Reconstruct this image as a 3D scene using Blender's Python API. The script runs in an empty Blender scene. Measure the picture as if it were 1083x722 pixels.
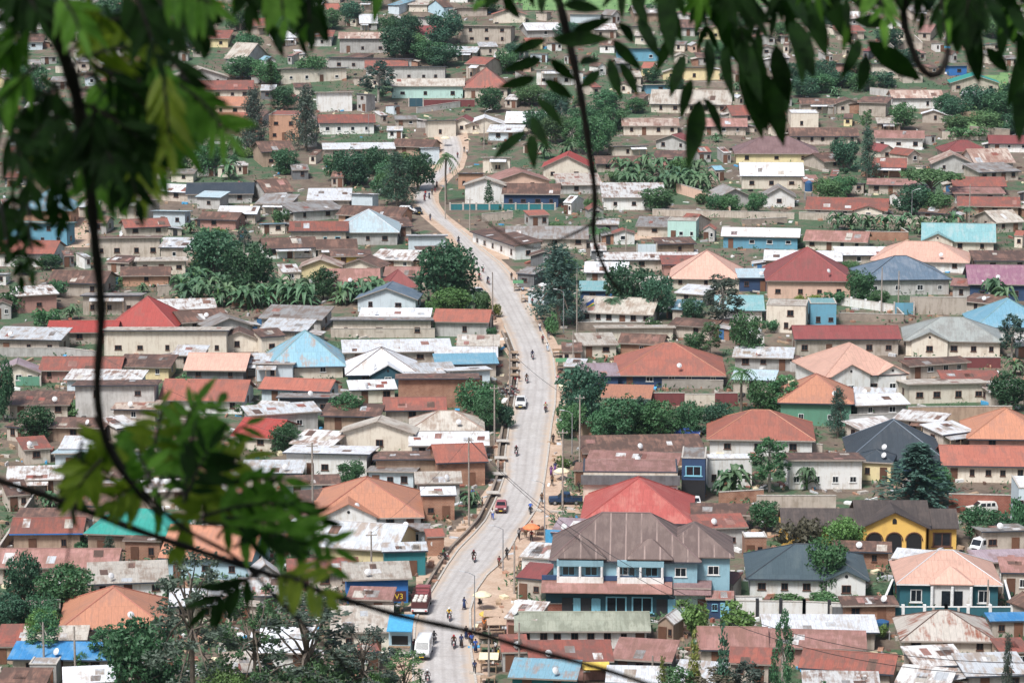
import bpy, bmesh, math, random
from mathutils import Vector, Matrix
R = math.radians
sc = bpy.context.scene
COL = sc.collection

# ------------------------------------------------------------------ camera, sky, sun, exposure
F = 3008.0                      # focal length in photograph pixels (1083 wide)
PITCH = 0.174
cam_d = bpy.data.cameras.new('camera')
cam = bpy.data.objects.new('camera', cam_d)
COL.objects.link(cam)
cam_d.sensor_width = 36.0
cam_d.lens = 36.0 * F / 1083.0
cam_d.clip_end = 6000
cam_d.clip_start = 0.1
cam.rotation_euler = (R(90) - PITCH, 0, 0)
cam_d.dof.use_dof = True
cam_d.dof.focus_distance = 470
cam_d.dof.aperture_fstop = 16.0
sc.camera = cam
SUN_EL, SUN_AZ = R(57), R(210)   # azimuth measured from +Y clockwise: the sun stands behind and to the left of the camera
w = bpy.data.worlds.new('World'); sc.world = w; w.use_nodes = True
nt = w.node_tree; bg = nt.nodes['Background']
sky = nt.nodes.new('ShaderNodeTexSky'); sky.sky_type = 'NISHITA'; sky.sun_disc = False
sky.sun_elevation = SUN_EL; sky.sun_rotation = SUN_AZ
sky.air_density = 1.0; sky.dust_density = 4.0; sky.ozone_density = 1.0
nt.links.new(sky.outputs[0], bg.inputs[0]); bg.inputs[1].default_value = 0.078
sd = bpy.data.lights.new('sun', 'SUN'); sun = bpy.data.objects.new('sun', sd); COL.objects.link(sun)
sd.energy = 3.0; sd.angle = R(14); sd.color = (0.98, 0.99, 1.0)
sdir = Vector((math.sin(SUN_AZ) * math.cos(SUN_EL), math.cos(SUN_AZ) * math.cos(SUN_EL), math.sin(SUN_EL)))
sun.rotation_euler = (-sdir).to_track_quat('-Z', 'Y').to_euler()
sun.location = sdir * 300
sc.view_settings.view_transform = 'Standard'; sc.view_settings.look = 'None'
sc.view_settings.exposure = 0.47; sc.view_settings.gamma = 1.0
sc.view_settings.use_curve_mapping = False
sc.cycles.max_bounces = 5; sc.cycles.diffuse_bounces = 2; sc.cycles.glossy_bounces = 2
sc.cycles.transmission_bounces = 3; sc.cycles.transparent_max_bounces = 4; sc.cycles.volume_bounces = 0
sc.cycles.volume_step_rate = 8; sc.cycles.use_denoising = True

# ------------------------------------------------------------------ the lie of the land: picture rows to distances
CP, SP = math.cos(PITCH), math.sin(PITCH)
KN = [(-130, 2.80), (-60, 3.0), (0, 3.2), (50, 3.4), (100, 3.65), (150, 3.95), (200, 4.3), (250, 4.7), (300, 5.15), (360, 5.65),
      (430, 6.25), (520, 7.0), (600, 7.75), (680, 8.5), (722, 8.9), (770, 9.35)]
def scale_at(py):
    py = max(-130, min(770, py))
    for (a, sa), (b, sb) in zip(KN, KN[1:]):
        if py <= b:
            return sa + (sb - sa) * (py - a) / (b - a)
def yz(py):
    zc = F / scale_at(py); v = (361 - py) / F
    return zc * (CP + v * SP), zc * (-SP + v * CP), zc
GT = sorted(yz(p)[:2] for p in range(-130, 771, 4))
def gz(Y):
    if Y <= GT[0][0]:
        a = Y / GT[0][0]
        if Y < 0: return -1.7 - 0.02 * Y
        return (-1.7) * (1 - a) + GT[0][1] * a - 9.0 * math.sin(math.pi * a) ** 0.8 * (1 if a < 1 else 0)
    if Y >= GT[-1][0]:
        d = Y - GT[-1][0]
        return GT[-1][1] + 0.2 * d - 0.00022 * d * d
    lo, hi = 0, len(GT) - 1
    while hi - lo > 1:
        m = (lo + hi) // 2
        if GT[m][0] <= Y: lo = m
        else: hi = m
    a, b = GT[lo], GT[hi]
    return a[1] + (b[1] - a[1]) * (Y - a[0]) / (b[0] - a[0])
def at(px, py, dz=0.0):          # the point of the ground seen at a picture position
    Y, Z, zc = yz(py)
    return Vector(((px - 541.5) * zc / F, Y, gz(Y) + dz))
def near(px, py, d):             # a point at distance d along the line of sight
    v = (361 - py) / F
    return Vector(((px - 541.5) / F * d, d * (CP + v * SP), d * (-SP + v * CP)))

# ------------------------------------------------------------------ materials
M = {}
class NT:
    def __init__(s, name):
        s.m = bpy.data.materials.new(name); s.m.use_nodes = True
        s.t = s.m.node_tree; s.b = s.t.nodes['Principled BSDF']
    def n(s, typ, **kw):
        nd = s.t.nodes.new('ShaderNode' + typ)
        for k, v in kw.items():
            if k.startswith('i_'): nd.inputs[k[2:].replace('_', ' ')].default_value = v
            else: setattr(nd, k, v)
        return nd
    def l(s, a, b): s.t.links.new(a, b)
    def mix(s, fac, a, b, mode='MIX'):
        nd = s.t.nodes.new('ShaderNodeMix'); nd.data_type = 'RGBA'; nd.blend_type = mode
        for k, x in ((0, fac), (6, a), (7, b)):
            if hasattr(x, 'is_output') or isinstance(x, bpy.types.NodeSocket): s.l(x, nd.inputs[k])
            elif isinstance(x, (int, float)): nd.inputs[k].default_value = x
            else: nd.inputs[k].default_value = (*x, 1)
        return nd.outputs[2]
    def ramp(s, fac, a, b, ca=(0, 0, 0), cb=(1, 1, 1)):
        r = s.t.nodes.new('ShaderNodeValToRGB'); r.color_ramp.elements[0].position = a; r.color_ramp.elements[1].position = b
        r.color_ramp.elements[0].color = (*ca, 1); r.color_ramp.elements[1].color = (*cb, 1); s.l(fac, r.inputs[0]); return r.outputs[0]
    def noise(s, vec, scale, detail=3.0, rough=0.55):
        nd = s.n('TexNoise'); nd.inputs['Scale'].default_value = scale; nd.inputs['Detail'].default_value = detail; nd.inputs['Roughness'].default_value = rough
        if vec is not None: s.l(vec, nd.inputs['Vector'])
        return nd.outputs[0]
    def mapped(s, vec, sx, sy, sz=1.0, off=None):
        mp = s.n('Mapping'); mp.inputs['Scale'].default_value = (sx, sy, sz); s.l(vec, mp.inputs[0])
        if off is not None: s.l(off, mp.inputs['Location'])
        return mp.outputs[0]
    def vary(s, col, amt):
        oi = s.n('ObjectInfo'); mr = s.n('MapRange'); s.l(oi.outputs['Random'], mr.inputs[0])
        mr.inputs[3].default_value = 1 - amt; mr.inputs[4].default_value = 1 + amt
        hs = s.n('HueSaturation'); s.l(mr.outputs[0], hs.inputs['Value']); s.l(col, hs.inputs['Color'])
        return hs.outputs[0]

def plain(name, c, rough=0.6, metal=0.0, var=0.0, spot=0.12, sc_=3.0):
    t = NT(name); tc = t.n('TexCoord')
    n = t.noise(tc.outputs['Object'], sc_, 4)
    col = t.mix(t.ramp(n, .35, .7), tuple(x * (1 - spot) for x in c), tuple(min(1, x * (1 + spot)) for x in c))
    if var: col = t.vary(col, var)
    t.l(col, t.b.inputs['Base Color']); t.b.inputs['Roughness'].default_value = rough; t.b.inputs['Metallic'].default_value = metal
    M[name] = t.m; return t.m

def roofmat(name, c, c2, rust, amt, seam=0.8, rough=0.55, line=None):
    """corrugated sheets: c/c2 two sheet tones, rust the weathering tone, amt how much of it"""
    t = NT('roof_' + name); uvn = t.n('UVMap'); uvn.uv_map = 'UVMap'; uv = uvn.outputs[0]; oi = t.n('ObjectInfo')
    cmb = t.n('CombineXYZ'); ml = t.n('Math', operation='MULTIPLY'); ml.inputs[1].default_value = 37.0
    t.l(oi.outputs['Random'], ml.inputs[0]); t.l(ml.outputs[0], cmb.inputs[0]); t.l(ml.outputs[0], cmb.inputs[1])
    p = t.mapped(uv, 1, 1, 1, cmb.outputs[0])
    br = t.n('TexBrick'); t.l(p, br.inputs['Vector']); br.offset = 0.5; br.inputs['Scale'].default_value = 1.0
    br.inputs['Brick Width'].default_value = seam; br.inputs['Row Height'].default_value = 3.4 if line is None else 60; br.inputs['Mortar Size'].default_value = 0.03 if line is None else 0.10
    br.inputs['Color1'].default_value = (*c, 1); br.inputs['Color2'].default_value = (*c2, 1)
    lc = line or tuple(x * 0.72 for x in c); br.inputs['Mortar'].default_value = (*lc, 1); br.inputs['Bias'].default_value = -0.1
    st = t.noise(t.mapped(p, 1.6, 0.22), 1.0, 5, .7)      # streaks that run down the slope
    bl = t.noise(p, 0.33, 4, .6)
    mul = t.n('Math', operation='ADD'); t.l(st, mul.inputs[0]); t.l(bl, mul.inputs[1])
    lo = 1.24 - amt * 0.42
    mask = t.ramp(mul.outputs[0], 0, 1); rr = mask.node
    mr = t.n('MapRange'); t.l(mul.outputs[0], mr.inputs[0]); mr.inputs[1].default_value = lo - .07; mr.inputs[2].default_value = lo + .12
    col = t.mix(mr.outputs[0], br.outputs[0], rust)
    fine = t.noise(t.mapped(p, 5, 1.2), 1.0, 3, .6)
    col = t.mix(t.ramp(fine, .3, .72), t.mix(1.0, col, (.80, .80, .80), 'MULTIPLY'), col)
    col = t.vary(col, .13)
    t.l(col, t.b.inputs['Base Color']); t.b.inputs['Roughness'].default_value = rough
    wv = t.n('TexWave'); wv.inputs['Scale'].default_value = 2.4; wv.inputs['Distortion'].default_value = 0.0; t.l(p, wv.inputs['Vector'])
    bp = t.n('Bump'); bp.inputs['Strength'].default_value = .25; bp.inputs['Distance'].default_value = .04
    t.l(wv.outputs[1], bp.inputs['Height']); t.l(bp.outputs[0], t.b.inputs['Normal'])
    M['r_' + name] = t.m
RUST = (.20, .085, .06)
roofmat('rust', (.29, .165, .12), (.21, .11, .08), (.13, .08, .06), .75)
roofmat('patch', (.38, .27, .21), (.24, .135, .10), (.70, .69, .67), .75)
roofmat('red', (.47, .085, .068), (.43, .075, .06), (.37, .10, .08), .35, rough=.5)
roofmat('redrust', (.38, .13, .09), (.33, .105, .08), (.24, .11, .085), .65)
roofmat('orange', (.56, .255, .155), (.52, .235, .145), (.45, .22, .15), .4)
roofmat('terra', (.46, .165, .115), (.42, .145, .10), (.33, .14, .105), .5)
roofmat('pink', (.46, .25, .215), (.38, .19, .16), (.30, .16, .125), .65)
roofmat('peach', (.72, .44, .34), (.68, .41, .32), (.58, .36, .28), .35)
roofmat('white', (.82, .83, .85), (.74, .76, .79), (.56, .50, .45), .38)
roofmat('zinc', (.62, .64, .66), (.52, .54, .56), (.40, .33, .28), .5)
roofmat('grey', (.37, .36, .35), (.31, .30, .29), (.24, .19, .16), .6)
roofmat('beige', (.60, .55, .48), (.52, .47, .40), (.36, .28, .22), .5)
roofmat('streak', (.66, .60, .53), (.60, .54, .47), (.33, .12, .07), .42)
roofmat('stripe', (.62, .52, .44), (.36, .20, .15), (.30, .17, .13), .5, seam=1.6)
roofmat('dark', (.060, .075, .090), (.050, .063, .076), (.08, .09, .10), .4, rough=.45)
roofmat('dgreen', (.075, .105, .120), (.062, .09, .103), (.09, .12, .13), .4, rough=.45)
roofmat('dbrown', (.085, .068, .062), (.065, .052, .048), (.11, .085, .075), .5, seam=.4, rough=.8)
roofmat('brown', (.165, .115, .10), (.14, .095, .085), (.21, .15, .13), .5, seam=2.0, line=(.34, .25, .22))
roofmat('mauve', (.27, .17, .165), (.23, .145, .14), (.20, .12, .115), .5)
roofmat('maroon', (.29, .082, .075), (.25, .068, .062), (.22, .08, .07), .4)
roofmat('rose', (.45, .105, .088), (.41, .092, .078), (.48, .16, .13), .4, seam=1.0)
roofmat('blue', (.06, .27, .56), (.05, .23, .50), (.14, .33, .55), .5)
roofmat('sky', (.27, .47, .56), (.23, .42, .52), (.36, .30, .27), .38)
roofmat('lblue', (.20, .41, .53), (.18, .38, .50), (.28, .44, .52), .35)
roofmat('pblue', (.52, .64, .68), (.47, .60, .65), (.45, .50, .52), .45)
roofmat('aqua', (.24, .44, .45), (.21, .40, .42), (.32, .45, .45), .45)
roofmat('teal', (.045, .38, .31), (.04, .34, .28), (.08, .36, .30), .4)
roofmat('slate', (.13, .185, .245), (.115, .165, .22), (.20, .24, .29), .5)
roofmat('moss', (.36, .37, .29), (.30, .32, .25), (.24, .25, .19), .6, seam=1.0)
roofmat('sage', (.36, .38, .36), (.32, .34, .32), (.27, .27, .25), .5)
roofmat('purple', (.33, .16, .22), (.29, .14, .20), (.40, .25, .28), .45)
roofmat('lilac', (.42, .33, .36), (.37, .29, .32), (.30, .21, .21), .5)

def wallmat(name, c, stain, amt=.4, var=.10):
    t = NT('wall_' + name); tc = t.n('TexCoord').outputs['Object']
    n1 = t.noise(tc, .55, 5, .65); n2 = t.noise(t.mapped(tc, 2.2, 2.2, .35), 1.0, 4, .65)
    ad = t.n('Math', operation='ADD'); t.l(n1, ad.inputs[0]); t.l(n2, ad.inputs[1])
    mr = t.n('MapRange'); t.l(ad.outputs[0], mr.inputs[0]); lo = 1.22 - amt * .4; mr.inputs[1].default_value = lo - .1; mr.inputs[2].default_value = lo + .2
    col = t.vary(t.mix(mr.outputs[0], c, stain), var)
    t.l(col, t.b.inputs['Base Color']); t.b.inputs['Roughness'].default_value = .85
    M['w_' + name] = t.m
wallmat('white', (.82, .81, .78), (.62, .57, .50))
wallmat('cream', (.74, .665, .555), (.56, .47, .37))
wallmat('tan', (.56, .485, .41), (.38, .315, .25), .5, .18)
wallmat('grey', (.50, .485, .46), (.36, .34, .315), .55, .16)
wallmat('dgrey', (.17, .175, .18), (.11, .11, .11), .5)
wallmat('mud', (.43, .31, .225), (.31, .215, .155), .6, .16)
wallmat('peach', (.78, .52, .40), (.62, .41, .31))
wallmat('orange', (.58, .33, .22), (.45, .26, .17))
wallmat('pinkred', (.48, .26, .215), (.36, .20, .165))
wallmat('yellow', (.80, .50, .13), (.68, .42, .12), .3)
wallmat('paleyellow', (.80, .67, .38), (.66, .54, .33))
wallmat('teal', (.030, .135, .165), (.035, .11, .13), .3)
wallmat('tealshop', (.03, .20, .22), (.04, .15, .17), .4)
wallmat('dteal', (.035, .095, .125), (.04, .08, .10), .35)
wallmat('lblue', (.50, .68, .76), (.40, .55, .62), .35)
wallmat('tealpale', (.27, .45, .52), (.22, .36, .42), .35)
wallmat('pblue', (.62, .70, .74), (.48, .54, .57), .35)
wallmat('cyan', (.15, .37, .49), (.15, .31, .40), .4)
wallmat('blue', (.035, .17, .47), (.05, .15, .36), .4)
wallmat('navy', (.035, .07, .15), (.03, .055, .11), .35)
wallmat('mint', (.55, .78, .70), (.44, .62, .56), .35)
wallmat('green', (.13, .31, .21), (.12, .25, .17), .4)
wallmat('maroon', (.21, .06, .06), (.16, .05, .05), .4)
def brickmat(name, a, b, mortar):
    t = NT('wall_' + name); uvn = t.n('UVMap'); uvn.uv_map = 'UVMap'; uv = uvn.outputs[0]
    br = t.n('TexBrick'); t.l(uv, br.inputs['Vector']); br.inputs['Scale'].default_value = 1; br.inputs['Brick Width'].default_value = .42
    br.inputs['Row Height'].default_value = .2; br.inputs['Mortar Size'].default_value = .022
    br.inputs['Color1'].default_value = (*a, 1); br.inputs['Color2'].default_value = (*b, 1); br.inputs['Mortar'].default_value = (*mortar, 1)
    n = t.noise(t.n('TexCoord').outputs['Object'], .7, 5, .65)
    col = t.mix(t.ramp(n, .35, .75), br.outputs[0], tuple(x * .65 for x in b))
    t.l(t.vary(col, .12), t.b.inputs['Base Color']); t.b.inputs['Roughness'].default_value = .9
    M['w_' + name] = t.m
brickmat('brick', (.45, .22, .135), (.36, .17, .105), (.45, .34, .26))
brickmat('rbrick', (.40, .125, .08), (.33, .10, .065), (.38, .24, .19))
brickmat('stone', (.44, .36, .29), (.33, .27, .22), (.27, .22, .18))
brickmat('block', (.47, .43, .38), (.40, .36, .31), (.36, .32, .28))

plain('glass', (.018, .022, .028), .15, spot=.3)
plain('frame_white', (.78, .78, .76), .5); plain('frame_brown', (.13, .06, .04), .6); plain('frame_blue', (.25, .55, .68), .5)
plain('door_brown', (.16, .075, .045), .6, var=.3); plain('door_blue', (.05, .16, .33), .55); plain('door_dark', (.035, .035, .04), .6)
plain('fascia', (.34, .29, .25), .7, var=.3); plain('fascia_white', (.78, .77, .74), .6); plain('fascia_dark', (.05, .06, .08), .6)
plain('wood', (.34, .235, .155), .8, var=.2, spot=.25); plain('polewood', (.36, .31, .265), .85, var=.15, spot=.2)
plain('steel', (.42, .43, .44), .4, .5); plain('wire', (.03, .03, .03), .6)
plain('concrete', (.50, .46, .41), .85, spot=.2); plain('rubber', (.02, .02, .02), .7); plain('chrome', (.6, .6, .62), .25, .9)
plain('dish', (.66, .66, .66), .5); plain('tank', (.03, .10, .22), .45); plain('black', (.02, .02, .022), .5)
plain('tarp_orange', (.85, .25, .10), .7); plain('tarp_cream', (.80, .70, .48), .7); plain('tarp_blue', (.08, .36, .62), .6); plain('tarp_tan', (.48, .345, .25), .85)
plain('tarp_yellow', (.72, .50, .10), .7); plain('tarp_green', (.10, .25, .12), .7)
plain('car_white', (.82, .82, .82), .3); plain('car_red', (.40, .12, .13), .35); plain('car_navy', (.02, .045, .10), .25); plain('car_dark', (.05, .055, .06), .3)
plain('car_cream', (.72, .70, .66), .3); plain('car_blue', (.05, .12, .40), .3); plain('crate_red', (.095, .03, .028), .8); plain('sack', (.70, .66, .60), .8)
plain('lamp_red', (.5, .02, .02), .3); plain('lamp_clear', (.75, .75, .72), .2)
plain('paint_yellow', (.85, .60, .06), .6); plain('paint_red', (.60, .08, .06), .6); plain('paint_white', (.82, .82, .80), .6)
plain('flag_green', (.05, .35, .12), .7)

def groundmat():
    t = NT('earth'); tc = t.n('TexCoord').outputs['Object']
    big = t.noise(tc, .035, 5, .62); mid = t.noise(tc, .22, 5, .65); fine = t.noise(tc, 2.2, 4, .65)
    earth = t.mix(t.ramp(mid, .35, .68), (.14, .105, .08), (.29, .225, .17))
    earth = t.mix(t.ramp(fine, .35, .7), t.mix(1.0, earth, (.74, .72, .70), 'MULTIPLY'), earth)
    grass = t.mix(t.ramp(fine, .3, .7), (.035, .075, .035), (.085, .14, .070))
    ad = t.n('Math', operation='ADD'); t.l(big, ad.inputs[0]); t.l(mid, ad.inputs[1])
    mr = t.n('MapRange'); t.l(ad.outputs[0], mr.inputs[0]); mr.inputs[1].default_value = .94; mr.inputs[2].default_value = 1.08
    t.l(t.mix(mr.outputs[0], earth, grass), t.b.inputs['Base Color']); t.b.inputs['Roughness'].default_value = .95
    M['earth'] = t.m
groundmat()
def roadmat():
    t = NT('cobbled_road'); uvn = t.n('UVMap'); uvn.uv_map = 'UVMap'; uv = uvn.outputs[0]
    br = t.n('TexBrick'); t.l(uv, br.inputs['Vector']); br.inputs['Scale'].default_value = 1; br.inputs['Brick Width'].default_value = .36; br.inputs['Row Height'].default_value = .30
    br.inputs['Mortar Size'].default_value = .02; br.inputs['Color1'].default_value = (.61, .58, .555, 1); br.inputs['Color2'].default_value = (.53, .50, .475, 1); br.inputs['Mortar'].default_value = (.42, .40, .38, 1)
    n = t.noise(t.mapped(uv, .5, .12), 1, 5, .65); n2 = t.noise(uv, .9, 4, .7)
    col = t.mix(t.ramp(n, .35, .68), t.mix(1.0, br.outputs[0], (.80, .78, .77), 'MULTIPLY'), br.outputs[0])
    col = t.mix(t.ramp(n2, .58, .8), col, (.52, .45, .385))
    jt = t.n('TexBrick'); t.l(uv, jt.inputs['Vector']); jt.offset = 0; jt.inputs['Scale'].default_value = 1; jt.inputs['Brick Width'].default_value = 60; jt.inputs['Row Height'].default_value = 5.5
    jt.inputs['Mortar Size'].default_value = .06; jt.inputs['Color1'].default_value = (1, 1, 1, 1); jt.inputs['Color2'].default_value = (1, 1, 1, 1); jt.inputs['Mortar'].default_value = (.78, .76, .74, 1)
    col = t.mix(1.0, col, jt.outputs[0], 'MULTIPLY')
    u2 = t.n('UVMap'); u2.uv_map = 'across'; sx = t.n('SeparateXYZ'); t.l(u2.outputs[0], sx.inputs[0])
    m1 = t.n('Math', operation='SUBTRACT'); t.l(sx.outputs[0], m1.inputs[0]); m1.inputs[1].default_value = .5; m2 = t.n('Math', operation='ABSOLUTE'); t.l(m1.outputs[0], m2.inputs[0])
    n3 = t.noise(uv, .55, 5, .7); m3 = t.n('Math', operation='MULTIPLY_ADD'); t.l(n3, m3.inputs[0]); m3.inputs[1].default_value = .55; t.l(m2.outputs[0], m3.inputs[2])
    mr = t.n('MapRange'); t.l(m3.outputs[0], mr.inputs[0]); mr.inputs[1].default_value = .56; mr.inputs[2].default_value = .74
    col = t.mix(mr.outputs[0], col, (.52, .42, .335))
    wv = t.n('TexWave'); wv.inputs['Scale'].default_value = 1.6; wv.inputs['Distortion'].default_value = 2.0; wv.inputs['Detail'].default_value = 2; t.l(t.mapped(u2.outputs[0], 1, .002), wv.inputs['Vector'])
    col = t.mix(t.ramp(wv.outputs[1], .55, .95), col, t.mix(1.0, col, (.90, .89, .885), 'MULTIPLY'))
    t.l(col, t.b.inputs['Base Color']); t.b.inputs['Roughness'].default_value = .8; M['road'] = t.m
roadmat()
def dirtmat(name, a, b):
    t = NT(name); tc = t.n('TexCoord').outputs['Object']
    n = t.noise(tc, .4, 5, .65); n2 = t.noise(tc, 3.0, 3, .6)
    col = t.mix(t.ramp(n, .35, .68), a, b); col = t.mix(t.ramp(n2, .35, .7), t.mix(1.0, col, (.8, .79, .78), 'MULTIPLY'), col)
    t.l(col, t.b.inputs['Base Color']); t.b.inputs['Roughness'].default_value = .95; M[name] = t.m
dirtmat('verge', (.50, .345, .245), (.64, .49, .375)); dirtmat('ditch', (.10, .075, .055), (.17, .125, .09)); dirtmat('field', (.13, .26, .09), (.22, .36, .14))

def leafmat(name, a, b, trans=.3, sc_=1.1, var=.18, rough=.55):
    t = NT('leaf_' + name); tc = t.n('TexCoord').outputs['Object']
    n = t.noise(tc, sc_, 3, .7); n2 = t.noise(tc, sc_ * 5, 2, .6)
    ad = t.n('Math', operation='ADD'); t.l(n, ad.inputs[0]); t.l(n2, ad.inputs[1])
    mr = t.n('MapRange'); t.l(ad.outputs[0], mr.inputs[0]); mr.inputs[1].default_value = .78; mr.inputs[2].default_value = 1.22
    col = t.vary(t.mix(mr.outputs[0], a, b), var + .08)
    oi = t.n('ObjectInfo'); hm_ = t.n('Math', operation='MULTIPLY'); hm_.inputs[1].default_value = 7.31; t.l(oi.outputs['Random'], hm_.inputs[0]); fr = t.n('Math', operation='FRACT'); t.l(hm_.outputs[0], fr.inputs[0])
    mh = t.n('MapRange'); t.l(fr.outputs[0], mh.inputs[0]); mh.inputs[3].default_value = .455; mh.inputs[4].default_value = .52; hs = t.n('HueSaturation'); t.l(mh.outputs[0], hs.inputs['Hue']); t.l(col, hs.inputs['Color']); col = hs.outputs[0]
    t.l(col, t.b.inputs['Base Color']); t.b.inputs['Roughness'].default_value = rough
    tr = t.n('BsdfTranslucent'); t.l(col, tr.inputs[0]); ms = t.n('MixShader'); ms.inputs[0].default_value = trans
    t.l(t.b.outputs[0], ms.inputs[1]); t.l(tr.outputs[0], ms.inputs[2]); t.l(ms.outputs[0], t.t.nodes['Material Output'].inputs[0])
    M['l_' + name] = t.m
leafmat('dark', (.026, .085, .046), (.085, .20, .11)); leafmat('mid', (.042, .13, .052), (.125, .29, .115))
leafmat('light', (.075, .18, .05), (.17, .34, .10)); leafmat('grey', (.055, .085, .065), (.12, .16, .125))
leafmat('banana', (.075, .17, .085), (.17, .31, .165), .35, 2.5); leafmat('yellow', (.15, .20, .04), (.30, .34, .09)); leafmat('bluish', (.045, .10, .075), (.10, .19, .14))
leafmat('brownish', (.10, .09, .06), (.17, .15, .10)); leafmat('weed', (.045, .10, .050), (.12, .21, .095))
leafmat('near', (.010, .036, .004), (.030, .095, .008), .45, 9.0, rough=.85); leafmat('near_halflit_tone', (.065, .24, .018), (.17, .48, .05), .5, 9.0, rough=.65); leafmat('near_backlit_tone', (.16, .36, .02), (.34, .58, .05), .55, 9.0)  # one foliage in three tones: shade and backlight painted into the leaf colours
plain('bark', (.17, .135, .105), .9, spot=.35, sc_=2.0); plain('nearbark', (.022, .016, .012), .8, spot=.4, sc_=30.0); plain('palebark', (.40, .36, .31), .85, spot=.25)

# ------------------------------------------------------------------ mesh helper
class MB:
    def __init__(s): s.v, s.f, s.uv, s.mi = [], [], [], []
    def face(s, pts, mi=0, uv=None):
        b = len(s.v); s.v.extend(Vector(p) for p in pts); s.f.append(list(range(b, b + len(pts)))); s.mi.append(mi)
        if uv is None: uv = planar([Vector(p) for p in pts])
        s.uv.append(uv)
    def box(s, x0, x1, y0, y1, z0, z1, mi=0):
        c = [(x, y, z) for x in (x0, x1) for y in (y0, y1) for z in (z0, z1)]
        for q in ((0, 1, 3, 2), (4, 6, 7, 5), (0, 4, 5, 1), (2, 3, 7, 6), (0, 2, 6, 4), (1, 5, 7, 3)): s.face([c[i] for i in q], mi)
    def hexa(s, lo, hi, mi=0):      # two rings of points joined into a solid
        n = len(lo); s.face(list(reversed(lo)), mi); s.face(hi, mi)
        for i in range(n): s.face([lo[i], lo[(i + 1) % n], hi[(i + 1) % n], hi[i]], mi)
    def slab(s, top, th, mi=0): s.hexa([Vector(p) - Vector((0, 0, th)) for p in top], [Vector(p) for p in top], mi)
    def tube(s, path, rad, n=6, mi=0, cap=True):
        path = [Vector(p) for p in path]; rings = []
        if not isinstance(rad, (list, tuple)): rad = [rad] * len(path)
        up = Vector((0, 0, 1))
        for i, p in enumerate(path):
            d = (path[min(i + 1, len(path) - 1)] - path[max(i - 1, 0)])
            d = d.normalized() if d.length > 1e-9 else Vector((0, 0, 1))
            a = d.cross(up if abs(d.z) < .9 else Vector((0, 1, 0))).normalized(); b = d.cross(a)
            rings.append([p + (a * math.cos(2 * math.pi * k / n) + b * math.sin(2 * math.pi * k / n)) * rad[i] for k in range(n)])
        base = len(s.v)
        for r in rings: s.v.extend(r)
        for i in range(len(rings) - 1):
            for k in range(n):
                q = [base + i * n + k, base + i * n + (k + 1) % n, base + (i + 1) * n + (k + 1) % n, base + (i + 1) * n + k]
                s.f.append(q); s.mi.append(mi); s.uv.append([(0, 0), (1, 0), (1, 1), (0, 1)])
        if cap:
            for i0 in (0, len(rings) - 1):
                s.f.append([base + i0 * n + k for k in range(n)]); s.mi.append(mi); s.uv.append([(0, 0)] * n)
    def disc(s, c, r, axis, th, n=14, mi=0):
        c = Vector(c); ax = Vector(axis).normalized(); s.tube([c - ax * th / 2, c + ax * th / 2], [r, r], n, mi)
    def build(s, name, mats, parent=None, smooth=False):
        me = bpy.data.meshes.new(name)
        me.from_pydata([tuple(p) for p in s.v], [], s.f)
        ul = me.uv_layers.new(name='UVMap'); flat = [c for fu in s.uv for uv in fu for c in uv]
        if len(flat) == len(me.loops) * 2: ul.data.foreach_set('uv', flat)
        if not isinstance(mats, (list, tuple)): mats = [mats]
        for m in mats: me.materials.append(M[m] if isinstance(m, str) else m)
        me.polygons.foreach_set('material_index', s.mi)
        bm = bmesh.new(); bm.from_mesh(me); bmesh.ops.remove_doubles(bm, verts=bm.verts, dist=1e-5)
        bmesh.ops.recalc_face_normals(bm, faces=bm.faces) if not getattr(s, 'open', False) else None
        bm.to_mesh(me); bm.free()
        if smooth: me.polygons.foreach_set('use_smooth', [True] * len(me.polygons))
        return obj(name, me, parent)
def planar(p):
    n = Vector((0, 0, 0))
    for i in range(len(p)):
        a, b = p[i], p[(i + 1) % len(p)]; n += a.cross(b)
    n = n.normalized() if n.length > 1e-12 else Vector((0, 0, 1))
    if abs(n.z) > .999: u = Vector((1, 0, 0)); v = Vector((0, 1, 0))
    else: u = Vector((-n.y, n.x, 0)).normalized(); v = n.cross(u)
    return [(q.dot(u), q.dot(v)) for q in p]
def obj(name, me, parent=None):
    o = bpy.data.objects.new(name, me); COL.objects.link(o)
    if parent is not None: o.parent = parent
    return o
THINGS = []       # things that wait for their label: (object, look, px, py, nick or None)
def empty(name, loc, rz=0.0, cat=None, group=None):
    o = bpy.data.objects.new(name, None); COL.objects.link(o); o.location = loc; o.rotation_euler = (0, 0, rz); o.empty_display_size = .3
    if cat: o['category'] = cat
    if group: o['group'] = group
    return o
def struct(o): o['kind'] = 'structure'; return o
def stuff(o): o['kind'] = 'stuff'; return o
def dup(root, loc, rz, scale=(1, 1, 1), name=None):
    r = root.copy(); COL.objects.link(r); r.location = loc; r.rotation_euler = (0, 0, rz); r.scale = scale
    for ch in root.children:
        c = ch.copy(); COL.objects.link(c); c.parent = r
        for g in ch.children:
            d = g.copy(); COL.objects.link(d); d.parent = c
    return r
LANDMARKS = []    # (phrase, px, py, owner)
def later(o, look, px, py, nick=None, label=None):
    THINGS.append((o, look, px, py, label))
    if nick: LANDMARKS.append((nick, px, py, o))
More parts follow.
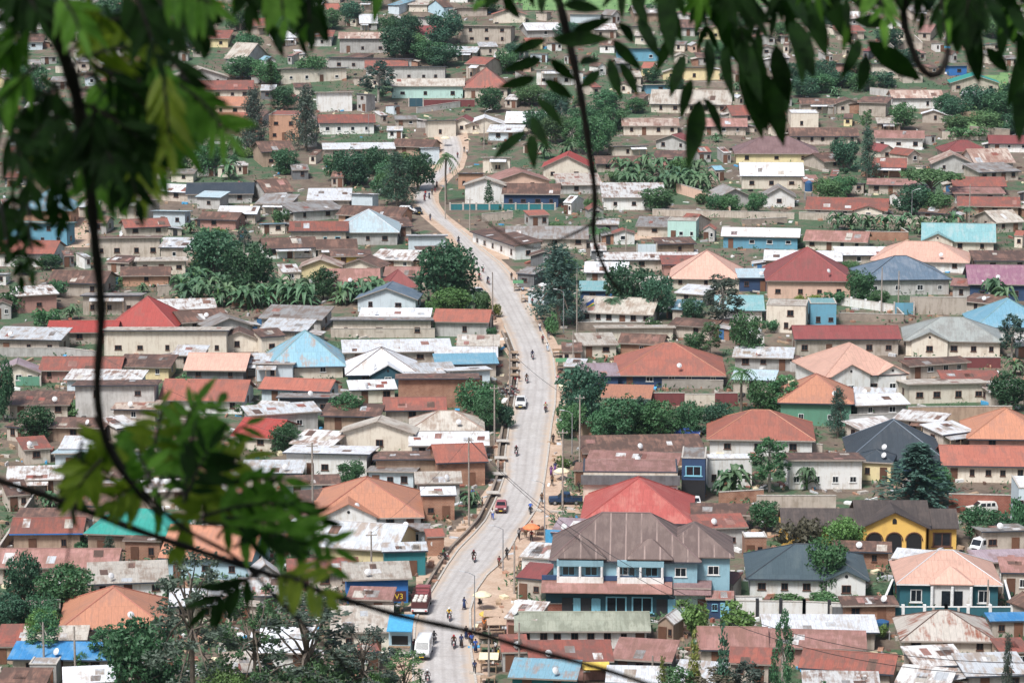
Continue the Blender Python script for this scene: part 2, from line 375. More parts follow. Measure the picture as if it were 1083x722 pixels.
# ------------------------------------------------------------------ ground, road, verges
def ground():
    ys = []
    y = -120.0
    while y < 250: ys.append(y); y += 8
    while y < 1000: ys.append(y); y += 4
    while y < 2600: ys.append(y); y += 40
    xs = list(range(-300, 301, 10)); xs = [-1500, -900, -500] + xs + [500, 900, 1500]
    v = [(x, y, gz(y)) for y in ys for x in xs]; n = len(xs)
    f = [(i * n + j, i * n + j + 1, (i + 1) * n + j + 1, (i + 1) * n + j) for i in range(len(ys) - 1) for j in range(n - 1)]
    me = bpy.data.meshes.new('ground'); me.from_pydata(v, [], f); me.materials.append(M['earth']); return struct(obj('ground', me))
ground()
ROAD = [(790, 436, 506), (722, 438, 502), (690, 438, 497), (660, 440, 496), (645, 445, 496), (625, 458, 502), (608, 468, 514), (598, 474, 526), (581, 486, 538), (564, 503, 547),
        (551, 514, 558), (537, 521, 567), (522, 528, 572), (505, 534, 575), (480, 535, 578.5), (451, 539, 582), (428, 544, 586), (402, 548, 587), (377, 547, 584), (358, 540, 576),
        (341, 532, 567), (316, 519, 554), (300, 509, 545), (291, 504, 539.5), (279, 497, 529), (262, 486, 508), (248, 477, 492), (240, 468, 482), (228, 452, 470), (215, 438, 461),
        (205, 437, 458), (198, 441, 461), (188, 452, 470), (178, 466, 484), (167, 468, 489), (158, 467, 490), (150, 466, 488), (140, 463, 484), (130, 459, 480)]
def road_at(py):
    for a, b in zip(ROAD, ROAD[1:]):
        if b[0] <= py <= a[0]:
            t = (a[0] - py) / (a[0] - b[0]); return a[1] + (b[1] - a[1]) * t, a[2] + (b[2] - a[2]) * t
    return None
def strip(name, fl, fr, dz, mat, y0=130, y1=789, step=3.0, thick=0.0):
    mb = MB(); mb.open = True; py = y1; prev = None; run = 0.0
    while py >= y0:
        l, r = road_at(py); a, b = at(fl(py, l, r), py, dz), at(fr(py, l, r), py, dz)
        if prev:
            d = ((a + b) / 2 - (prev[0] + prev[1]) / 2).length; wd = (b - a).length; n = 3
            for i in range(n):
                p = [prev[0].lerp(prev[1], i / n), prev[0].lerp(prev[1], (i + 1) / n), a.lerp(b, (i + 1) / n), a.lerp(b, i / n)]
                mb.face(p, 0, [(wd * i / n, run), (wd * (i + 1) / n, run), (wd * (i + 1) / n, run + d), (wd * i / n, run + d)])
            run += d
        prev = (a, b); py -= step if py > 330 else 1.5
    o = mb.build(name, mat); u2 = o.data.uv_layers.new(name='across')
    if name == 'road':
        n_ = 3; k = 0
        for p in o.data.polygons:
            i = k % n_; k += 1
            for li, t_ in zip(p.loop_indices, (0, 1, 1, 0)): u2.data[li].uv = ((i + t_) / n_, o.data.uv_layers[0].data[li].uv[1])
    return o
struct(strip('road', lambda y, l, r: l, lambda y, l, r: r, .09, 'road'))
sw = lambda y: 1.0 + .35 * math.sin(y * .11) + .25 * math.sin(y * .037 + 1)
struct(strip('dirt_verge', lambda y, l, r: l - 13 * scale_at(y) / 8 * sw(y), lambda y, l, r: r + 13 * scale_at(y) / 8 * sw(y + 50), .04, 'verge'))
def kerb(name, side, off, wd, ht, y0, y1, mat):
    """a raised stone edge that follows the road"""
    mb = MB(); py = y1; prev = None
    while py >= y0:
        l, r = road_at(py); k = scale_at(py); e = l - off * k if side < 0 else r + off * k
        c = [at(e - wd * k / 2, py, -.1), at(e + wd * k / 2, py, -.1)]; q = c + [c[1] + Vector((0, 0, ht + .1)), c[0] + Vector((0, 0, ht + .1))]
        if prev:
            for i in range(4): mb.face([prev[i], prev[(i + 1) % 4], q[(i + 1) % 4], q[i]])
        else: mb.face(q)
        prev = q; py -= 3
    mb.face(prev)
    return struct(mb.build(name, mat))
kerb('kerb', 1, .15, .3, .22, 345, 780, 'concrete')
kerb('kerb', -1, .12, .25, .24, 345, 780, 'concrete')
kerb('kerb', -1, 1.15, .35, .55, 350, 640, 'w_stone')
kerb('kerb', 1, .15, .3, .22, 243, 330, 'concrete')
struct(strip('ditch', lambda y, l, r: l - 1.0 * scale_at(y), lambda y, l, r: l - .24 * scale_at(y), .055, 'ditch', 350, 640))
def patch(name, pts, dz, mat):
    mb = MB(); mb.open = True
    x0, x1 = min(p[0] for p in pts), max(p[0] for p in pts); y0, y1 = min(p[1] for p in pts), max(p[1] for p in pts)
    def inside(x, y):
        c = False
        for (ax, ay), (bx, by) in zip(pts, pts[1:] + pts[:1]):
            if (ay > y) != (by > y) and x < (bx - ax) * (y - ay) / (by - ay) + ax: c = not c
        return c
    n = 26
    for i in range(n):
        for j in range(n):
            q = [(x0 + (x1 - x0) * (i + a) / n, y0 + (y1 - y0) * (j + b) / n) for a, b in ((0, 1), (1, 1), (1, 0), (0, 0))]
            if inside(sum(p[0] for p in q) / 4, sum(p[1] for p in q) / 4): mb.face([at(*p, dz) for p in q])
    return struct(mb.build(name, mat))
patch('field', [(535, -40), (1000, -50), (800, 8), (720, 14), (545, 10)], .15, 'field')
patch('field', [(1015, 85), (1083, 75), (1100, 130), (1020, 140)], .15, 'field')
patch('side_path', [(500, 262), (528, 278), (560, 262), (700, 252), (700, 247), (560, 252)], .06, 'verge')
patch('side_path', [(495, 545), (505, 560), (470, 600), (440, 620), (440, 600), (470, 570)], .06, 'verge')
patch('side_path', [(500, 660), (545, 690), (548, 600), (590, 560), (600, 500), (578, 505), (560, 560), (520, 600), (500, 640)], .05, 'verge')
patch('side_path', [(572, 520), (640, 520), (640, 545), (575, 540)], .06, 'verge')
patch('side_path', [(70, 262), (95, 262), (100, 215), (88, 205)], .06, 'verge')

# ------------------------------------------------------------------ houses
def unit_window(cell):
    fr = MB(); t = .075
    fr.box(-.5, .5, -.5, .5, .5 - t, .5); fr.box(-.5, .5, -.5, .5, -.5, -.5 + t); fr.box(-.5, -.5 + t, -.5, .5, -.5 + t, .5 - t); fr.box(.5 - t, .5, -.5, .5, -.5 + t, .5 - t)
    for k in range(1, cell): x = -.5 + k / cell; fr.box(x - t * .3, x + t * .3, -.45, .45, -.5 + t, .5 - t)
    fr.box(-.58, .58, -.9, .5, -.58, -.5)
    return fr
_w = {}
for fn in ('frame_white', 'frame_brown', 'frame_blue'):
    o = unit_window(2).build('window', [fn]); _w[fn] = o.data; bpy.data.objects.remove(o)
_m = MB(); _m.box(-.46, .46, -.06, .06, -.46, .46); o = _m.build('pane', ['glass']); PANE = o.data; bpy.data.objects.remove(o)
FARW = {}
for fn in ('frame_white', 'frame_brown', 'frame_blue'):
    _m = unit_window(1); _m.box(-.43, .43, -.2, .5, -.43, .43, 1); o = _m.build('window', [fn, 'glass']); FARW[fn] = o.data; bpy.data.objects.remove(o)
DOOR = {}
for fn in ('door_brown', 'door_blue', 'door_dark', 'frame_blue', 'frame_white', 'w_teal', 'w_green'):
    _m = MB(); _m.box(-.5, .5, -.5, .5, 0, 1); _m.box(-.58, -.5, -.7, .5, 0, 1.04); _m.box(.5, .58, -.7, .5, 0, 1.04); _m.box(-.5, .5, -.7, .5, 1, 1.04); _m.box(.34, .42, -.9, -.5, .45, .52)
    o = _m.build('door', [fn]); DOOR[fn] = o.data; bpy.data.objects.remove(o)
_m = MB()
for i in range(5):
    a, b = i / 5, (i + 1) / 5
    for k in range(12):
        t0, t1 = 2 * math.pi * k / 12, 2 * math.pi * (k + 1) / 12
        P = lambda r, t: (.45 * r * math.cos(t), .16 * r * r - .02, .45 * r * math.sin(t))
        _m.face([P(a, t0), P(b, t0), P(b, t1), P(a, t1)] if i else [P(0, 0), P(b, t0), P(b, t1)])
_m.tube([(0, 0.1, -.1), (0, .3, -.6)], .025, 5); _m.tube([(0, .02, -.3), (0, -.3, 0)], .012, 4)
_m.open = True; o = _m.build('satellite_dish', ['dish'], smooth=True); DISH = o.data; bpy.data.objects.remove(o)

def part(root, name, me, loc, rz=0, scale=(1, 1, 1), parent=None):
    o = obj(name, me, parent or root); o.location = loc; o.rotation_euler = (0, 0, rz); o.scale = scale; return o
def window(root, x, y, z, wd, ht, near_=True, fr='frame_white', rz=0):
    if near_:
        o = part(root, 'window', _w[fr], (x, y, z), rz, (wd, .09, ht)); part(root, 'pane', PANE, (0, 0, 0), parent=o)
    else: part(root, 'window', FARW[fr], (x, y, z), rz, (wd, .09, ht))
def door(root, x, y, wd=.95, ht=2.05, c='door_brown', rz=0, z=0.0): part(root, 'door', DOOR[c], (x, y, z), rz, (wd, .09, ht))
def slope_roof(t, x0, x1, y0, y1, z, rise, mb, th=.14):
    """roof solids over the rectangle of the eaves; returns the ridge lines"""
    V = Vector; c = [V((x0, y0, z)), V((x1, y0, z)), V((x1, y1, z)), V((x0, y1, z))]; cx, cy = (x0 + x1) / 2, (y0 + y1) / 2; lines = []
    dz = V((0, 0, th))
    if t == 'hip':
        W, D = x1 - x0, y1 - y0; i = min(W, D) / 2
        if W >= D: a, b = V((x0 + i * .98, cy, z + rise)), V((x1 - i * .98, cy, z + rise)); tops = [[c[0], c[1], b, a], [c[1], c[2], b], [c[2], c[3], a, b], [c[3], c[0], a]]; lines = [(c[0], a), (c[3], a), (c[1], b), (c[2], b), (a, b)]
        else: a, b = V((cx, y0 + i * .98, z + rise)), V((cx, y1 - i * .98, z + rise)); tops = [[c[0], c[1], a], [c[1], c[2], b, a], [c[2], c[3], b], [c[3], c[0], a, b]]; lines = [(c[0], a), (c[1], a), (c[2], b), (c[3], b), (a, b)]
        for f in tops: mb.face(f)
        mb.face([p - dz for p in reversed(c)])
        for i in range(4): mb.face([c[i] - dz, c[(i + 1) % 4] - dz, c[(i + 1) % 4], c[i]])
    elif t == 'gx':
        a, b = V((x0, cy, z + rise)), V((x1, cy, z + rise))
        lo = [c[0] - dz, a - dz, c[3] - dz, c[3], a, c[0]]; hi = [c[1] - dz, b - dz, c[2] - dz, c[2], b, c[1]]
        mb.hexa(lo, hi); lines = [(a, b)]
    elif t == 'gy':
        a, b = V((cx, y0, z + rise)), V((cx, y1, z + rise))
        lo = [c[0] - dz, a - dz, c[1] - dz, c[1], a, c[0]]; hi = [c[3] - dz, b - dz, c[2] - dz, c[2], b, c[3]]
        mb.hexa(lo, hi); lines = [(a, b)]
    elif t == 'mono': mb.slab([c[0], c[1], c[2] + V((0, 0, rise)), c[3] + V((0, 0, rise))], th)
    elif t == 'back': mb.slab([c[0], c[1], c[2] - V((0, 0, rise)), c[3] - V((0, 0, rise))], th)
    return lines
def wall_solid(t, W, D, hw, rise, mb, x0=None, y0=0.0):
    x0 = -W / 2 if x0 is None else x0; x1 = x0 + W; y1 = y0 + D; cy = (y0 + y1) / 2; cx = (x0 + x1) / 2; b = -1.2
    if t == 'hip': mb.box(x0, x1, y0, y1, b, hw); return
    if t in ('gx', 'mono', 'back'):
        pr = {'gx': [(y0, b), (y1, b), (y1, hw), (cy, hw + rise), (y0, hw)], 'mono': [(y0, b), (y1, b), (y1, hw + rise), (y0, hw)], 'back': [(y0, b), (y1, b), (y1, hw - rise), (y0, hw)]}[t]
        mb.hexa([Vector((x0, p, q)) for p, q in pr], [Vector((x1, p, q)) for p, q in pr]); return
    pr = [(x0, b), (x1, b), (x1, hw), (cx, hw + rise), (x0, hw)]
    mb.hexa([Vector((p, y0, q)) for p, q in pr], [Vector((p, y1, q)) for p, q in pr])
CENSUS = []
hr = random.Random(11)
def house_core(loc, yaw, W, D, hw, rise, t, roof, wall, s, win=None, dr=True, frame=None, fg=None, cap=None, fascia=None, name='house', cat='house', ov=.55, dish=None, doorc='door_brown', wings=(), parapet=False, group=None, side=None, arcade=0, extra=False):
    r = empty(name, loc, yaw, cat, group)
    ov = min(ov, W * .07)
    wb = MB(); wm = 'w_' + wall; wall_solid('hip' if t in ('flat', 'hip') else t, W, D, hw + (0 if t != 'flat' else .5), rise, wb); wb.build('wall', wm, r)
    rb = MB(); z = hw + .17
    if t == 'flat':
        rb.box(-W / 2 + .18, W / 2 - .18, .18, D - .18, hw + .25, hw + .53)
        rb.build('roof', 'r_' + roof, r)
        cb = MB(); cb.box(-W / 2 - .08, W / 2 + .08, -.08, .16, hw + .505, hw + .62); cb.box(-W / 2 - .08, -W / 2 + .16, .16, D, hw + .505, hw + .62); cb.box(W / 2 - .16, W / 2 + .08, .16, D, hw + .505, hw + .62); cb.build('parapet_cap', fascia or 'concrete', r); lines = []
    else:
        k = 1 + 2 * ov / D if t in ('mono', 'back') else 1 + ov / (D / 2 if t in ('gx', 'hip') else W / 2)
        zz = z - (rise * (k - 1) if t in ('gx', 'gy', 'hip') else rise * (k - 1) / 2 * (1 if t == 'mono' else -1))
        lines = slope_roof(t, -W / 2 - ov, W / 2 + ov, -ov, D + ov, zz, rise * k, rb)
        ro = rb.build('roof', 'r_' + roof, r)
        if lines and cap is not False:
            cb = MB()
            for a, b in lines: cb.tube([a + Vector((0, 0, .02)), b + Vector((0, 0, .02))], .085, 4)
            cb.build('ridge_cap', cap or 'r_' + roof, ro)
        if t != 'gy':
            fb = MB(); fb.box(-W / 2 - ov + .02, W / 2 + ov - .02, -ov - .035, -ov - .003, zz - .2, zz - .02); fb.build('fascia', fascia or ('fascia' if hr.random() < .6 else 'fascia_dark'), ro)
        else:
            fb = MB(); e = W / 2 + ov
            a, b, c_ = Vector((-e, -ov - .035, zz - .16)), Vector((0, -ov - .035, zz + rise * k - .16)), Vector((e, -ov - .035, zz - .16)); u = Vector((0, 0, .15)); dd = Vector((0, .03, 0))
            fb.hexa([a, b, b + u, a + u], [a + dd, b + dd, b + u + dd, a + u + dd]); fb.hexa([b, c_, c_ + u, b + u], [b + dd, c_ + dd, c_ + u + dd, b + u + dd])
            fb.build('bargeboard', fascia or 'fascia', ro)
    if t in ('mono', 'back', 'gx') and roof in ('rust', 'patch', 'grey', 'zinc', 'white', 'beige', 'pink', 'redrust', 'stripe', 'streak', 'lilac'):
        for _ in range(hr.choice((1, 2, 2, 3, 4) if s > 4 else (0, 1, 1))):
            pw, pl = hr.uniform(.8, 1.6), hr.uniform(1.2, 2.6); px_ = hr.uniform(-W / 2 + .2, max(-W / 2 + .3, W / 2 - pw - .2)); dm = D / 2 if t == 'gx' else D; y0 = hr.uniform(-ov * .5, max(0, dm - pl - .3)); y1 = min(y0 + pl, dm - .1); sg = -1 if t == 'back' else 1; m_ = sg * rise / dm
            zz_ = lambda y: z + y * m_ + .03; jx = hr.uniform(-.15, .15); pm = MB(); pm.slab([(px_, y0, zz_(y0)), (px_ + pw, y0, zz_(y0)), (px_ + pw + jx, y1, zz_(y1)), (px_ + jx, y1, zz_(y1))], .035); pm.build('roof_patch', 'r_' + hr.choice(['zinc', 'rust', 'rust', 'patch', 'grey', 'redrust', 'beige', 'pink', roof]), ro)
    if extra and W > 4.5 and hr.random() < .42:
        sg = hr.choice((-1, 1)); aw, ad = hr.uniform(1.6, 3.2), min(D * .8, hr.uniform(2.2, 4.5)); ah = hw * hr.uniform(.68, .85); yo = hr.uniform(-1.2, max(-.6, D - ad)); xa = sg * (W / 2 + .006); xb = sg * (W / 2 + aw); x0, x1 = min(xa, xb), max(xa, xb)
        q = MB(); q.box(x0, x1, yo, yo + ad, -1.2, ah); q.build('annex_wall', 'w_' + hr.choice([wall, 'tan', 'block', 'mud', 'brick', 'grey']), r); lo, hi = (.05, .5) if sg > 0 else (.5, .05)
        q = MB(); za, zb = ah + (.55 if sg > 0 else .08), ah + (.08 if sg > 0 else .55); q.slab([(x0 - (.3 if sg < 0 else -.01), yo - .35, za), (x1 + (.3 if sg > 0 else -.01), yo - .35, zb), (x1 + (.3 if sg > 0 else -.01), yo + ad + .3, zb), (x0 - (.3 if sg < 0 else -.01), yo + ad + .3, za)], .07); q.build('annex_roof', 'r_' + hr.choice(['rust', 'rust', 'zinc', 'patch', 'grey', 'beige']), r)
        if s > 4: door(r, (x0 + x1) / 2, yo - .04, .8, min(1.85, ah - .15), hr.choice(['door_dark', 'door_brown', 'door_blue']))
    if extra and W > 5 and t != 'gy' and hr.random() < .34:
        pw = W * hr.uniform(.35, .8); px_ = hr.uniform(-W / 2, W / 2 - pw); pd = hr.uniform(1.2, 2.0); q = MB(); q.slab([(px_, -pd, hw * .78), (px_ + pw, -pd, hw * .78), (px_ + pw, -.01, hw * .95), (px_, -.01, hw * .95)], .07); q.build('porch_roof', 'r_' + hr.choice([roof, 'rust', 'zinc', 'white']), r)
        for i in range(3): x = px_ + .1 + (pw - .2) * i / 2; q = MB(); q.box(x - .06, x + .06, -pd + .06, -pd + .18, -.6, hw * .75); q.build('porch_post', 'wood', r)
    for fx, gw, pr in (fg or ()):
        gx_ = fx * W; tp = rise / (min(W, D) / 2); gr = gw / 2 * min(tp, .62); back = min(D * .45, gr / max(tp, .1)) + .4
        g1 = MB(); x0 = gx_ - gw / 2; pf = [(x0, -1.2), (x0 + gw, -1.2), (x0 + gw, hw), (gx_, hw + gr), (x0, hw)]
        g1.hexa([Vector((p, -pr, q)) for p, q in pf], [Vector((p, -.004, q)) for p, q in pf]); g1.build('front_gable', wm, r)
        g2 = MB(); ln = slope_roof('gy', x0 - .35, x0 + gw + .35, -pr - .4, back, z - gr * .35 / (gw / 2) + .03, gr * (1 + .35 / (gw / 2)), g2); go = g2.build('gable_roof', 'r_' + roof, r)
        if not arcade: window(r, gx_, -pr - .04, min(1.5, hw * .6), min(1.2, gw * .3), 1.05, s > 5, frame or 'frame_white')
        vb = MB(); vb.disc((gx_, -pr - .02, hw + gr * .42), .22, (0, 1, 0), .06, 10); vb.build('gable_vent', 'black', r)
    if win is None: win = max(1, min(5, int(W / hr.uniform(3.2, 6))))
    fr = frame or hr.choice(['frame_white', 'frame_brown', 'frame_brown', 'frame_brown', 'frame_brown', 'frame_brown'])
    if hw > 1.6 and win and s > 3.3:
        two = hw > 4.6
        for lev in range(2 if two else 1):
            z0 = 1.5 if not two else (1.45 + lev * (hw / 2))
            hd = dr and (s > 6.8 or hr.random() < .4); n = win + (1 if hd else 0); di = hr.randrange(n) if hd else -1
            for i in range(n):
                x = -W / 2 + W * (i + .5) / n + hr.uniform(-.12, .12) * W / n
                if any(abs(x - fx * W) < gw / 2 + .5 for fx, gw, pr in (fg or ())): continue
                if i == di and lev == 0: door(r, x, -.04, c=doorc)
                else: window(r, x, -.04, min(z0, hw - .75), min(hr.uniform(.7, 1.3), W / n * .45), hr.uniform(.75, 1.15), s > 5, fr)
    sd_ = side if side is not None else (1 if loc[0] < 0 else -1)
    if s > 4.6 and D > 4 and hw > 1.8: window(r, sd_ * (W / 2 + .04), D * .5, 1.45, 1.1, 1.0, s > 5, fr, rz=R(90) * sd_)
    if dish or (dish is None and s > 4.8 and hr.random() < .22):
        o = part(r, 'satellite_dish', DISH, (hr.uniform(-.3, .3) * W, .15, hw + .85 + (rise * .2 if t != 'back' else 0)), hr.uniform(-.8, .8), (1, 1, 1)); o.rotation_euler.x = -.5
    return r
def shade_phrase(roof):
    return {'rust': 'rusty brown', 'patch': 'patchy tin', 'red': 'bright red', 'redrust': 'faded rusty red', 'orange': 'orange', 'terra': 'terracotta red', 'pink': 'faded pink', 'peach': 'pale peach', 'white': 'whitish metal',
            'zinc': 'dull zinc', 'grey': 'weathered grey', 'beige': 'beige', 'streak': 'rust streaked', 'stripe': 'tan striped', 'dark': 'charcoal', 'dgreen': 'dark green grey', 'dbrown': 'dark brown', 'brown': 'ribbed brown', 'mauve': 'mauve brown',
            'maroon': 'maroon', 'rose': 'rose red', 'blue': 'bright blue', 'sky': 'faded blue', 'lblue': 'light blue', 'pblue': 'pale blue', 'aqua': 'aqua', 'teal': 'teal green', 'slate': 'slate blue', 'moss': 'mossy grey', 'sage': 'sage grey', 'purple': 'purple', 'lilac': 'greyish lilac'}[roof]
def form_phrase(t): return {'hip': 'hipped', 'gx': 'gabled', 'gy': 'front gabled', 'mono': 'sloping', 'back': 'low', 'flat': 'flat'}[t]
def wall_phrase(w_): return {'pinkred': 'pinkish red', 'paleyellow': 'pale yellow', 'lblue': 'light blue', 'pblue': 'pale blue', 'dteal': 'dark teal', 'tealshop': 'teal', 'dgrey': 'dark grey', 'brick': 'brown brick', 'rbrick': 'red brick', 'stone': 'stone', 'block': 'bare block', 'mud': 'mud brown'}.get(w_, w_)
TP = {'hip': .46, 'gx': .32, 'gy': .32, 'mono': .11, 'back': .10, 'flat': .05}
def H(t, xl, xr, ye, yt, wp, roof, wall, n=None, lab=None, yaw=None, D=None, hw=None, flr=None, hide=True, **k):
    s0 = scale_at(ye)
    if wp is None or wp / s0 < 2.1: wp = 2.3 * s0
    if wp / s0 > 6.5: wp = 6.5 * s0
    py = min(768, ye + wp); Y, Z, zc = yz(py); s = F / zc; dep = math.atan2(-Z, Y); sn, cs = math.sin(dep), math.cos(dep)
    # ground falls away or rises behind: use it as it is, floors are level
    W = (xr - xl) / s; ovw = min(.4, W * .06); W -= 2 * ovw; hw_ = hw or wp / s / cs; hp = max(1.5, ye - yt) / s; tp = TP[t]
    if t in ('hip', 'gx'):
        d = D or 2 * hp / (tp * cs + sn)
        d = max(3.5, min(d, 18, W * 1.05 if t == 'hip' else 12)); rise = max(.25, min((hp - d / 2 * sn) / cs, d / 2 * .85))
    elif t == 'gy':
        d = D or max(4, min(11, W * .95)); rise = max(.16 * W, min(.36 * W, hp * .62)); d = max(3.5, min(d, (hp - rise) / sn)) if D is None else d
    elif t == 'mono':
        d = D or max(3, min(13, hp / (tp * cs + sn))); rise = max(.12, min(d * .45, (hp - d * sn) / cs))
    elif t == 'flat': d = D or max(3, min(13, hp / sn)); rise = 0
    else: d = D or max(4, min(8, W * .7)); rise = .1 * d
    if yaw is not None and n is None: yaw += hr.gauss(0, 5)
    if yaw is None: yaw = max(-36, min(36, hr.gauss(0, 15)))
    if abs(yaw) > 9 and t != 'flat' and lab is None:
        ca, sa = math.cos(R(yaw)), math.sin(R(abs(yaw))); tot = W + 2 * ovw; d = min(d, tot * .62 / max(sa, .2)); W = max(tot * .5, (tot - d * sa) / ca) - 2 * ovw
    loc = at((xl + xr) / 2, py); loc.z += .02
    if lab is None: k.setdefault('extra', True)
    r = house_core(loc, R(yaw), W, d, hw_, rise, t, roof, wall, s, **k)
    CENSUS.append((xl - 2, xr + 2, yt - 2, ye + wp))
    if lab is None and n is None and 'name' not in k and (W < 6.3 or (t in ('mono', 'back') and W < 9.5)): r.name = 'shed'; r['category'] = 'shed'; k['cat'] = 'shed'
    look = f"{'small ' if W < 6.5 else 'long ' if W > 15 else ''}{k.get('cat', 'house')} with {shade_phrase(roof)} {form_phrase(t)} roof and {wall_phrase(wall)} walls"
    later(r, look, (xl + xr) / 2, ye, n, lab)
    return r
def HL(p0, p1, hw, D, t, rise, roof, wall, n=None, lab=None, **k):
    """a house whose front wall runs between two places on the ground"""
    a, b = at(*p0), at(*p1); d = b - a; W = math.hypot(d.x, d.y); c = (a + b) / 2
    c.z = min(a.z, b.z) + .02
    s = scale_at((p0[1] + p1[1]) / 2)
    r = house_core(c, math.atan2(d.y, d.x), W, D, hw, rise, t, roof, wall, s, **k)
    CENSUS.append((min(p0[0], p1[0]), max(p0[0], p1[0]) + 6, min(p0[1], p1[1]) - hw * s - 6, max(p0[1], p1[1])))
    later(r, f"{k.get('cat', 'house')} with {shade_phrase(roof)} {form_phrase(t)} roof and {wall_phrase(wall)} walls", (p0[0] + p1[0]) / 2, (p0[1] + p1[1]) / 2, n, lab)
    return r
def compound_wall(pts, h, mat, label=None, cap='concrete', n=None, piers=None, look=None):
    P = [at(*p) for p in pts]; r = empty('boundary_wall', P[0], 0, 'wall', 'walls round the plots')
    wb, cb = MB(), MB()
    for a, b in zip(P, P[1:]):
        a, b = a - P[0], b - P[0]; d = b - a; L = math.hypot(d.x, d.y); nrm = Vector((-d.y / L, d.x / L, 0)) * .1; u = Vector((0, 0, 1)); dz = u * .8
        lo = [a - nrm - dz, b - nrm - dz, b + nrm - dz, a + nrm - dz]; hi = [a - nrm + u * h, b - nrm + u * h, b + nrm + u * h, a + nrm + u * h]; wb.hexa(lo, hi)
        n2 = nrm * 1.5; h0, h1 = h + .004, h + .11; cb.hexa([a - n2 + u * h0, b - n2 + u * h0, b + n2 + u * h0, a + n2 + u * h0], [a - n2 + u * h1, b - n2 + u * h1, b + n2 + u * h1, a + n2 + u * h1])
        if piers:
            k = max(1, round(L / 3.2))
            for i in range(k + 1):
                q = a + d * (i / k); pb = MB(); pb.box(q.x - .2, q.x + .2, q.y - .22, q.y + .22, q.z - .6, q.z + h + .35); pb.build('pier', piers, r)
    wb.build('wall', 'w_' + mat, r); cb.build('coping', cap, r)
    x = sum(p[0] for p in pts) / len(pts); y = sum(p[1] for p in pts) / len(pts)
    CENSUS.append((min(p[0] for p in pts), max(p[0] for p in pts), min(p[1] for p in pts) - h * scale_at(y), max(p[1] for p in pts)))
    later(r, look or f"{wall_phrase(mat)} boundary wall with plain coping", x, y - h * scale_at(y) / 2, n, label)
    return r
# ------------------------------------------------------------------ the houses of the town, near rows first
# --- lower strip, beside the road on its right
H('gx', 545, 687, 666, 648, 13, 'moss', 'white', 'the long mossy roof', 'long white building with mossy grey green sheet roof below the teal shop front', yaw=0, win=7)
H('mono', 560, 648, 699, 679, None, 'redrust', 'pinkred', None, 'low house with plain red sheet roof directly below the long mossy roof', yaw=1)
H('mono', 646, 711, 698, 677, 20, 'pink', 'dgrey', None, 'shed with dusky pink roof, dark open front and tall pole beside it', yaw=-7, win=2)
H('mono', 538, 610, 717, 699, None, 'sky', 'tealshop', None, 'lean-to shop with faded turquoise sheet roof at the bottom edge by the roadside stalls', yaw=0)
H('mono', 530, 560, 690, 672, None, 'redrust', 'grey', None, 'small red roofed kiosk behind the wooden roadside stalls', yaw=3)
H('mono', 533, 569, 655, 636, 24, 'patch', 'pinkred', None, 'small maroon walled shop with satellite dishes at the corner by the stalls', yaw=-12, dish=True)
H('gx', 738, 812, 686, 664, None, 'pink', 'tan', None, 'pink sheet roofed house under the two bright green bushes', yaw=0)
H('mono', 770, 815, 702, 686, None, 'redrust', 'tan')
H('mono', 640, 700, 722, 706, None, 'white', 'grey')
H('mono', 700, 768, 724, 700, None, 'zinc', 'tan')
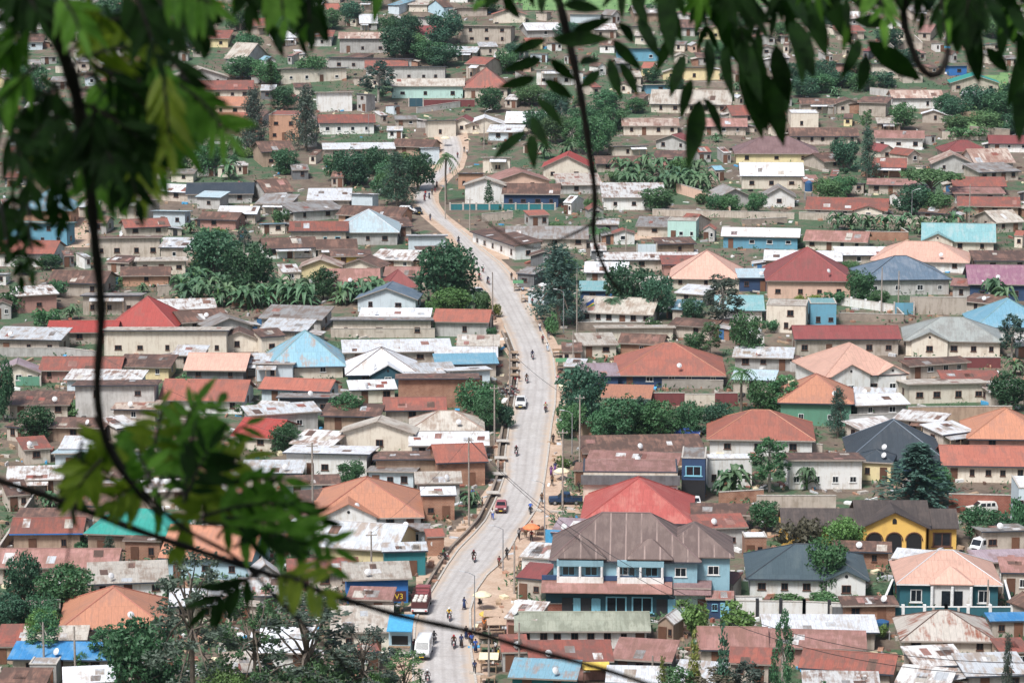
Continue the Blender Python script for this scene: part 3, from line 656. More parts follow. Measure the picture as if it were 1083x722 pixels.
def duplex():
    r = house_core(at(661, 646), R(-3), 150 / 8.1, 12.5, 7.0, 4.4, 'hip', 'brown', 'tealpale', 8.2, win=0, dr=False, cap='r_mauve', fascia='fascia_dark', name='apartment_house', cat='house', dish=False)
    W = 150 / 8.1
    q = MB(); q.box(W / 2 + .006, W / 2 + 4.2, 1.2, 11, -1.0, 7.0); q.build('wing_wall', 'w_tealpale', r); q = MB(); ln = slope_roof('hip', W / 2 - 5.5, W / 2 + 4.8, .6, 11.8, 7.16, 3.3, q); q.build('wing_roof', 'r_brown', r)
    window(r, W / 2 + 2.1, 1.16, 5.3, 1.5, 1.2, True, 'frame_white'); q = MB(); q.slab([(W / 2 - 3.0, -2.6, 3.0), (W / 2 + 1.8, -2.6, 3.0), (W / 2 + 1.8, -.05, 3.9), (W / 2 - 3.0, -.05, 3.9)], .1); q.build('porch_roof', 'r_mauve', r)
    mb = MB(); W2 = W * 1.0
    mb.box(-W / 2 - .9, W / 2 - 3.6, -2.2, -.006, -1.0, 3.25); mb.build('shop_front', 'w_dteal', r)
    aw = MB(); aw.slab([(-W / 2 - 1.5, -3.6, 3.35), (W / 2 - 3.2, -3.6, 3.35), (W / 2 - 3.2, -.05, 4.1), (-W / 2 - 1.5, -.05, 4.1)], .1); a = aw.build('awning', 'r_pink', r)
    fb = MB(); fb.box(-W / 2 - 1.5, W / 2 - 3.2, -.30, -.06, 4.12, 4.72); fb.build('fascia', 'w_navy', a)
    for i, x in enumerate((-W * .40, -W * .27, -W * .20, -W * .06, W * .12, W * .255)):
        if i in (0, 1, 5): door(r, x, -2.25, 1.15, 2.2, 'door_dark'); door(r, x + 1.25, -2.25, .8, 2.2, 'frame_blue')
        elif i == 2: door(r, x, -2.25, 1.0, 2.1, 'frame_blue')
        else: window(r, x, -2.25, 1.5, 2.7, 2.1, True, 'frame_blue')
    for i in range(2):
        x0 = -W * .40 + i * W * .42
        bb = MB(); bb.box(x0 - 1.4, x0 + 4.6, -.9, -.008, 6.1, 6.9); bb.build('balcony_beam', 'w_tealpale', r)
        pb = MB(); pb.box(x0 - 1.4, x0 + 4.6, -.9, -.76, 3.9, 4.72); pb.build('balcony_parapet', 'w_white', r)
        for q in range(3):
            c = MB(); c.tube([(x0 - 1.2 + q * 2.8, -.8, 4.7), (x0 - 1.2 + q * 2.8, -.8, 6.1)], .17, 8); c.build('column', 'paint_white', r)
        for q in range(2): window(r, x0 + q * 2.9 + .1, -.04, 5.3, 1.7, 1.2, True, 'frame_blue')
    window(r, -W * .02, -.04, 5.4, 1.5, 1.1, True, 'frame_white'); window(r, W * .385, -.04, 5.3, 1.5, 1.2, True, 'frame_white')
    for fx, gw in ((-.30, 6.2), (.17, 6.0)):
        g = MB(); slope_roof('hip', fx * W - gw / 2, fx * W + gw / 2, -1.0, 4.6, 7.22, 2.0, g); g.build('gable_roof', 'r_brown', r)
    CENSUS.append((545, 765, 540, 648))
    later(r, '', 671, 600, 'the teal shop front', 'two storey light blue house with big ribbed brown hipped roof over teal shop front')
duplex()
H('hip', 614, 733, 551, 505, 16, 'rose', 'tan', 'the rose red hip roof', 'house with steep rose red hipped roof just behind the ribbed brown roof', yaw=-4, cap='r_red', win=2)
H('mono', 549, 586, 590, 575, 24, 'patch', 'white', None, 'little white walled shop with rusty tan roof beside the blue awning', yaw=-14)
H('mono', 582, 618, 564, 549, 14, 'lilac', 'grey', None, 'shop with greyish lilac roof facing the parked dark pickup', yaw=-14)
H('mono', 545, 575, 612, 596, 22, 'maroon', 'tan', None, 'narrow maroon roofed stall left of the long teal shop awning', yaw=-10)
H('mono', 712, 752, 622, 611, 28, 'mauve', 'mint', None, 'small porch shop with green and orange mural wall joined to the teal shop', yaw=-4, name='shop', cat='shop', doorc='door_brown')
H('mono', 746, 776, 634, 626, 20, 'pink', 'navy', None, 'small dark blue kiosk with light blue doors beside the mural porch', yaw=-2, name='shop', cat='shop', doorc='frame_blue', frame='frame_blue', win=1)
H('mono', 750, 777, 617, 605, 10, 'redrust', 'tan', None, 'small rusty lean-to behind the dark blue kiosk', yaw=-12)
H('mono', 731, 792, 544, 534, 14, 'rust', 'tan', None, 'rusty strip roof behind the rose red roof, seen to its right', yaw=0)
H('mono', 736, 791, 558, 545, 24, 'redrust', 'grey', None, 'grey walled shed with red sheet roof right of the rose red roof', yaw=-6)
H('flat', 786, 812, 572, 566, 20, 'white', 'brick', None, 'small brown brick outhouse with white flat roof', yaw=0)
def carshop():
    H('flat', 614, 719, 503, 494, 34, 'pink', 'cream', 'the cream roadside showroom', 'cream showroom with dark parapet and glass doors beside the parked pickup', yaw=-2, fascia='fascia_dark', D=9, win=0, dr=False, name='showroom', cat='building')
    r = THINGS[-1][0]; s = 7.0
    fb = MB(); fb.box(-7.3, 7.3, -.5, -.004, 3.55, 4.95); fb.build('parapet', 'w_dgrey', r)
    for x in (3.4, 5.9): window(r, x, -.05, 1.9, 2.1, 2.7, True, 'frame_white')
    window(r, -4.5, -.05, 2.2, 1.0, 1.0, True, 'frame_brown')
    H('flat', 719, 747, 486, 480, 50, 'grey', 'navy', None, 'tall narrow dark blue garage bay with a white car parked inside', yaw=-2, win=0, dr=False, D=8, hw=6, name='garage', cat='garage', dish=False)
    r = THINGS[-1][0]; mb = MB(); mb.box(-1.75, 1.75, -.06, .1, 0, 3.2); mb.build('doorway', 'black', r)
    window(r, 0, -.05, 4.6, 2.4, 1.5, True, 'frame_blue')
carshop()
H('mono', 619, 716, 491, 479, 8, 'pink', 'tan', None, 'long pink roof directly behind the cream roadside showroom', yaw=0)
H('mono', 616, 746, 478, 461, 10, 'rust', 'brick', None, 'row of low brown brick shops with rusty roof behind the roadside hedge trees', yaw=-1)
H('flat', 746, 798, 489, 483, 26, 'white', 'white', None, 'plain white two storey block beside the banana plants', yaw=0, win=3)
# --- lower strip, right part
H('back', 832, 914, 487, 483, 30, 'rust', 'white', None, 'white flat fronted house with thin rusty roof edge and banana plant in front', yaw=0, D=9, win=4, dr=False)
H('gx', 996, 1092, 492, 472, 18, 'terra', 'cream', None, 'cream house with long red roof and dark balcony at the picture edge', yaw=0, win=4)
H('hip', 905, 944, 488, 476, 20, 'dark', 'paleyellow', None, 'pale yellow house peeping out behind the charcoal hip roof', yaw=0)
def yellow_house():
    r = house_core(at(944, 581), R(-1), 9.4, 9, 3.7, 2.2, 'gx', 'dbrown', 'yellow', 7.6, win=0, dr=False, dish=False, fascia='fascia_dark', cap=False)
    g = MB(); pf = [(-4.35, -1.2), (4.35, -1.2), (4.35, 3.6), (0, 5.6), (-4.35, 3.6)]
    g.hexa([Vector((p, -1.6, q)) for p, q in pf], [Vector((p, -.004, q)) for p, q in pf]); gw = g.build('front_gable', 'w_yellow', r)
    rf = MB(); slope_roof('gy', -5.1, 5.1, -2.1, 4.2, 3.45, 2.45, rf); rf.build('gable_roof', 'r_dbrown', r)
    vb = MB(); vb.disc((0, -1.62, 4.55), .3, (0, 1, 0), .06, 12); vb.box(-.3, .3, -1.66, -1.6, 4.1, 4.5); vb.build('gable_vent', 'black', r)
    for x in (-2.75, 0, 2.75):
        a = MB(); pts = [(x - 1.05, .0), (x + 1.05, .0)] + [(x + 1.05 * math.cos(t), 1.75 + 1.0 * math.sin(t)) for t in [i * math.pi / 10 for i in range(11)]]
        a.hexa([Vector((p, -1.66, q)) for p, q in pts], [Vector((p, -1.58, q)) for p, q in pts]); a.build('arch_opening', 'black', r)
        tr = MB(); pts2 = [Vector((x + 1.18 * math.cos(t), -1.68, 1.75 + 1.13 * math.sin(t))) for t in [i * math.pi / 10 for i in range(11)]]; tr.tube(pts2, .09, 5); tr.build('arch_trim', 'frame_brown', r)
    for x0, x1, D in ((-15.4, -4.9, 6.5), (4.9, 8.9, 6.5)):
        wl = MB(); xx0, xx1 = (x0, x1 - .15) if x0 < 0 else (x0 + .15, x1); wl.box(xx0, xx1, .4, D, -1.2, 3.2); wl.build('wing_wall', 'w_yellow', r)
        wr = MB(); slope_roof('gx', x0 - .2, x1 + .3, -.2, D + .4, 3.15, 2.0, wr); wr.build('wing_roof', 'r_dbrown', r)
    window(r, 6.9, .36, 1.4, 2.6, 2.0, True, 'frame_brown'); window(r, -12, .36, 1.5, 1.4, 1.2, True, 'frame_brown')
    CENSUS.append((823, 1010, 524, 580)); later(r, '', 944, 555, 'the yellow arched house', 'bright yellow house with three dark arches and dark brown shingle roof')
yellow_house()
H('hip', 790, 918, 611, 576, 21, 'dgreen', 'white', 'the dark green hip roof', 'white villa with wide dark green grey hipped roof behind the panelled wall', yaw=-3, win=4, frame='frame_brown', fg=((.33, 5.0, .9),), cap='r_dark')
def teal_villa():
    r = house_core(at(1003, 645), R(-3), 12.6, 11, 3.7, 2.75, 'hip', 'peach', 'teal', 8.1, win=0, dr=False, dish=False, cap='r_white', fascia='fascia_white')
    g = MB(); slope_roof('hip', -2.6, 3.0, -1.6, 4, 3.9, 1.7, g); g.build('gable_roof', 'r_peach', r)
    p = MB(); p.box(-2.2, 2.6, -1.2, -.004, -1, 3.6); p.build('porch_wall', 'w_white', r)
    for x in (-.5, 1.1): d = MB(); d.box(x - .55, x + .55, -1.26, -1.1, .1, 2.9); d.build('porch_opening', 'glass', r)
    for x in (-2.3, .3, 2.7): c = MB(); c.tube([(x, -1.5, -.5), (x, -1.5, 3.55)], .2, 10); c.build('column', 'paint_white', r)
    for x in (-4.2, 4.5): window(r, x, -.04, 1.9, 1.5, 1.7, True, 'frame_white')
    CENSUS.append((930, 1072, 578, 656)); later(r, '', 1003, 610, 'the dark teal villa', 'dark teal villa with pale peach hipped roof and white pillared porch')
teal_villa()
H('mono', 942, 985, 592, 582, 30, 'white', 'teal', None, 'dark teal side building with sloping white roof behind the villa', yaw=-18, win=0, dr=False)
H('hip', 953, 1051, 676, 646, 14, 'streak', 'cream', 'the rust streaked cream roof', 'cream house with cream hipped roof dripping red rust streaks', yaw=-2, cap='r_rust', win=2)
H('mono', 808, 928, 668, 652, 8, 'white', 'tan', None, 'long low building with weathered white flat roof behind the pink roofs', yaw=0)
H('mono', 812, 915, 685, 668, 16, 'pink', 'pinkred', None, 'pinkish red walled house with faded pink sheet roof', yaw=0, win=2)
H('gx', 845, 944, 708, 690, 12, 'redrust', 'tan', None, 'low house with red rust gabled roof in front of the pinkish walled house', yaw=-6)
H('mono', 966, 1025, 704, 684, 16, 'patch', 'tan', None, 'shed with patchy rust roof just below the rust streaked cream roof', yaw=6)
H('mono', 1020, 1090, 714, 692, None, 'zinc', 'grey'); H('mono', 940, 1010, 724, 706, None, 'patch', 'tan'); H('mono', 850, 930, 730, 712, None, 'patch', 'grey')
H('mono', 1046, 1090, 657, 650, 12, 'blue', 'tan', None, 'small shed with bright blue roof at the edge near the teal villa', yaw=0)
H('back', 1036, 1090, 562, 559, 22, 'grey', 'tan', None, 'tan walled building below the brick wall and white SUV', yaw=2, D=6)
H('mono', 1058, 1092, 606, 590, 22, 'pink', 'tan', None, 'tan house with pink roof at the edge behind the teal villa', yaw=0)
H('mono', 1030, 1092, 594, 583, 14, 'lilac', 'cream', None, 'cream walled shed with lilac roof behind the villa yard', yaw=-4)
H('flat', 1075, 1095, 520, 515, 46, 'white', 'pblue', None, 'tall pale blue building cut off by the picture edge', yaw=0, D=8)
H('mono', 1056, 1090, 690, 676, 16, 'redrust', 'mud'); H('mono', 890, 950, 640, 632, 10, 'rust', 'brick', None, 'narrow rusty roof between the two villas', yaw=0)
H('mono', 880, 942, 583, 574, 18, 'rust', 'brick', None, 'rusty lean-to right below the yellow arched house', yaw=-5)
# --- lower strip, left of the road
def orange_house():
    H('hip', 330, 448, 546, 505, 14, 'orange', 'white', 'the big orange roof', 'large white house with big orange cross gabled roof beside the road', yaw=4, fg=((-.18, 8.0, .7),), cap='r_terra', win=4)
orange_house()
H('back', 300, 391, 480, 474, 24, 'white', 'white', None, 'white house with thin pale roof and brown windows behind the big orange roof', yaw=-1, D=10, win=4, frame='frame_brown')
H('back', 395, 512, 486, 482, 22, 'rust', 'mud', 'the mud brick workshop', 'large mud brown workshop with scarred wall next to the road', yaw=2, D=10, win=1)
H('gx', 461, 516, 488, 470, 26, 'terra', 'brick', None, 'brick house with orange red roof end facing the road', yaw=8)
H('mono', 545, 567, 290, 283, 14, 'grey', 'dgrey', None, 'dark fronted roadside shop near the navy gate', yaw=-30, name='shop', cat='shop')
H('mono', 556, 578, 308, 300, 14, 'patch', 'pblue', None, 'pale blue roadside shop left of the tall feathery tree', yaw=-30, name='shop', cat='shop')
H('mono', 594, 616, 372, 363, 14, 'rust', 'tan', None, 'rusty roofed roadside shop beside the flag house', yaw=-8, name='shop', cat='shop')
H('mono', 596, 618, 388, 380, 12, 'zinc', 'green', None, 'green fronted roadside shop left of the lilac roof', yaw=-8, name='shop', cat='shop')
H('mono', 606, 630, 498, 490, 16, 'rust', 'mud', None, 'mud walled roadside hut left of the cream showroom', yaw=-8, name='shop', cat='shop')
H('back', 387, 440, 499, 497, 18, 'grey', 'pblue', None, 'pale blue grey house with dark blue windows behind the orange roof', yaw=0, D=6, win=2)
H('mono', 439, 489, 511, 500, 20, 'beige', 'grey', None, 'low grey shop with beige flat roof below the mud brick workshop', yaw=2, win=1)
H('mono', 297, 360, 512, 504, 10, 'rust', 'pblue', None, 'pale blue wall with thin rusty roof left of the big orange roof', yaw=6)
H('mono', 313, 352, 529, 519, 10, 'rust', 'tan')
H('mono', 445, 483, 524, 516, 26, 'white', 'brick', None, 'brick porch with white sheet roof above the roadside path', yaw=6, win=1)
H('gx', 334, 421, 579, 553, 20, 'zinc', 'paleyellow', 'the zinc gable roof', 'tan yellow walled hall with wide dull zinc roof', yaw=-14, D=11, win=0, dr=False)
H('back', 386, 452, 561, 558, 18, 'grey', 'pblue', None, 'pale blue flat roofed house below the big orange roof', yaw=2, D=6, win=2)
H('mono', 404, 453, 583, 575, 26, 'zinc', 'tealshop', 'the plain teal shop', 'teal shop with grey sheet roof and columned stalls along its side', yaw=6, name='shop', cat='shop', win=1)
H('mono', 451, 471, 568, 560, 20, 'terra', 'brick', None, 'narrow gate porch with small red roof near the round red sign', yaw=8, win=0)
def blue_shop():
    H('mono', 364, 435, 612, 596, 26, 'beige', 'blue', 'the blue painted shop', 'bright blue shop with junk covered beige roof and V3 painted on its wall', yaw=6, name='shop', cat='shop', win=2, dr=False, dish=True)
    r = THINGS[-1][0]
    mb = MB(); mb.box(2.0, 3.7, -.045, -.01, .25, 1.6); mb.build('painted_panel', 'crate_red', r)
    for i, (t, m, x, z, sz) in enumerate((('V3', 'paint_yellow', 2.2, .55, 1.05),)):
        c = bpy.data.curves.new('lettering', 'FONT'); c.body = t; c.size = sz; c.extrude = .01
        q = bpy.data.objects.new('lettering_source', c); COL.objects.link(q); c = bpy.data.meshes.new_from_object(q.evaluated_get(bpy.context.evaluated_depsgraph_get())); bpy.data.objects.remove(q); c.materials.clear()
        o = obj('lettering', c); o.rotation_euler = (R(90), 0, 0); o.location = (x, -.06, z); o.parent = r; c.materials.append(M[m])
    a = MB(); a.tube([(-1.5, -.05, 1.2), (-.5, -.05, 1.5), (.6, -.05, 1.1), (1.4, -.05, 1.6)], .25, 5); a.build('mural_band', 'paint_yellow', r)
blue_shop()
H('mono', 305, 380, 606, 592, 14, 'redrust', 'tan', None, 'house with dull red roof between the blue shop and the zinc roof', yaw=4)
H('mono', 366, 416, 634, 622, 20, 'pink', 'tan', None, 'tan house with dark window right below the blue painted shop', yaw=3, win=1)
H('mono', 350, 416, 668, 642, 22, 'beige', 'cream', None, 'cream walled house with beige flat roof behind the bottom trees', yaw=3, win=1)
H('mono', 380, 402, 690, 682, 14, 'redrust', 'tan', None, 'small red roofed lean-to beside the trees at the roadside', yaw=10)
H('gy', 262, 300, 608, 590, 16, 'zinc', 'grey'); H('mono', 262, 330, 690, 665, None, 'white', 'white'); H('mono', 234, 275, 712, 690, None, 'beige', 'white')
H('hip', 89, 186, 564, 538, 24, 'teal', 'mud', 'the teal green roof', 'brown walled house with vivid teal green hipped roof', yaw=-8, cap=False)
H('gx', 12, 88, 563, 548, 22, 'redrust', 'mud', None, 'house with red roof and blue edge left of the teal green roof', yaw=2, fascia='w_blue')
H('mono', 17, 97, 549, 539, 10, 'rust', 'tan', None, 'long rusty roof running up to the teal green roof', yaw=1)
H('gx', 67, 122, 534, 512, 14, 'rust', 'tan'); H('mono', 8, 72, 507, 494, 14, 'patch', 'tan'); H('mono', 0, 40, 524, 508, 14, 'rust', 'tan'); H('gx', 96, 150, 506, 494, 12, 'rust', 'tan')
H('back', 56, 120, 480, 477, 18, 'pblue', 'pblue', None, 'pale sky blue walled house above the leafy branch', yaw=0, D=6)
H('gx', -10, 124, 599, 581, 14, 'pink', 'tan', 'the long pink roof', 'long tan building with weathered pink gabled roof above the dark hedge trees', yaw=0, win=3)
H('mono', 94, 178, 616, 595, 15, 'beige', 'white', None, 'whitewashed house with beige flat roof behind the orange hip roof', yaw=3)
H('hip', 64, 175, 663, 621, 20, 'orange', 'tan', 'the low orange hip roof', 'house with orange hipped roof rising between the dark trees low in the picture', yaw=6, cap='r_terra')
H('mono', 10, 118, 697, 681, 18, 'blue', 'tan', 'the bright blue sheet roof', 'tan shed with long bright blue sheet roof near the bottom corner', yaw=-2, win=2)
H('mono', 24, 92, 677, 664, 12, 'beige', 'tan', None, 'shed with pale grey roof right behind the bright blue sheet roof', yaw=4)
H('mono', -6, 30, 684, 661, 18, 'redrust', 'mud', None, 'mud walled hut with rusty red roof at the very edge near the blue roof', yaw=0)
H('gx', 168, 268, 590, 557, 22, 'orange', 'lblue', None, 'light blue house with salmon orange roof half hidden by the leafy branch', yaw=-6)
H('mono', 64, 126, 722, 706, None, 'white', 'grey'); H('flat', 30, 62, 707, 700, 14, 'zinc', 'grey'); H('mono', -4, 50, 724, 708, None, 'rust', 'mud'); H('mono', 205, 262, 546, 526, 14, 'rust', 'tan')
H('mono', 130, 172, 572, 566, 22, 'rust', 'brick', None, 'brick lean-to with open dark front beside the teal green roof', yaw=-4); H('gx', 200, 265, 522, 505, 14, 'redrust', 'tan'); H('mono', 150, 205, 520, 508, 12, 'patch', 'tan'); H('mono', 235, 300, 560, 545, 14, 'pink', 'tan'); H('mono', 250, 300, 630, 612, 14, 'patch', 'grey')
H('mono', 270, 330, 545, 533, 12, 'pink', 'tan'); H('mono', 255, 320, 500, 488, 12, 'zinc', 'tan'); H('mono', 180, 250, 640, 624, 14, 'white', 'cream')
# --- middle strip, left of the road
H('hip', 283, 365, 386, 350, 14, 'sky', 'cream', 'the faded blue hip roof', 'cream house with faded rust flecked blue hipped roof', yaw=5, win=2, cap='r_aqua')
def white_teal():
    H('hip', 366, 443, 395, 368, 12, 'white', 'dteal', 'the white and teal house', 'dark teal house with white metal roof and pointed front gable', yaw=4, fg=((.08, 5.8, 1.2),), cap='r_rust', win=2)
white_teal()
H('back', 350, 458, 339, 336, 18, 'grey', 'tan', None, 'long tan wall house below the white and rust strip roof', yaw=0, D=7, win=3)
H('mono', 380, 455, 335, 327, 10, 'white', 'grey', None, 'house with white and rust strip roof below the banana leaves', yaw=-2)
H('gx', 458, 517, 340, 328, 16, 'terra', 'grey', 'the red gable by the road bend', 'grey house with terracotta gabled roof just below the big round roadside tree', yaw=-6, win=1, dr=False)
H('mono', 363, 478, 372, 360, 14, 'white', 'tan', None, 'long house with white sheet roof behind the white and teal house', yaw=8)
H('mono', 483, 528, 366, 355, 12, 'beige', 'cream', None, 'cream roadside shop with beige roof, furthest up of the pale shop row', yaw=6, name='shop', cat='shop')
H('mono', 460, 526, 378, 368, 8, 'white', 'grey', None, 'roadside shop with white roof between the cream and blue shop roofs', yaw=6, name='shop', cat='shop')
H('mono', 461, 527, 385, 375, 14, 'lblue', 'tan', 'the sky blue shop roof', 'roadside shop with sky blue sheet roof', yaw=6, name='shop', cat='shop')
H('back', 473, 521, 392, 389, 18, 'white', 'pblue', None, 'pale grey shop below the sky blue shop roof', yaw=8, D=6, win=1, name='shop', cat='shop')
H('mono', 426, 484, 395, 385, 10, 'zinc', 'tan', None, 'shed with zinc roof right behind the brown brick block', yaw=4)
H('back', 419, 507, 401, 396, 30, 'rust', 'brick', 'the brown brick block', 'big windowless brown brick block left of the white car', yaw=2, D=9, win=0, dr=False)
H('gx', 406, 472, 433, 421, 12, 'redrust', 'tan', None, 'low house with red rust roof in front of the brown brick block', yaw=8)
H('gy', 360, 440, 457, 440, 21, 'beige', 'cream', 'the beige front gable', 'cream house with beige gabled front facing the viewer', yaw=-6, win=1, dr=False)
H('hip', 433, 512, 454, 435, 10, 'beige', 'tan', None, 'house with ridged tan beige hipped roof behind the white sheet roof', yaw=0, cap='r_stripe')
H('mono', 433, 517, 471, 458, 12, 'white', 'white', None, 'roadside house with broad white sheet roof above the mud brick workshop', yaw=3, win=2)
H('gx', 273, 350, 412, 401, 14, 'terra', 'pblue', None, 'long low house with orange brown roof below the faded blue hip roof', yaw=0)
H('back', 293, 358, 421, 419, 18, 'grey', 'dgrey', None, 'dark grey flat roofed house below the orange brown roof', yaw=0, D=7)
H('mono', 262, 340, 437, 428, 20, 'zinc', 'grey', None, 'grey house with slanting white roof edge beside the round shrub', yaw=14)
H('gx', 243, 292, 462, 443, 14, 'red', 'cream', None, 'house with bright red roof partly behind the lower leaves', yaw=-18)
H('mono', 370, 420, 412, 403, 14, 'white', 'cream', None, 'cream shed with white flat roof left of the brown brick block', yaw=4)
H('mono', 300, 360, 470, 456, 14, 'patch', 'tan'); H('mono', 340, 402, 440, 428, 10, 'rust', 'mud')
H('gx', 345, 402, 303, 285, 14, 'pink', 'tan', None, 'house with dusty pink roof behind the banana plants', yaw=2)
H('hip', 406, 443, 303, 282, 14, 'maroon', 'pblue', None, 'house with deep red roof tucked beside the big round roadside tree', yaw=16)
H('gy', 376, 442, 316, 298, 14, 'slate', 'pblue', None, 'pale blue house with slate blue gabled roof above the banana leaves', yaw=-6)
H('gx', 306, 368, 244, 235, 16, 'redrust', 'tan', None, 'tan house with red roof and blue windows left of the pale blue hip roof', yaw=0, frame='frame_blue')
H('hip', 355, 422, 245, 222, 14, 'pblue', 'grey', 'the pale blue hip roof', 'grey house with pale blue hipped roof left of the upper road', yaw=0, cap='r_white')
H('back', 430, 473, 250, 247, 17, 'zinc', 'pblue', None, 'shed of corrugated silver sheets beside the upper road', yaw=6, D=7, win=0)
H('gx', 275, 340, 262, 252, 10, 'rust', 'white'); H('gx', 335, 378, 263, 254, 9, 'rust', 'tan'); H('mono', 350, 393, 271, 265, 8, 'rust', 'yellow', None, 'yellow walled strip house among the rusty roofs', yaw=0)
H('gy', 317, 362, 282, 270, 9, 'stripe', 'paleyellow', None, 'pale yellow house with striped rust gable, one of a touching pair', yaw=-8); H('gy', 358, 404, 282, 270, 9, 'rust', 'cream', None, 'cream house with rusty gable beside its striped roof twin', yaw=-8)
H('mono', 386, 442, 275, 265, 10, 'patch', 'cream'); H('mono', 270, 346, 337, 324, 12, 'grey', 'grey'); H('mono', 270, 328, 350, 338, 10, 'zinc', 'tan'); H('mono', 270, 308, 356, 348, 18, 'rust', 'cream'); H('back', 268, 312, 385, 383, 18, 'zinc', 'pblue'); H('gx', 406, 452, 292, 283, 8, 'pink', 'tan'); H('mono', 440, 476, 270, 261, 8, 'rust', 'tan')
H('hip', 113, 187, 345, 314, 8, 'red', 'pblue', 'the bright red pyramid roof', 'house with vivid red pyramid roof above the long beige house', yaw=-4, cap='r_rose')
H('gx', 50, 124, 351, 340, 10, 'red', 'tan', None, 'low wing with red roof running off the bright red pyramid roof', yaw=-4)
H('back', 108, 242, 350, 347, 26, 'beige', 'cream', 'the long beige house', 'long beige house with a row of small dark windows', yaw=0, D=8, win=5, dr=False)
H('mono', -8, 66, 359, 347, 16, 'zinc', 'tan', None, 'tan house with broad dull zinc roof at the left edge', yaw=-4)
H('gx', 42, 128, 391, 378, 12, 'redrust', 'pinkred', None, 'salmon walled house with red rust roof crossed by the dark twig', yaw=0)
H('mono', 124, 181, 388, 376, 12, 'rust', 'paleyellow', None, 'pale yellow house with rusty brown front roof', yaw=2, win=2)
H('gx', 195, 260, 391, 374, 12, 'peach', 'dgrey', 'the pale peach gable', 'dark grey house with smooth pale peach roof', yaw=-3)
H('gx', 168, 259, 423, 402, 14, 'terra', 'white', 'the orange gable', 'white house with long orange roof above the bright leaves', yaw=-4)
H('gy', -6, 43, 394, 379, 14, 'lilac', 'cream', None, 'cream house with purple grey roof behind a green fence', yaw=6, win=2)
H('mono', 68, 150, 402, 392, 8, 'patch', 'pblue', None, 'house with white and red patched sheet roof below the salmon house', yaw=0)
H('back', 78, 166, 408, 405, 34, 'rust', 'grey', None, 'tall blank grey house with thin rusty roof', yaw=4, D=9, win=1)
H('mono', 118, 167, 433, 424, 10, 'stripe', 'tan'); H('mono', 8, 74, 428, 415, 14, 'rust', 'tan'); H('mono', 53, 112, 452, 443, 12, 'rust', 'mud'); H('mono', 112, 160, 452, 440, 14, 'patch', 'tan')
H('mono', 18, 62, 475, 462, 12, 'redrust', 'tan'); H('mono', 62, 104, 475, 462, 12, 'white', 'tan', None, 'house with clean white sheet roof next to its red neighbour', yaw=0); H('mono', 160, 240, 470, 455, 14, 'rust', 'tan'); H('mono', -4, 40, 452, 440, 12, 'rust', 'tan')
H('back', 98, 171, 252, 249, 20, 'rust', 'tan', None, 'tan house with a line of small windows above the rusty roofs', yaw=2, D=8, win=4, dr=False)
H('mono', 168, 202, 262, 252, 14, 'zinc', 'tan'); H('gx', 50, 112, 299, 287, 14, 'rust', 'tan'); H('gx', 128, 180, 291, 283, 9, 'rust', 'orange'); H('back', 86, 150, 313, 311, 20, 'grey', 'tan'); H('mono', 13, 67, 312, 303, 18, 'patch', 'pinkred')
H('gx', -4, 58, 268, 255, 14, 'terra', 'white', None, 'white house with orange red roof below the blue house', yaw=-3); H('mono', 108, 142, 278, 271, 10, 'rust', 'tan'); H('mono', 143, 198, 276, 273, 14, 'beige', 'cream')
H('mono', 166, 232, 327, 317, 10, 'patch', 'tan'); H('gx', 183, 252, 339, 328, 9, 'rust', 'tan'); H('gy', 213, 272, 345, 331, 12, 'grey', 'grey'); H('gy', 232, 274, 358, 346, 14, 'rust', 'cream'); H('mono', 181, 216, 376, 366, 8, 'zinc', 'tan'); H('mono', 240, 292, 384, 375, 10, 'zinc', 'grey'); H('mono', 258, 300, 436, 425, 12, 'patch', 'tan')
# --- middle strip, right of the road
H('hip', 708, 785, 294, 265, 12, 'peach', 'cream', 'the peach pyramid roof', 'cream house with smooth peach pyramid roof', yaw=-5, win=3, cap='r_pink')
H('hip', 810, 901, 296, 262, 20, 'maroon', 'peach', 'the maroon hip roof', 'peach house with tall maroon hipped roof and white columns', yaw=-3, win=4, cap='r_rose')
H('hip', 913, 1006, 295, 271, 17, 'slate', 'grey', 'the slate blue roof', 'grey house with slate blue hipped roof', yaw=4, cap='r_dark')
H('hip', 921, 1024, 276, 256, 10, 'peach', 'white', None, 'house with wide peach roof right behind the slate blue roof', yaw=-4)
H('gx', 975, 1052, 255, 237, 12, 'aqua', 'cream', 'the aqua gable', 'cream house with aqua blue roof on the right slope', yaw=-8, win=3, fg=((-.3, 6.5, .6),))
H('gx', 850, 917, 255, 245, 10, 'pink', 'cream', None, 'cream house with plain pink red roof left of the peach roof', yaw=-3)
H('gx', 1024, 1092, 300, 281, 18, 'purple', 'navy', 'the purple roof', 'navy walled house with purple roof at the right edge', yaw=-4)
H('hip', 1031, 1112, 345, 316, 15, 'lblue', 'white', 'the light blue pyramid', 'white house with light blue pyramid roof at the right edge', yaw=0, cap='r_aqua')
H('gx', 840, 952, 358, 345, 18, 'maroon', 'tan', 'the brown veranda house', 'long house with brown red roof and dark veranda openings', yaw=0, win=4)
H('hip', 956, 1059, 360, 336, 17, 'sage', 'cream', 'the sage grey roof', 'cream house with sage grey hipped roof and brown windows', yaw=-6, fg=((-.25, 6.5, .7),), frame='frame_brown', win=5)
H('hip', 868, 962, 396, 363, 22, 'peach', 'white', 'the white gabled villa', 'white villa with pale peach many gabled roof and a skylight', yaw=14, fg=((-.2, 7, .7), (.33, 5, .5)), win=3)
H('hip', 823, 902, 425, 396, 25, 'orange', 'green', 'the orange roof over green walls', 'green and white house with orange hipped roof', yaw=-6, frame='frame_white', win=2, cap='r_terra')
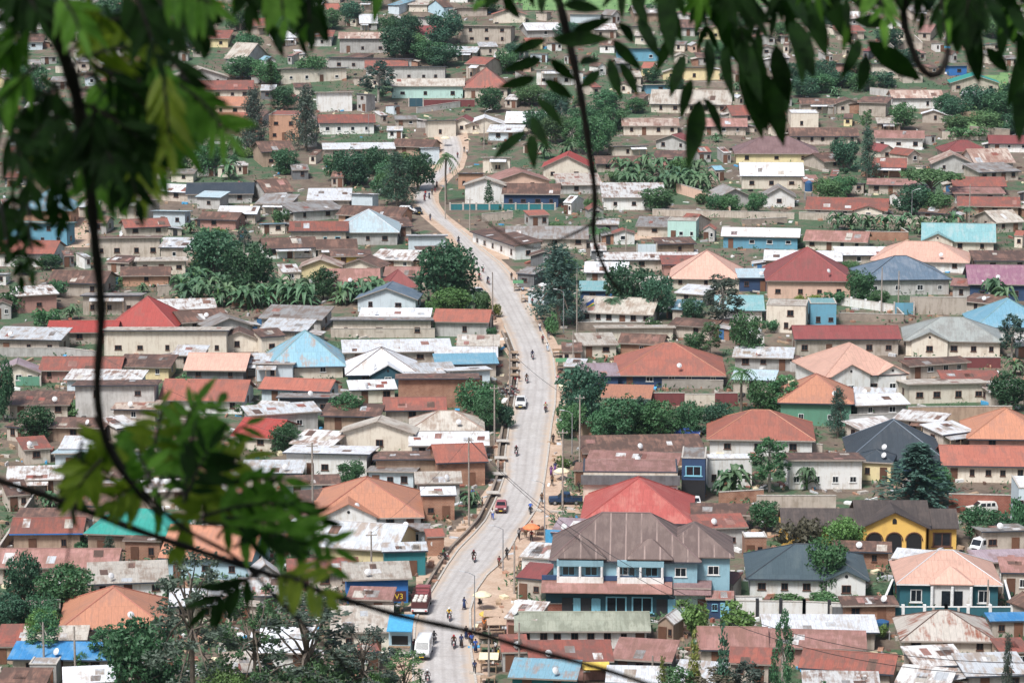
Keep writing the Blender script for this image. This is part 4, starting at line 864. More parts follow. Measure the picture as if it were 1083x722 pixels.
H('back', 958, 1046, 406, 403, 20, 'beige', 'cream', None, 'cream flat roofed house with four dark windows behind the tree', yaw=0, D=8, win=4, dr=False)
H('mono', 996, 1058, 402, 393, 10, 'redrust', 'tan'); H('mono', 903, 962, 428, 418, 12, 'white', 'grey', None, 'house with broad white roof in front of the white gabled villa', yaw=4)
H('hip', 748, 861, 464, 434, 18, 'terra', 'white', 'the scarlet hip roof', 'white house with scarlet hipped roof below the row of dark trees', yaw=-4, win=3, cap='r_orange')
H('hip', 898, 998, 484, 444, 12, 'dark', 'navy', 'the charcoal hip roof', 'house with steep charcoal hipped roof', yaw=-3, cap='r_slate')
H('hip', 1023, 1110, 463, 432, 14, 'orange', 'pinkred', 'the orange edge roof', 'salmon house with broad orange hipped roof at the picture edge', yaw=-4)
H('flat', 855, 886, 324, 320, 22, 'aqua', 'cyan', None, 'bright cyan shop building right of the flat cream building', yaw=0, D=7, win=2); H('flat', 808, 854, 326, 321, 26, 'beige', 'cream', None, 'flat roofed cream building below the maroon hip roof', yaw=0, D=8, win=1)
H('hip', 650, 767, 396, 363, 14, 'terra', 'navy', 'the big orange red roof', 'navy walled house with very wide orange red hipped roof', yaw=-2, win=4, cap='r_orange')
H('gx', 611, 691, 331, 315, 10, 'beige', 'white', None, 'white house with beige roof and flag pole in its yard', yaw=-4, win=5, frame='frame_brown')
H('back', 630, 714, 347, 345, 14, 'beige', 'cream', None, 'cream flat roofed strip house below the flag', yaw=0, D=6, win=0); H('mono', 613, 654, 365, 353, 8, 'beige', 'cream'); H('gx', 650, 705, 363, 354, 14, 'rust', 'brick')
H('mono', 636, 688, 421, 408, 14, 'orange', 'brick', None, 'brick house with flat terracotta roof below the big orange red roof', yaw=-4); H('mono', 616, 656, 398, 385, 12, 'lilac', 'navy', None, 'navy walled shop with lilac roof beside the roadside trees', yaw=0)
H('gx', 757, 808, 328, 313, 10, 'aqua', 'white', None, 'house with sea green roof half hidden by tall thin trees', yaw=0); H('mono', 706, 752, 311, 302, 9, 'white', 'tan'); H('mono', 780, 818, 294, 285, 14, 'pblue', 'navy'); H('mono', 612, 642, 308, 298, 12, 'aqua', 'navy'); H('mono', 705, 742, 328, 318, 10, 'sky', 'tan')
H('gx', 763, 845, 250, 242, 13, 'white', 'cyan', None, 'blue walled house with whitish pink roof behind the maroon hip roof', yaw=-2, win=3, frame='frame_white')
H('mono', 640, 740, 275, 268, 9, 'patch', 'tan'); H('mono', 700, 737, 280, 271, 10, 'redrust', 'pinkred'); H('mono', 693, 738, 258, 252, 12, 'rust', 'mud'); H('flat', 704, 738, 236, 232, 18, 'beige', 'mint', None, 'two storey pale green house with white balcony', yaw=0, win=2)
H('gx', 535, 622, 252, 240, 9, 'grey', 'tan', None, 'long house with grey beige roof beside the side road', yaw=0)
HL((500, 256), (545, 275), 3.0, 6, 'mono', .6, 'rust', 'white', 'the white row house', 'low white row house with small doors following the road bend', win=5)
H('mono', 885, 966, 270, 262, 8, 'white', 'tan'); H('mono', 808, 890, 276, 266, 8, 'white', 'tan'); H('mono', 1030, 1092, 276, 266, 10, 'rust', 'tan'); H('mono', 1003, 1054, 303, 296, 14, 'pink', 'grey'); H('mono', 940, 1000, 445, 436, 8, 'patch', 'tan'); H('mono', 900, 960, 452, 443, 10, 'patch', 'tan'); H('mono', 985, 1040, 458, 447, 10, 'white', 'tan'); H('mono', 930, 966, 470, 462, 8, 'rust', 'tan')
H('mono', 1040, 1090, 414, 404, 10, 'patch', 'tan'); H('mono', 770, 822, 402, 392, 10, 'pblue', 'tan'); H('mono', 775, 838, 378, 368, 10, 'zinc', 'grey'); H('mono', 704, 760, 345, 338, 10, 'rust', 'tan'); H('mono', 1010, 1060, 320, 312, 12, 'rust', 'tan'); H('mono', 955, 1030, 385, 380, 8, 'rust', 'tan')
H('gx', 618, 664, 288, 278, 10, 'white', 'grey'); H('mono', 640, 706, 302, 294, 8, 'beige', 'brick'); H('mono', 898, 948, 420, 411, 8, 'zinc', 'grey')
# --- the far slope, right half
H('gy', 573, 626, 177, 158, 13, 'red', 'cream', 'the red gable in the centre', 'cream house with steep red gabled roof behind the hanging twig', yaw=-4, win=2)
H('mono', 590, 637, 196, 184, 9, 'streak', 'grey', None, 'house with rust stained white roof in front of the red gable', yaw=0); H('gx', 630, 687, 173, 166, 9, 'rust', 'tan'); H('mono', 637, 704, 209, 194, 13, 'patch', 'white', None, 'house with white and rust roof and veranda above the round green tree', yaw=0)
H('gx', 658, 718, 133, 126, 10, 'stripe', 'cream', None, 'long cream house with pink striped roof in the greenery', yaw=-2); H('gx', 687, 773, 110, 96, 10, 'beige', 'cream', None, 'house with wide tan roof seen between hanging leaves', yaw=0); H('gy', 688, 734, 150, 141, 8, 'maroon', 'grey'); H('back', 645, 688, 155, 153, 11, 'beige', 'cream'); H('mono', 687, 731, 168, 160, 8, 'rust', 'pinkred')
H('hip', 777, 866, 162, 145, 11, 'mauve', 'paleyellow', 'the mauve brown roof', 'pale yellow house with mauve brown hipped roof', yaw=-2, win=3); H('gx', 783, 850, 186, 173, 14, 'white', 'cream', None, 'cream house with white roof and dark water tanks beside it', yaw=0); H('gy', 753, 800, 208, 195, 11, 'grey', 'grey'); H('gy', 806, 842, 208, 193, 11, 'grey', 'white', None, 'small white gabled house below the dark water tanks', yaw=4)
H('back', 653, 702, 52, 49, 13, 'pink', 'cyan', None, 'blue walled block with pink roof behind hanging leaves', yaw=0); H('gx', 553, 598, 32, 25, 8, 'white', 'grey'); H('back', 722, 752, 72, 70, 13, 'orange', 'paleyellow'); H('back', 682, 722, 90, 87, 9, 'beige', 'cyan'); H('back', 566, 608, 74, 72, 16, 'zinc', 'white'); H('gx', 534, 576, 130, 119, 9, 'white', 'cream', None, 'cream house with long white roof among green trees', yaw=0)
H('gx', 703, 742, 238, 226, 10, 'redrust', 'tan'); H('mono', 672, 708, 240, 230, 8, 'grey', 'tan'); H('gx', 852, 938, 222, 210, 10, 'redrust', 'cream', 'the red roofed lodge', 'cream lodge with red roof and side gable behind banana plants', yaw=-10, win=2, fg=((.28, 6.5, .8),))
H('gx', 846, 884, 110, 105, 10, 'rust', 'tan'); H('gy', 882, 914, 110, 103, 10, 'rust', 'tan'); H('mono', 903, 942, 109, 103, 14, 'rust', 'tan'); H('gx', 943, 998, 104, 96, 11, 'stripe', 'white', None, 'white walled house with rust striped roof above the green gardens', yaw=0); H('flat', 835, 867, 122, 118, 14, 'white', 'cream', None, 'boxy cream house with white flat roof by the terraces', yaw=0); H('gx', 835, 908, 144, 136, 8, 'rust', 'tan')
H('gx', 925, 977, 146, 139, 12, 'pink', 'white', None, 'white house with pale pink roof behind the slim tree', yaw=0, win=3); H('gy', 923, 955, 160, 151, 8, 'maroon', 'cream'); H('gy', 950, 982, 164, 156, 8, 'redrust', 'tan'); H('gx', 922, 958, 177, 168, 10, 'redrust', 'brick'); H('hip', 997, 1047, 160, 149, 10, 'maroon', 'tan', None, 'tan house with dark red hipped roof on the right slope', yaw=0); H('gy', 985, 1030, 173, 158, 10, 'stripe', 'grey', None, 'grey house with striped tan gable above the flat topped tree', yaw=-8); H('gx', 1025, 1078, 172, 158, 10, 'stripe', 'grey')
H('gx', 1008, 1064, 197, 188, 6, 'redrust', 'tan'); H('mono', 1008, 1063, 205, 199, 10, 'pink', 'grey'); H('gx', 1013, 1078, 218, 209, 11, 'redrust', 'mud', None, 'mud walled house with long red rust roof near the right edge', yaw=-3); H('gx', 1044, 1092, 235, 223, 8, 'beige', 'tan'); H('gy', 1005, 1057, 88, 77, 10, 'teal', 'tan', 'the far teal roof', 'tan house with teal roof high on the right slope', yaw=-4); H('mono', 915, 972, 196, 190, 8, 'pink', 'tan')
H('gy', 925, 955, 24, 12, 7, 'redrust', 'white', None, 'small white house with red roof near the top among leaves', yaw=0); H('gx', 963, 992, 35, 27, 8, 'pink', 'tan'); H('back', 877, 915, 68, 66, 16, 'pink', 'pinkred', None, 'pink shop in the far row near the green field', yaw=0); H('back', 915, 952, 68, 66, 15, 'beige', 'cream'); H('back', 1002, 1024, 70, 67, 10, 'blue', 'blue', None, 'far blue shop in the upper row', yaw=0); H('mono', 1013, 1042, 102, 97, 10, 'white', 'white'); H('gx', 1046, 1090, 152, 144, 8, 'maroon', 'white')
H('mono', 1028, 1085, 182, 173, 8, 'grey', 'tan'); H('gx', 860, 912, 170, 162, 8, 'rust', 'tan'); H('gx', 770, 835, 122, 112, 8, 'redrust', 'tan'); H('gx', 742, 790, 134, 126, 9, 'pink', 'tan'); H('gx', 965, 1010, 225, 218, 8, 'rust', 'tan')
# --- the far slope, left of and along the upper road
H('gy', 490, 535, 196, 187, 20, 'beige', 'white', 'the white gable with a cypress', 'white front gabled house with a slim dark cypress before it', yaw=-3, win=0, dr=False)
H('gy', 520, 583, 192, 177, 10, 'pink', 'peach', None, 'peach house with pinkish roof behind the white gable', yaw=10); H('gx', 531, 592, 205, 195, 14, 'rust', 'navy', None, 'dark veranda house with pink awning behind the teal fence', yaw=-2, win=4)
H('back', 509, 541, 167, 164, 16, 'grey', 'cream'); H('back', 483, 512, 184, 181, 16, 'rust', 'orange', None, 'small orange brown house beside the upper road palm', yaw=0); H('gx', 410, 462, 155, 148, 9, 'rust', 'mud'); H('back', 448, 466, 157, 155, 17, 'pblue', 'pblue', None, 'corrugated pale blue sheet shed at the upper road', yaw=20, D=5, win=0)
H('back', 451, 484, 128, 126, 17, 'beige', 'cream', None, 'cream corner house at the top of the visible road', yaw=0); H('gy', 473, 506, 132, 120, 8, 'maroon', 'cream'); H('gy', 492, 534, 132, 121, 9, 'white', 'cream', None, 'cream house with white roof and arched windows near the upper road', yaw=-4, win=2); H('mono', 515, 552, 140, 133, 9, 'white', 'pblue')
H('mono', 342, 418, 158, 152, 10, 'white', 'tan', None, 'tan house with long white roof above the tree cluster', yaw=2); H('gx', 337, 397, 130, 122, 12, 'redrust', 'white', None, 'white house with pinkish red roof and tall windows', yaw=0, win=4); H('flat', 283, 318, 124, 116, 30, 'redrust', 'orange', None, 'two storey orange house with arched windows between tall trees', yaw=0, win=2)
H('hip', 490, 538, 92, 72, 12, 'redrust', 'cream', 'the far red hip roof', 'cream house with rusty red hipped roof high on the slope', yaw=0, win=2); H('gx', 413, 491, 91, 84, 13, 'beige', 'mint', 'the mint house', 'pale mint house with a rusty porch above the road end', yaw=0, win=3); H('back', 335, 374, 98, 96, 20, 'white', 'white', None, 'tall blank white walled building left of the mint house', yaw=0, D=8, win=0); H('back', 372, 393, 100, 98, 18, 'zinc', 'grey')
H('back', 295, 369, 73, 71, 14, 'beige', 'cream', None, 'long cream flat roofed house left of the far slope walls', yaw=0, D=7, win=3); H('gx', 358, 411, 41, 35, 15, 'stripe', 'grey', None, 'grey house with pink striped roof near the top', yaw=0, win=2); H('mono', 352, 388, 63, 57, 8, 'rust', 'tan'); H('back', 343, 440, 62, 60, 12, 'grey', 'grey'); H('gx', 386, 431, 72, 65, 8, 'redrust', 'white'); H('back', 406, 472, 71, 69, 15, 'grey', 'grey'); H('gx', 483, 523, 68, 61, 16, 'redrust', 'tan')
H('gx', 380, 400, 25, 16, 7, 'white', 'grey'); H('back', 430, 458, 19, 17, 11, 'grey', 'grey'); H('gx', 460, 488, 8, 0, 10, 'rust', 'lblue'); H('back', 487, 542, 28, 25, 18, 'rust', 'tan', None, 'long tan building right of the big round hilltop tree', yaw=0, win=3); H('mono', 465, 504, 56, 50, 8, 'zinc', 'tan'); H('gx', 433, 458, 37, 28, 8, 'maroon', 'white', None, 'white gabled house with red roof beside the big round hilltop tree', yaw=-10)
H('gx', 270, 318, 160, 150, 16, 'rust', 'mud'); H('gx', 270, 322, 203, 190, 9, 'rust', 'grey'); H('mono', 270, 308, 216, 206, 9, 'grey', 'tan'); H('mono', 325, 371, 212, 200, 10, 'white', 'tan', None, 'house with large clean white roof left of the tree cluster', yaw=0); H('back', 370, 396, 206, 203, 18, 'white', 'pblue', None, 'pale blue box building beside the large clean white roof', yaw=0, D=5, win=0); H('mono', 303, 371, 223, 214, 10, 'grey', 'grey'); H('gx', 350, 431, 228, 219, 10, 'rust', 'orange'); H('mono', 395, 440, 240, 231, 8, 'rust', 'tan')
H('hip', 20, 77, 222, 201, 20, 'sky', 'orange', 'the upper blue house', 'orange walled house with blue roof seen through the dark leaves', yaw=0); H('back', 0, 74, 236, 234, 24, 'aqua', 'cyan', None, 'cyan walled house below the blue roof at the left edge', yaw=0, D=6); H('gx', 149, 178, 48, 42, 12, 'teal', 'white', None, 'white house with teal roof seen between the leaves near the top', yaw=0); H('gy', 186, 242, 82, 68, 9, 'beige', 'grey', None, 'grey house with beige gabled roof right of the dark leaves', yaw=10); H('gx', 208, 268, 95, 86, 10, 'redrust', 'cream', None, 'cream house with rust red roof right of the dark leaves', yaw=0)
H('gx', 203, 262, 112, 103, 10, 'orange', 'peach', None, 'peach house with orange roof beside the drooping leaf tip', yaw=0); H('gx', 205, 262, 128, 120, 16, 'terra', 'mud'); H('back', 214, 248, 148, 146, 16, 'rust', 'cream'); H('gx', 163, 207, 203, 196, 10, 'white', 'tan'); H('gx', 197, 268, 205, 194, 10, 'dark', 'grey', None, 'grey house with long dark grey roof below the leaf mass', yaw=0); H('mono', 203, 238, 209, 203, 12, 'pblue', 'grey'); H('back', 160, 198, 224, 222, 15, 'pblue', 'pblue', None, 'pale blue walled house beneath the dark leaf mass', yaw=0); H('gx', 206, 255, 232, 225, 8, 'rust', 'pinkred'); H('gx', 230, 272, 226, 219, 8, 'white', 'tan'); H('back', 115, 162, 212, 210, 20, 'grey', 'tan'); H('gx', 128, 184, 240, 232, 8, 'redrust', 'tan'); H('gx', 226, 272, 62, 46, 8, 'beige', 'grey')
# ------------------------------------------------------------------ rows of houses that fill the far slope between them
fr_ = random.Random(5)
def covered(x0, x1, y0, y1):
    a = 0
    for cx0, cx1, cy0, cy1 in CENSUS:
        ox, oy = min(x1, cx1) - max(x0, cx0), min(y1, cy1) - max(y0, cy0)
        if ox > 0 and oy > 0: a += ox * oy
    return a / ((x1 - x0) * (y1 - y0))
GREEN = [(560, 100, 660, 165), (655, 170, 752, 202), (180, 290, 335, 322), (352, 140, 455, 216), (835, 75, 950, 100), (1000, 85, 1083, 140), (860, 225, 1000, 250), (440, 255, 520, 330), (190, 240, 292, 300), (600, 400, 775, 462), (20, 600, 75, 665), (330, 640, 520, 740), (150, 575, 420, 740), (560, 255, 620, 345), (530, -40, 1010, 12), (980, 0, 1000, 1), (450, 15, 490, 50), (570, 500, 640, 560)]
pool = ['rust'] * 9 + ['patch'] * 4 + ['redrust'] * 3 + ['grey'] * 4 + ['zinc'] * 2 + ['beige'] * 3 + ['white'] * 1 + ['pink'] * 3 + ['terra', 'maroon', 'sky']
wpool = ['tan'] * 5 + ['grey'] * 4 + ['cream'] * 4 + ['white'] * 3 + ['mud'] * 1 + ['block', 'dgrey'] + ['peach', 'pblue', 'paleyellow']
nfill = 0; row = -20.0
while row < 470:
    s_ = scale_at(row); x = -20 + fr_.uniform(0, 20)
    while x < 1090 and nfill < 100:
        wd = fr_.uniform(6.5, 12.5) * s_; hp = fr_.uniform(1.6, 2.6) * s_; wp = fr_.uniform(2.3, 3.0) * s_; y = row + fr_.uniform(-4, 4)
        x1 = x + wd; cx, cy = x + wd / 2, y
        rd = road_at(y + wp) if y > 128 else None
        bad = any(gx0 < cx < gx1 and gy0 < cy < gy1 for gx0, gy0, gx1, gy1 in GREEN) or (rd and x1 > rd[0] - 14 and x < rd[1] + 14)
        if not bad and covered(x, x1, y - hp, y + wp) < (.28 if y < 110 else .22) and fr_.random() < .95:
            H(fr_.choice(['gx', 'gx', 'mono', 'gy', 'mono', 'back']), x, x1, y, y - hp, wp, fr_.choice(pool), fr_.choice(wpool)); nfill += 1
        x = x1 + fr_.uniform(1, 10)
    row += 2.9 * s_ * .62
# ------------------------------------------------------------------ walls and fences
compound_wall([(776, 651), (850, 652), (930, 655)], 2.0, 'white', 'white panelled wall with dark piers before the dark green hip roof', piers='door_dark')
compound_wall([(932, 657), (1000, 657), (1070, 657)], 1.9, 'teal', 'dark teal wall with white pillars before the teal villa', piers='paint_white', cap='fascia_white')
compound_wall([(932, 657), (944, 628)], 2.0, 'teal', 'side wall of the teal villa running uphill with white top', cap='fascia_white')
compound_wall([(1070, 657), (1062, 628)], 1.9, 'dteal', 'dark side wall right of the teal villa porch', cap='fascia_white')
compound_wall([(1003, 541), (1080, 543)], 2.7, 'rbrick', 'red brick wall behind the white SUV'); compound_wall([(800, 540), (884, 540)], 2.3, 'tan', 'tan earth wall behind the dark brown shingle roof')
compound_wall([(568, 650), (657, 650)], 1.5, 'rbrick', 'orange red brick wall with white paint marks before the teal shops'); compound_wall([(776, 648), (806, 648)], 2.2, 'white', 'short white wall beside the small dark blue kiosk')
compound_wall([(686, 429), (724, 429)], 2.2, 'maroon', 'maroon wall piece left of the pale wall below the orange red roof'); compound_wall([(724, 429), (756, 429)], 2.0, 'cream', 'pale wall piece between two maroon wall pieces'); compound_wall([(756, 429), (780, 429)], 2.2, 'maroon', 'maroon wall piece right of the pale wall, by the palm')
compound_wall([(956, 389), (1058, 389)], 1.9, 'maroon', 'dark maroon fence wall below the sage grey roof'); compound_wall([(962, 332), (1022, 333)], 3.4, 'tan', 'tall tan wall below the slate blue roof', n='the tall tan wall'); compound_wall([(885, 322), (946, 331)], 1.6, 'white', 'low white wall with posts by the blue gate', piers='paint_white')
compound_wall([(960, 448), (1070, 447)], 2.8, 'mud', 'mud brown wall above the orange edge roof'); compound_wall([(898, 454), (968, 452)], 2.4, 'grey', 'long grey wall below the white gabled villa')
compound_wall([(476, 222), (587, 222)], 1.4, 'tealshop', 'teal fence wall before the white gable with a cypress', piers='concrete'); compound_wall([(448, 113), (502, 113)], 2.0, 'maroon', 'maroon wall of the far red hip roof house')
compound_wall([(345, 71), (440, 72)], 2.0, 'grey', 'long grey wall across the far slope'); compound_wall([(410, 84), (471, 84)], 2.4, 'tan', 'tan wall below the far hedges'); compound_wall([(487, 45), (541, 45)], 2.2, 'tan', 'tan wall near the big round hilltop tree')
compound_wall([(712, 203), (742, 212), (772, 230)], 2.4, 'peach', 'peach coloured wall stepping down the slope'); compound_wall([(0, 590), (20, 560), (36, 535)], 1.8, 'stone', 'stone retaining wall climbing at the left edge'); compound_wall([(84, 612), (140, 612)], 1.6, 'tan', 'tan yard wall below the long pink roof')
compound_wall([(0, 377), (70, 377), (105, 381)], 1.6, 'grey', 'grey yard wall below the dull zinc roof'); compound_wall([(240, 300), (282, 305)], 1.5, 'tan', 'short tan wall below the big dark trees'); compound_wall([(350, 357), (460, 357)], 1.7, 'tan', 'tan yard wall below the long tan house'); compound_wall([(610, 348), (700, 348)], 1.3, 'stone', 'stone wall below the house with the flag')
compound_wall([(700, 410), (765, 411)], 1.5, 'block', 'bare block wall in front of the navy walled house'); compound_wall([(810, 472), (870, 480)], 1.5, 'tan', 'tan yard wall right of the scarlet hip roof'); compound_wall([(830, 385), (862, 392)], 1.9, 'brick', 'brick wall below the brown veranda house'); compound_wall([(860, 310), (905, 316)], 1.2, 'white', 'white balustrade wall before the maroon hip roof', piers='paint_white')
compound_wall([(560, 258), (640, 256)], 1.6, 'grey', 'grey wall beside the side road'); compound_wall([(690, 228), (840, 232)], 1.5, 'tan', 'long tan wall below the grey gables'); compound_wall([(845, 232), (1000, 238)], 1.7, 'tan', 'tan garden wall below the orange red lodge'); compound_wall([(180, 345), (270, 350)], 1.4, 'grey', 'grey wall beside the bright red pyramid roof')

# lean-tos and yard walls that crowd the plots
nfill = 0
for _ in range(9000):
    if nfill >= 200: break
    y = 470 * fr_.random() ** 1.0 if fr_.random() < .75 else fr_.uniform(470, 715); s_ = scale_at(y); x = fr_.uniform(-10, 1085); wd, hp, wp = fr_.uniform(3.2, 6.8) * s_, fr_.uniform(.9, 1.7) * s_, fr_.uniform(2.1, 2.7) * s_
    rd = road_at(y + wp) if y > 128 else None
    if any(gx0 < x < gx1 and gy0 < y < gy1 for gx0, gy0, gx1, gy1 in GREEN) or (rd and x + wd > rd[0] - 13 and x < rd[1] + 13): continue
    if covered(x, x + wd, y - hp, y + wp) > .2: continue
    H(fr_.choice(['mono', 'mono', 'gx', 'back', 'gy']), x, x + wd, y, y - hp, wp, fr_.choice(pool), fr_.choice(wpool)); nfill += 1
nfill = 0
for _ in range(6000):
    if nfill >= 110: break
    y = 8 + 640 * fr_.random(); s_ = scale_at(y); x = fr_.uniform(0, 1060); L = fr_.uniform(6, 15) * s_; sl_ = fr_.uniform(-.35, .35); rd = road_at(y) if y > 128 else None
    if any(gx0 < x < gx1 and gy0 < y < gy1 for gx0, gy0, gx1, gy1 in GREEN) or (rd and x + L > rd[0] - 16 and x < rd[1] + 16): continue
    h_ = fr_.uniform(1.3, 2.2)
    if covered(x, x + L, y - h_ * s_ * 1.2, y + 1) > .2: continue
    compound_wall([(x, y), (x + L, y + L * sl_ * .45)] + ([(x + L - fr_.uniform(2, 9), y - fr_.uniform(3, 9))] if fr_.random() < .5 else []), h_, fr_.choice(['tan', 'tan', 'grey', 'mud', 'block', 'stone', 'cream', 'brick'])); nfill += 1

def debris():
    r_ = random.Random(31); mb = MB(); k = 0
    mats = ['wood', 'concrete', 'r_rust', 'r_zinc', 'w_brick', 'paint_white', 'tarp_blue', 'r_redrust', 'rubber', 'tarp_cream']
    for _ in range(30000):
        px, py = r_.uniform(-10, 1095), r_.uniform(-10, 715); rd = road_at(py) if py > 131 else None
        if rd and rd[0] - 4 < px < rd[1] + 3: continue
        p = at(px, py); a = r_.uniform(0, 3.14); m = r_.choices(range(10), (5, 4, 4, 3, 4, 2, .5, 2, 2, 1))[0]; sx, sy, sz = r_.uniform(.12, .9), r_.uniform(.1, .45), r_.uniform(.05, .5)
        u, v = Vector((math.cos(a), math.sin(a), 0)) * sx, Vector((-math.sin(a), math.cos(a), 0)) * sy; tl = Vector((0, 0, r_.uniform(-.1, .25)))
        lo = [p - u - v, p + u - v, p + u + v, p - u + v]; mb.hexa([q - Vector((0, 0, .4)) for q in lo], [q + Vector((0, 0, sz)) + (tl if i in (1, 2) else -tl * .2) for i, q in enumerate(lo)], m); k += 1
        if k > 6500: break
    stuff(mb.build('debris', mats))
debris()
# ------------------------------------------------------------------ trees and plants
tr = random.Random(3)
def rv(r_):
    while True:
        v = Vector((r_.uniform(-1, 1), r_.uniform(-1, 1), r_.uniform(-1, 1)))
        if .05 < v.length < 1: return v.normalized()
def leafcard(mb, c, a, n, ln, wd):
    """one leaf clump: a bent pair of narrow faces"""
    a = a.normalized(); n = (n - a * n.dot(a)).normalized(); b = n.cross(a)
    p0, p1, t = c - a * ln / 2, c + b * wd / 2 + n * wd * .12, c + a * ln / 2; p2 = c - b * wd / 2 + n * wd * .12
    k = len(mb.v); mb.v += [p0, p1, t, p2]; mb.f += [[k, k + 1, k + 2], [k, k + 2, k + 3]]; mb.mi += [0, 0]; mb.uv += [[(0, 0)] * 3] * 2
def crown(r_, blobs, n, ln, wd, droop=.0, fill=.35):
    mb = MB(); mb.open = True; tot = sum(b[1] ** 2 for b in blobs)
    for c, rad, *sq in blobs:
        c = Vector(c); sz = sq[0] if sq else .85
        sub = [(rv(r_), r_.uniform(.25, .5)) for _ in range(9)]
        for _ in range(int(n * rad * rad / tot)):
            u = rv(r_)
            if r_.random() < .55: q, w_ = r_.choice(sub); u = (q + rv(r_) * w_).normalized()
            d = rad * (1 - fill * r_.random() ** 1.6) * (1 + .22 * math.sin(u.x * 5 + c.x) * math.sin(u.z * 4 + u.y * 5))
            p = c + Vector((u.x * d, u.y * d, u.z * d * sz)); a = rv(r_); a.z -= droop
            leafcard(mb, p, a, (u + rv(r_) * .8), ln * r_.uniform(.6, 1.3), wd * r_.uniform(.6, 1.3))
    return mb
PROTO = {}
def proto(kind, w0, h0, parts):
    v = parts[1][1].vertices; xs = sorted(math.hypot(q.co.x, q.co.y) for q in v); zs = sorted(q.co.z for q in v); w0, h0 = 2 * xs[int(len(xs) * .93)], zs[int(len(zs) * .99)]
    o = empty('proto', (0, 0, -500)); PROTO[kind] = (parts, w0, h0); bpy.data.objects.remove(o)
def mesh_of(mb, name, mats, smooth=False):
    o = mb.build(name, mats, smooth=smooth); me = o.data; bpy.data.objects.remove(o); return me
def limbs(r_, base, tips, r0):
    mb = MB(); base = Vector(base); mb.tube([(0, 0, -.6), (0.02, 0, 0), tuple(base * .55), tuple(base)], [r0 * 1.35, r0 * 1.1, r0 * .85, r0 * .7], 7)
    for t in tips:
        t = Vector(t); s0 = base * r_.uniform(.55, .95); m = s0.lerp(t, .5) + Vector((r_.uniform(-.2, .2), r_.uniform(-.2, .2), .2)); mb.tube([s0, m, t], [r0 * .5, r0 * .34, r0 * .12], 5)
    return mb
def make_protos():
    for v in range(3):          # broad round crowns
        r_ = random.Random(20 + v); bl = [((0, 0, 4.6), 2.7, .95), ((0, 0, 2.6), 2.2, .8)]
        for k in range(10 + v):
            a = k * 2.4 + v; bl.append(((2.15 * math.cos(a), 2.15 * math.sin(a), 1.7 + 3.9 * r_.random()), r_.uniform(1.2, 1.8), .85))
        for leaf in ('dark', 'mid', 'light'):
            cm = crown(random.Random(v), bl, 3800, .46, .30)
            proto(f'round{v}{leaf}', 7.4, 7.6, [('trunk', mesh_of(limbs(r_, (0, 0, 2.6), [b[0] for b in bl], .24), 'trunk', 'bark')), ('crown', mesh_of(cm, 'crown', 'l_' + leaf))])
    for v in range(2):          # tall airy gums
        r_ = random.Random(40 + v); bl = []
        for k in range(15):
            h = 3.2 + 7.2 * (k / 14); a = k * 2.3 + v; rr = 1.6 * (1 - abs(h - 6) / 8); bl.append(((rr * math.cos(a) * 1.15, rr * math.sin(a), h), r_.uniform(.6, 1.05), 1.1))
        for leaf in ('grey', 'mid', 'bluish', 'brownish'):
            cm = crown(random.Random(v + 5), bl, 2100, .50, .22, .5, .6)
            proto(f'airy{v}{leaf}', 5.4, 11.5, [('trunk', mesh_of(limbs(r_, (.1, 0, 8.0), [b[0] for b in bl], .17), 'trunk', 'palebark')), ('crown', mesh_of(cm, 'crown', 'l_' + leaf))])
    for v in range(2):          # thin gums with open crowns: limbs and sky between the sprays
        r_ = random.Random(140 + v); bl = []
        for k in range(26):
            h = 3.0 + 8.2 * (k / 25); a = k * 2.4 + v; rr = 2.1 * (1 - abs(h - 6) / 8.5) * r_.uniform(.6, 1.1); bl.append(((rr * math.cos(a) * 1.2, rr * math.sin(a), h + r_.uniform(-.4, .4)), r_.uniform(.38, .72), 1.0))
        for leaf in ('grey', 'mid'):
            proto(f'thin{v}{leaf}', 5.4, 11.5, [('trunk', mesh_of(limbs(r_, (.1, 0, 8.5), [b[0] for b in bl], .13), 'trunk', 'bark')), ('crown', mesh_of(crown(random.Random(v + 15), bl, 2300, .30, .15, .4, .8), 'crown', 'l_' + leaf))])
    r_ = random.Random(60); bl = []          # casuarina: dense feathery cone with ragged edge
    for k in range(26):
        h = 1.6 + 10.0 * k / 25; rr = max(.3, 2.9 * (1 - (h / 12.6) ** 1.7)) * r_.uniform(.4, .95); a = k * 2.4; bl.append(((rr * math.cos(a), rr * math.sin(a), h), r_.uniform(.9, 1.35), 1.0))
    for leaf in ('bluish', 'grey'):
        proto('casu' + leaf, 7.6, 13, [('trunk', mesh_of(limbs(r_, (0, 0, 9), [b[0] for b in bl[::2]], .25), 'trunk', 'bark')), ('crown', mesh_of(crown(random.Random(7), bl, 4200, .5, .16, .2, .7), 'crown', 'l_' + leaf))])
    mb = MB(); mb.open = True; r_ = random.Random(70)      # tiered conifer
    for k in range(11):
        h = 1.4 + k * .78; L = 3.1 * (1 - k / 12.0) + .25; nb = 9
        for j in range(nb):
            a = j * 2 * math.pi / nb + k * .5 + r_.uniform(-.2, .2); d = Vector((math.cos(a), math.sin(a), 0))
            for q in range(30):
                t = r_.uniform(.08, 1); c = d * L * t + Vector((0, 0, h + .35 * t - .75 * t * t)) + rv(r_) * .22; leafcard(mb, c, d + rv(r_) * .7, Vector((0, 0, 1)) + rv(r_) * .4, .55, .22)
    proto('conifer', 6.4, 10.2, [('trunk', mesh_of(limbs(r_, (0, 0, 9.3), [], .2), 'trunk', 'bark')), ('crown', mesh_of(mb, 'crown', 'l_bluish'))])
    bl = [((0, 0, .9 + k * .55), .62 * (1 - (k / 9) ** 2 * .75), 1.2) for k in range(9)]
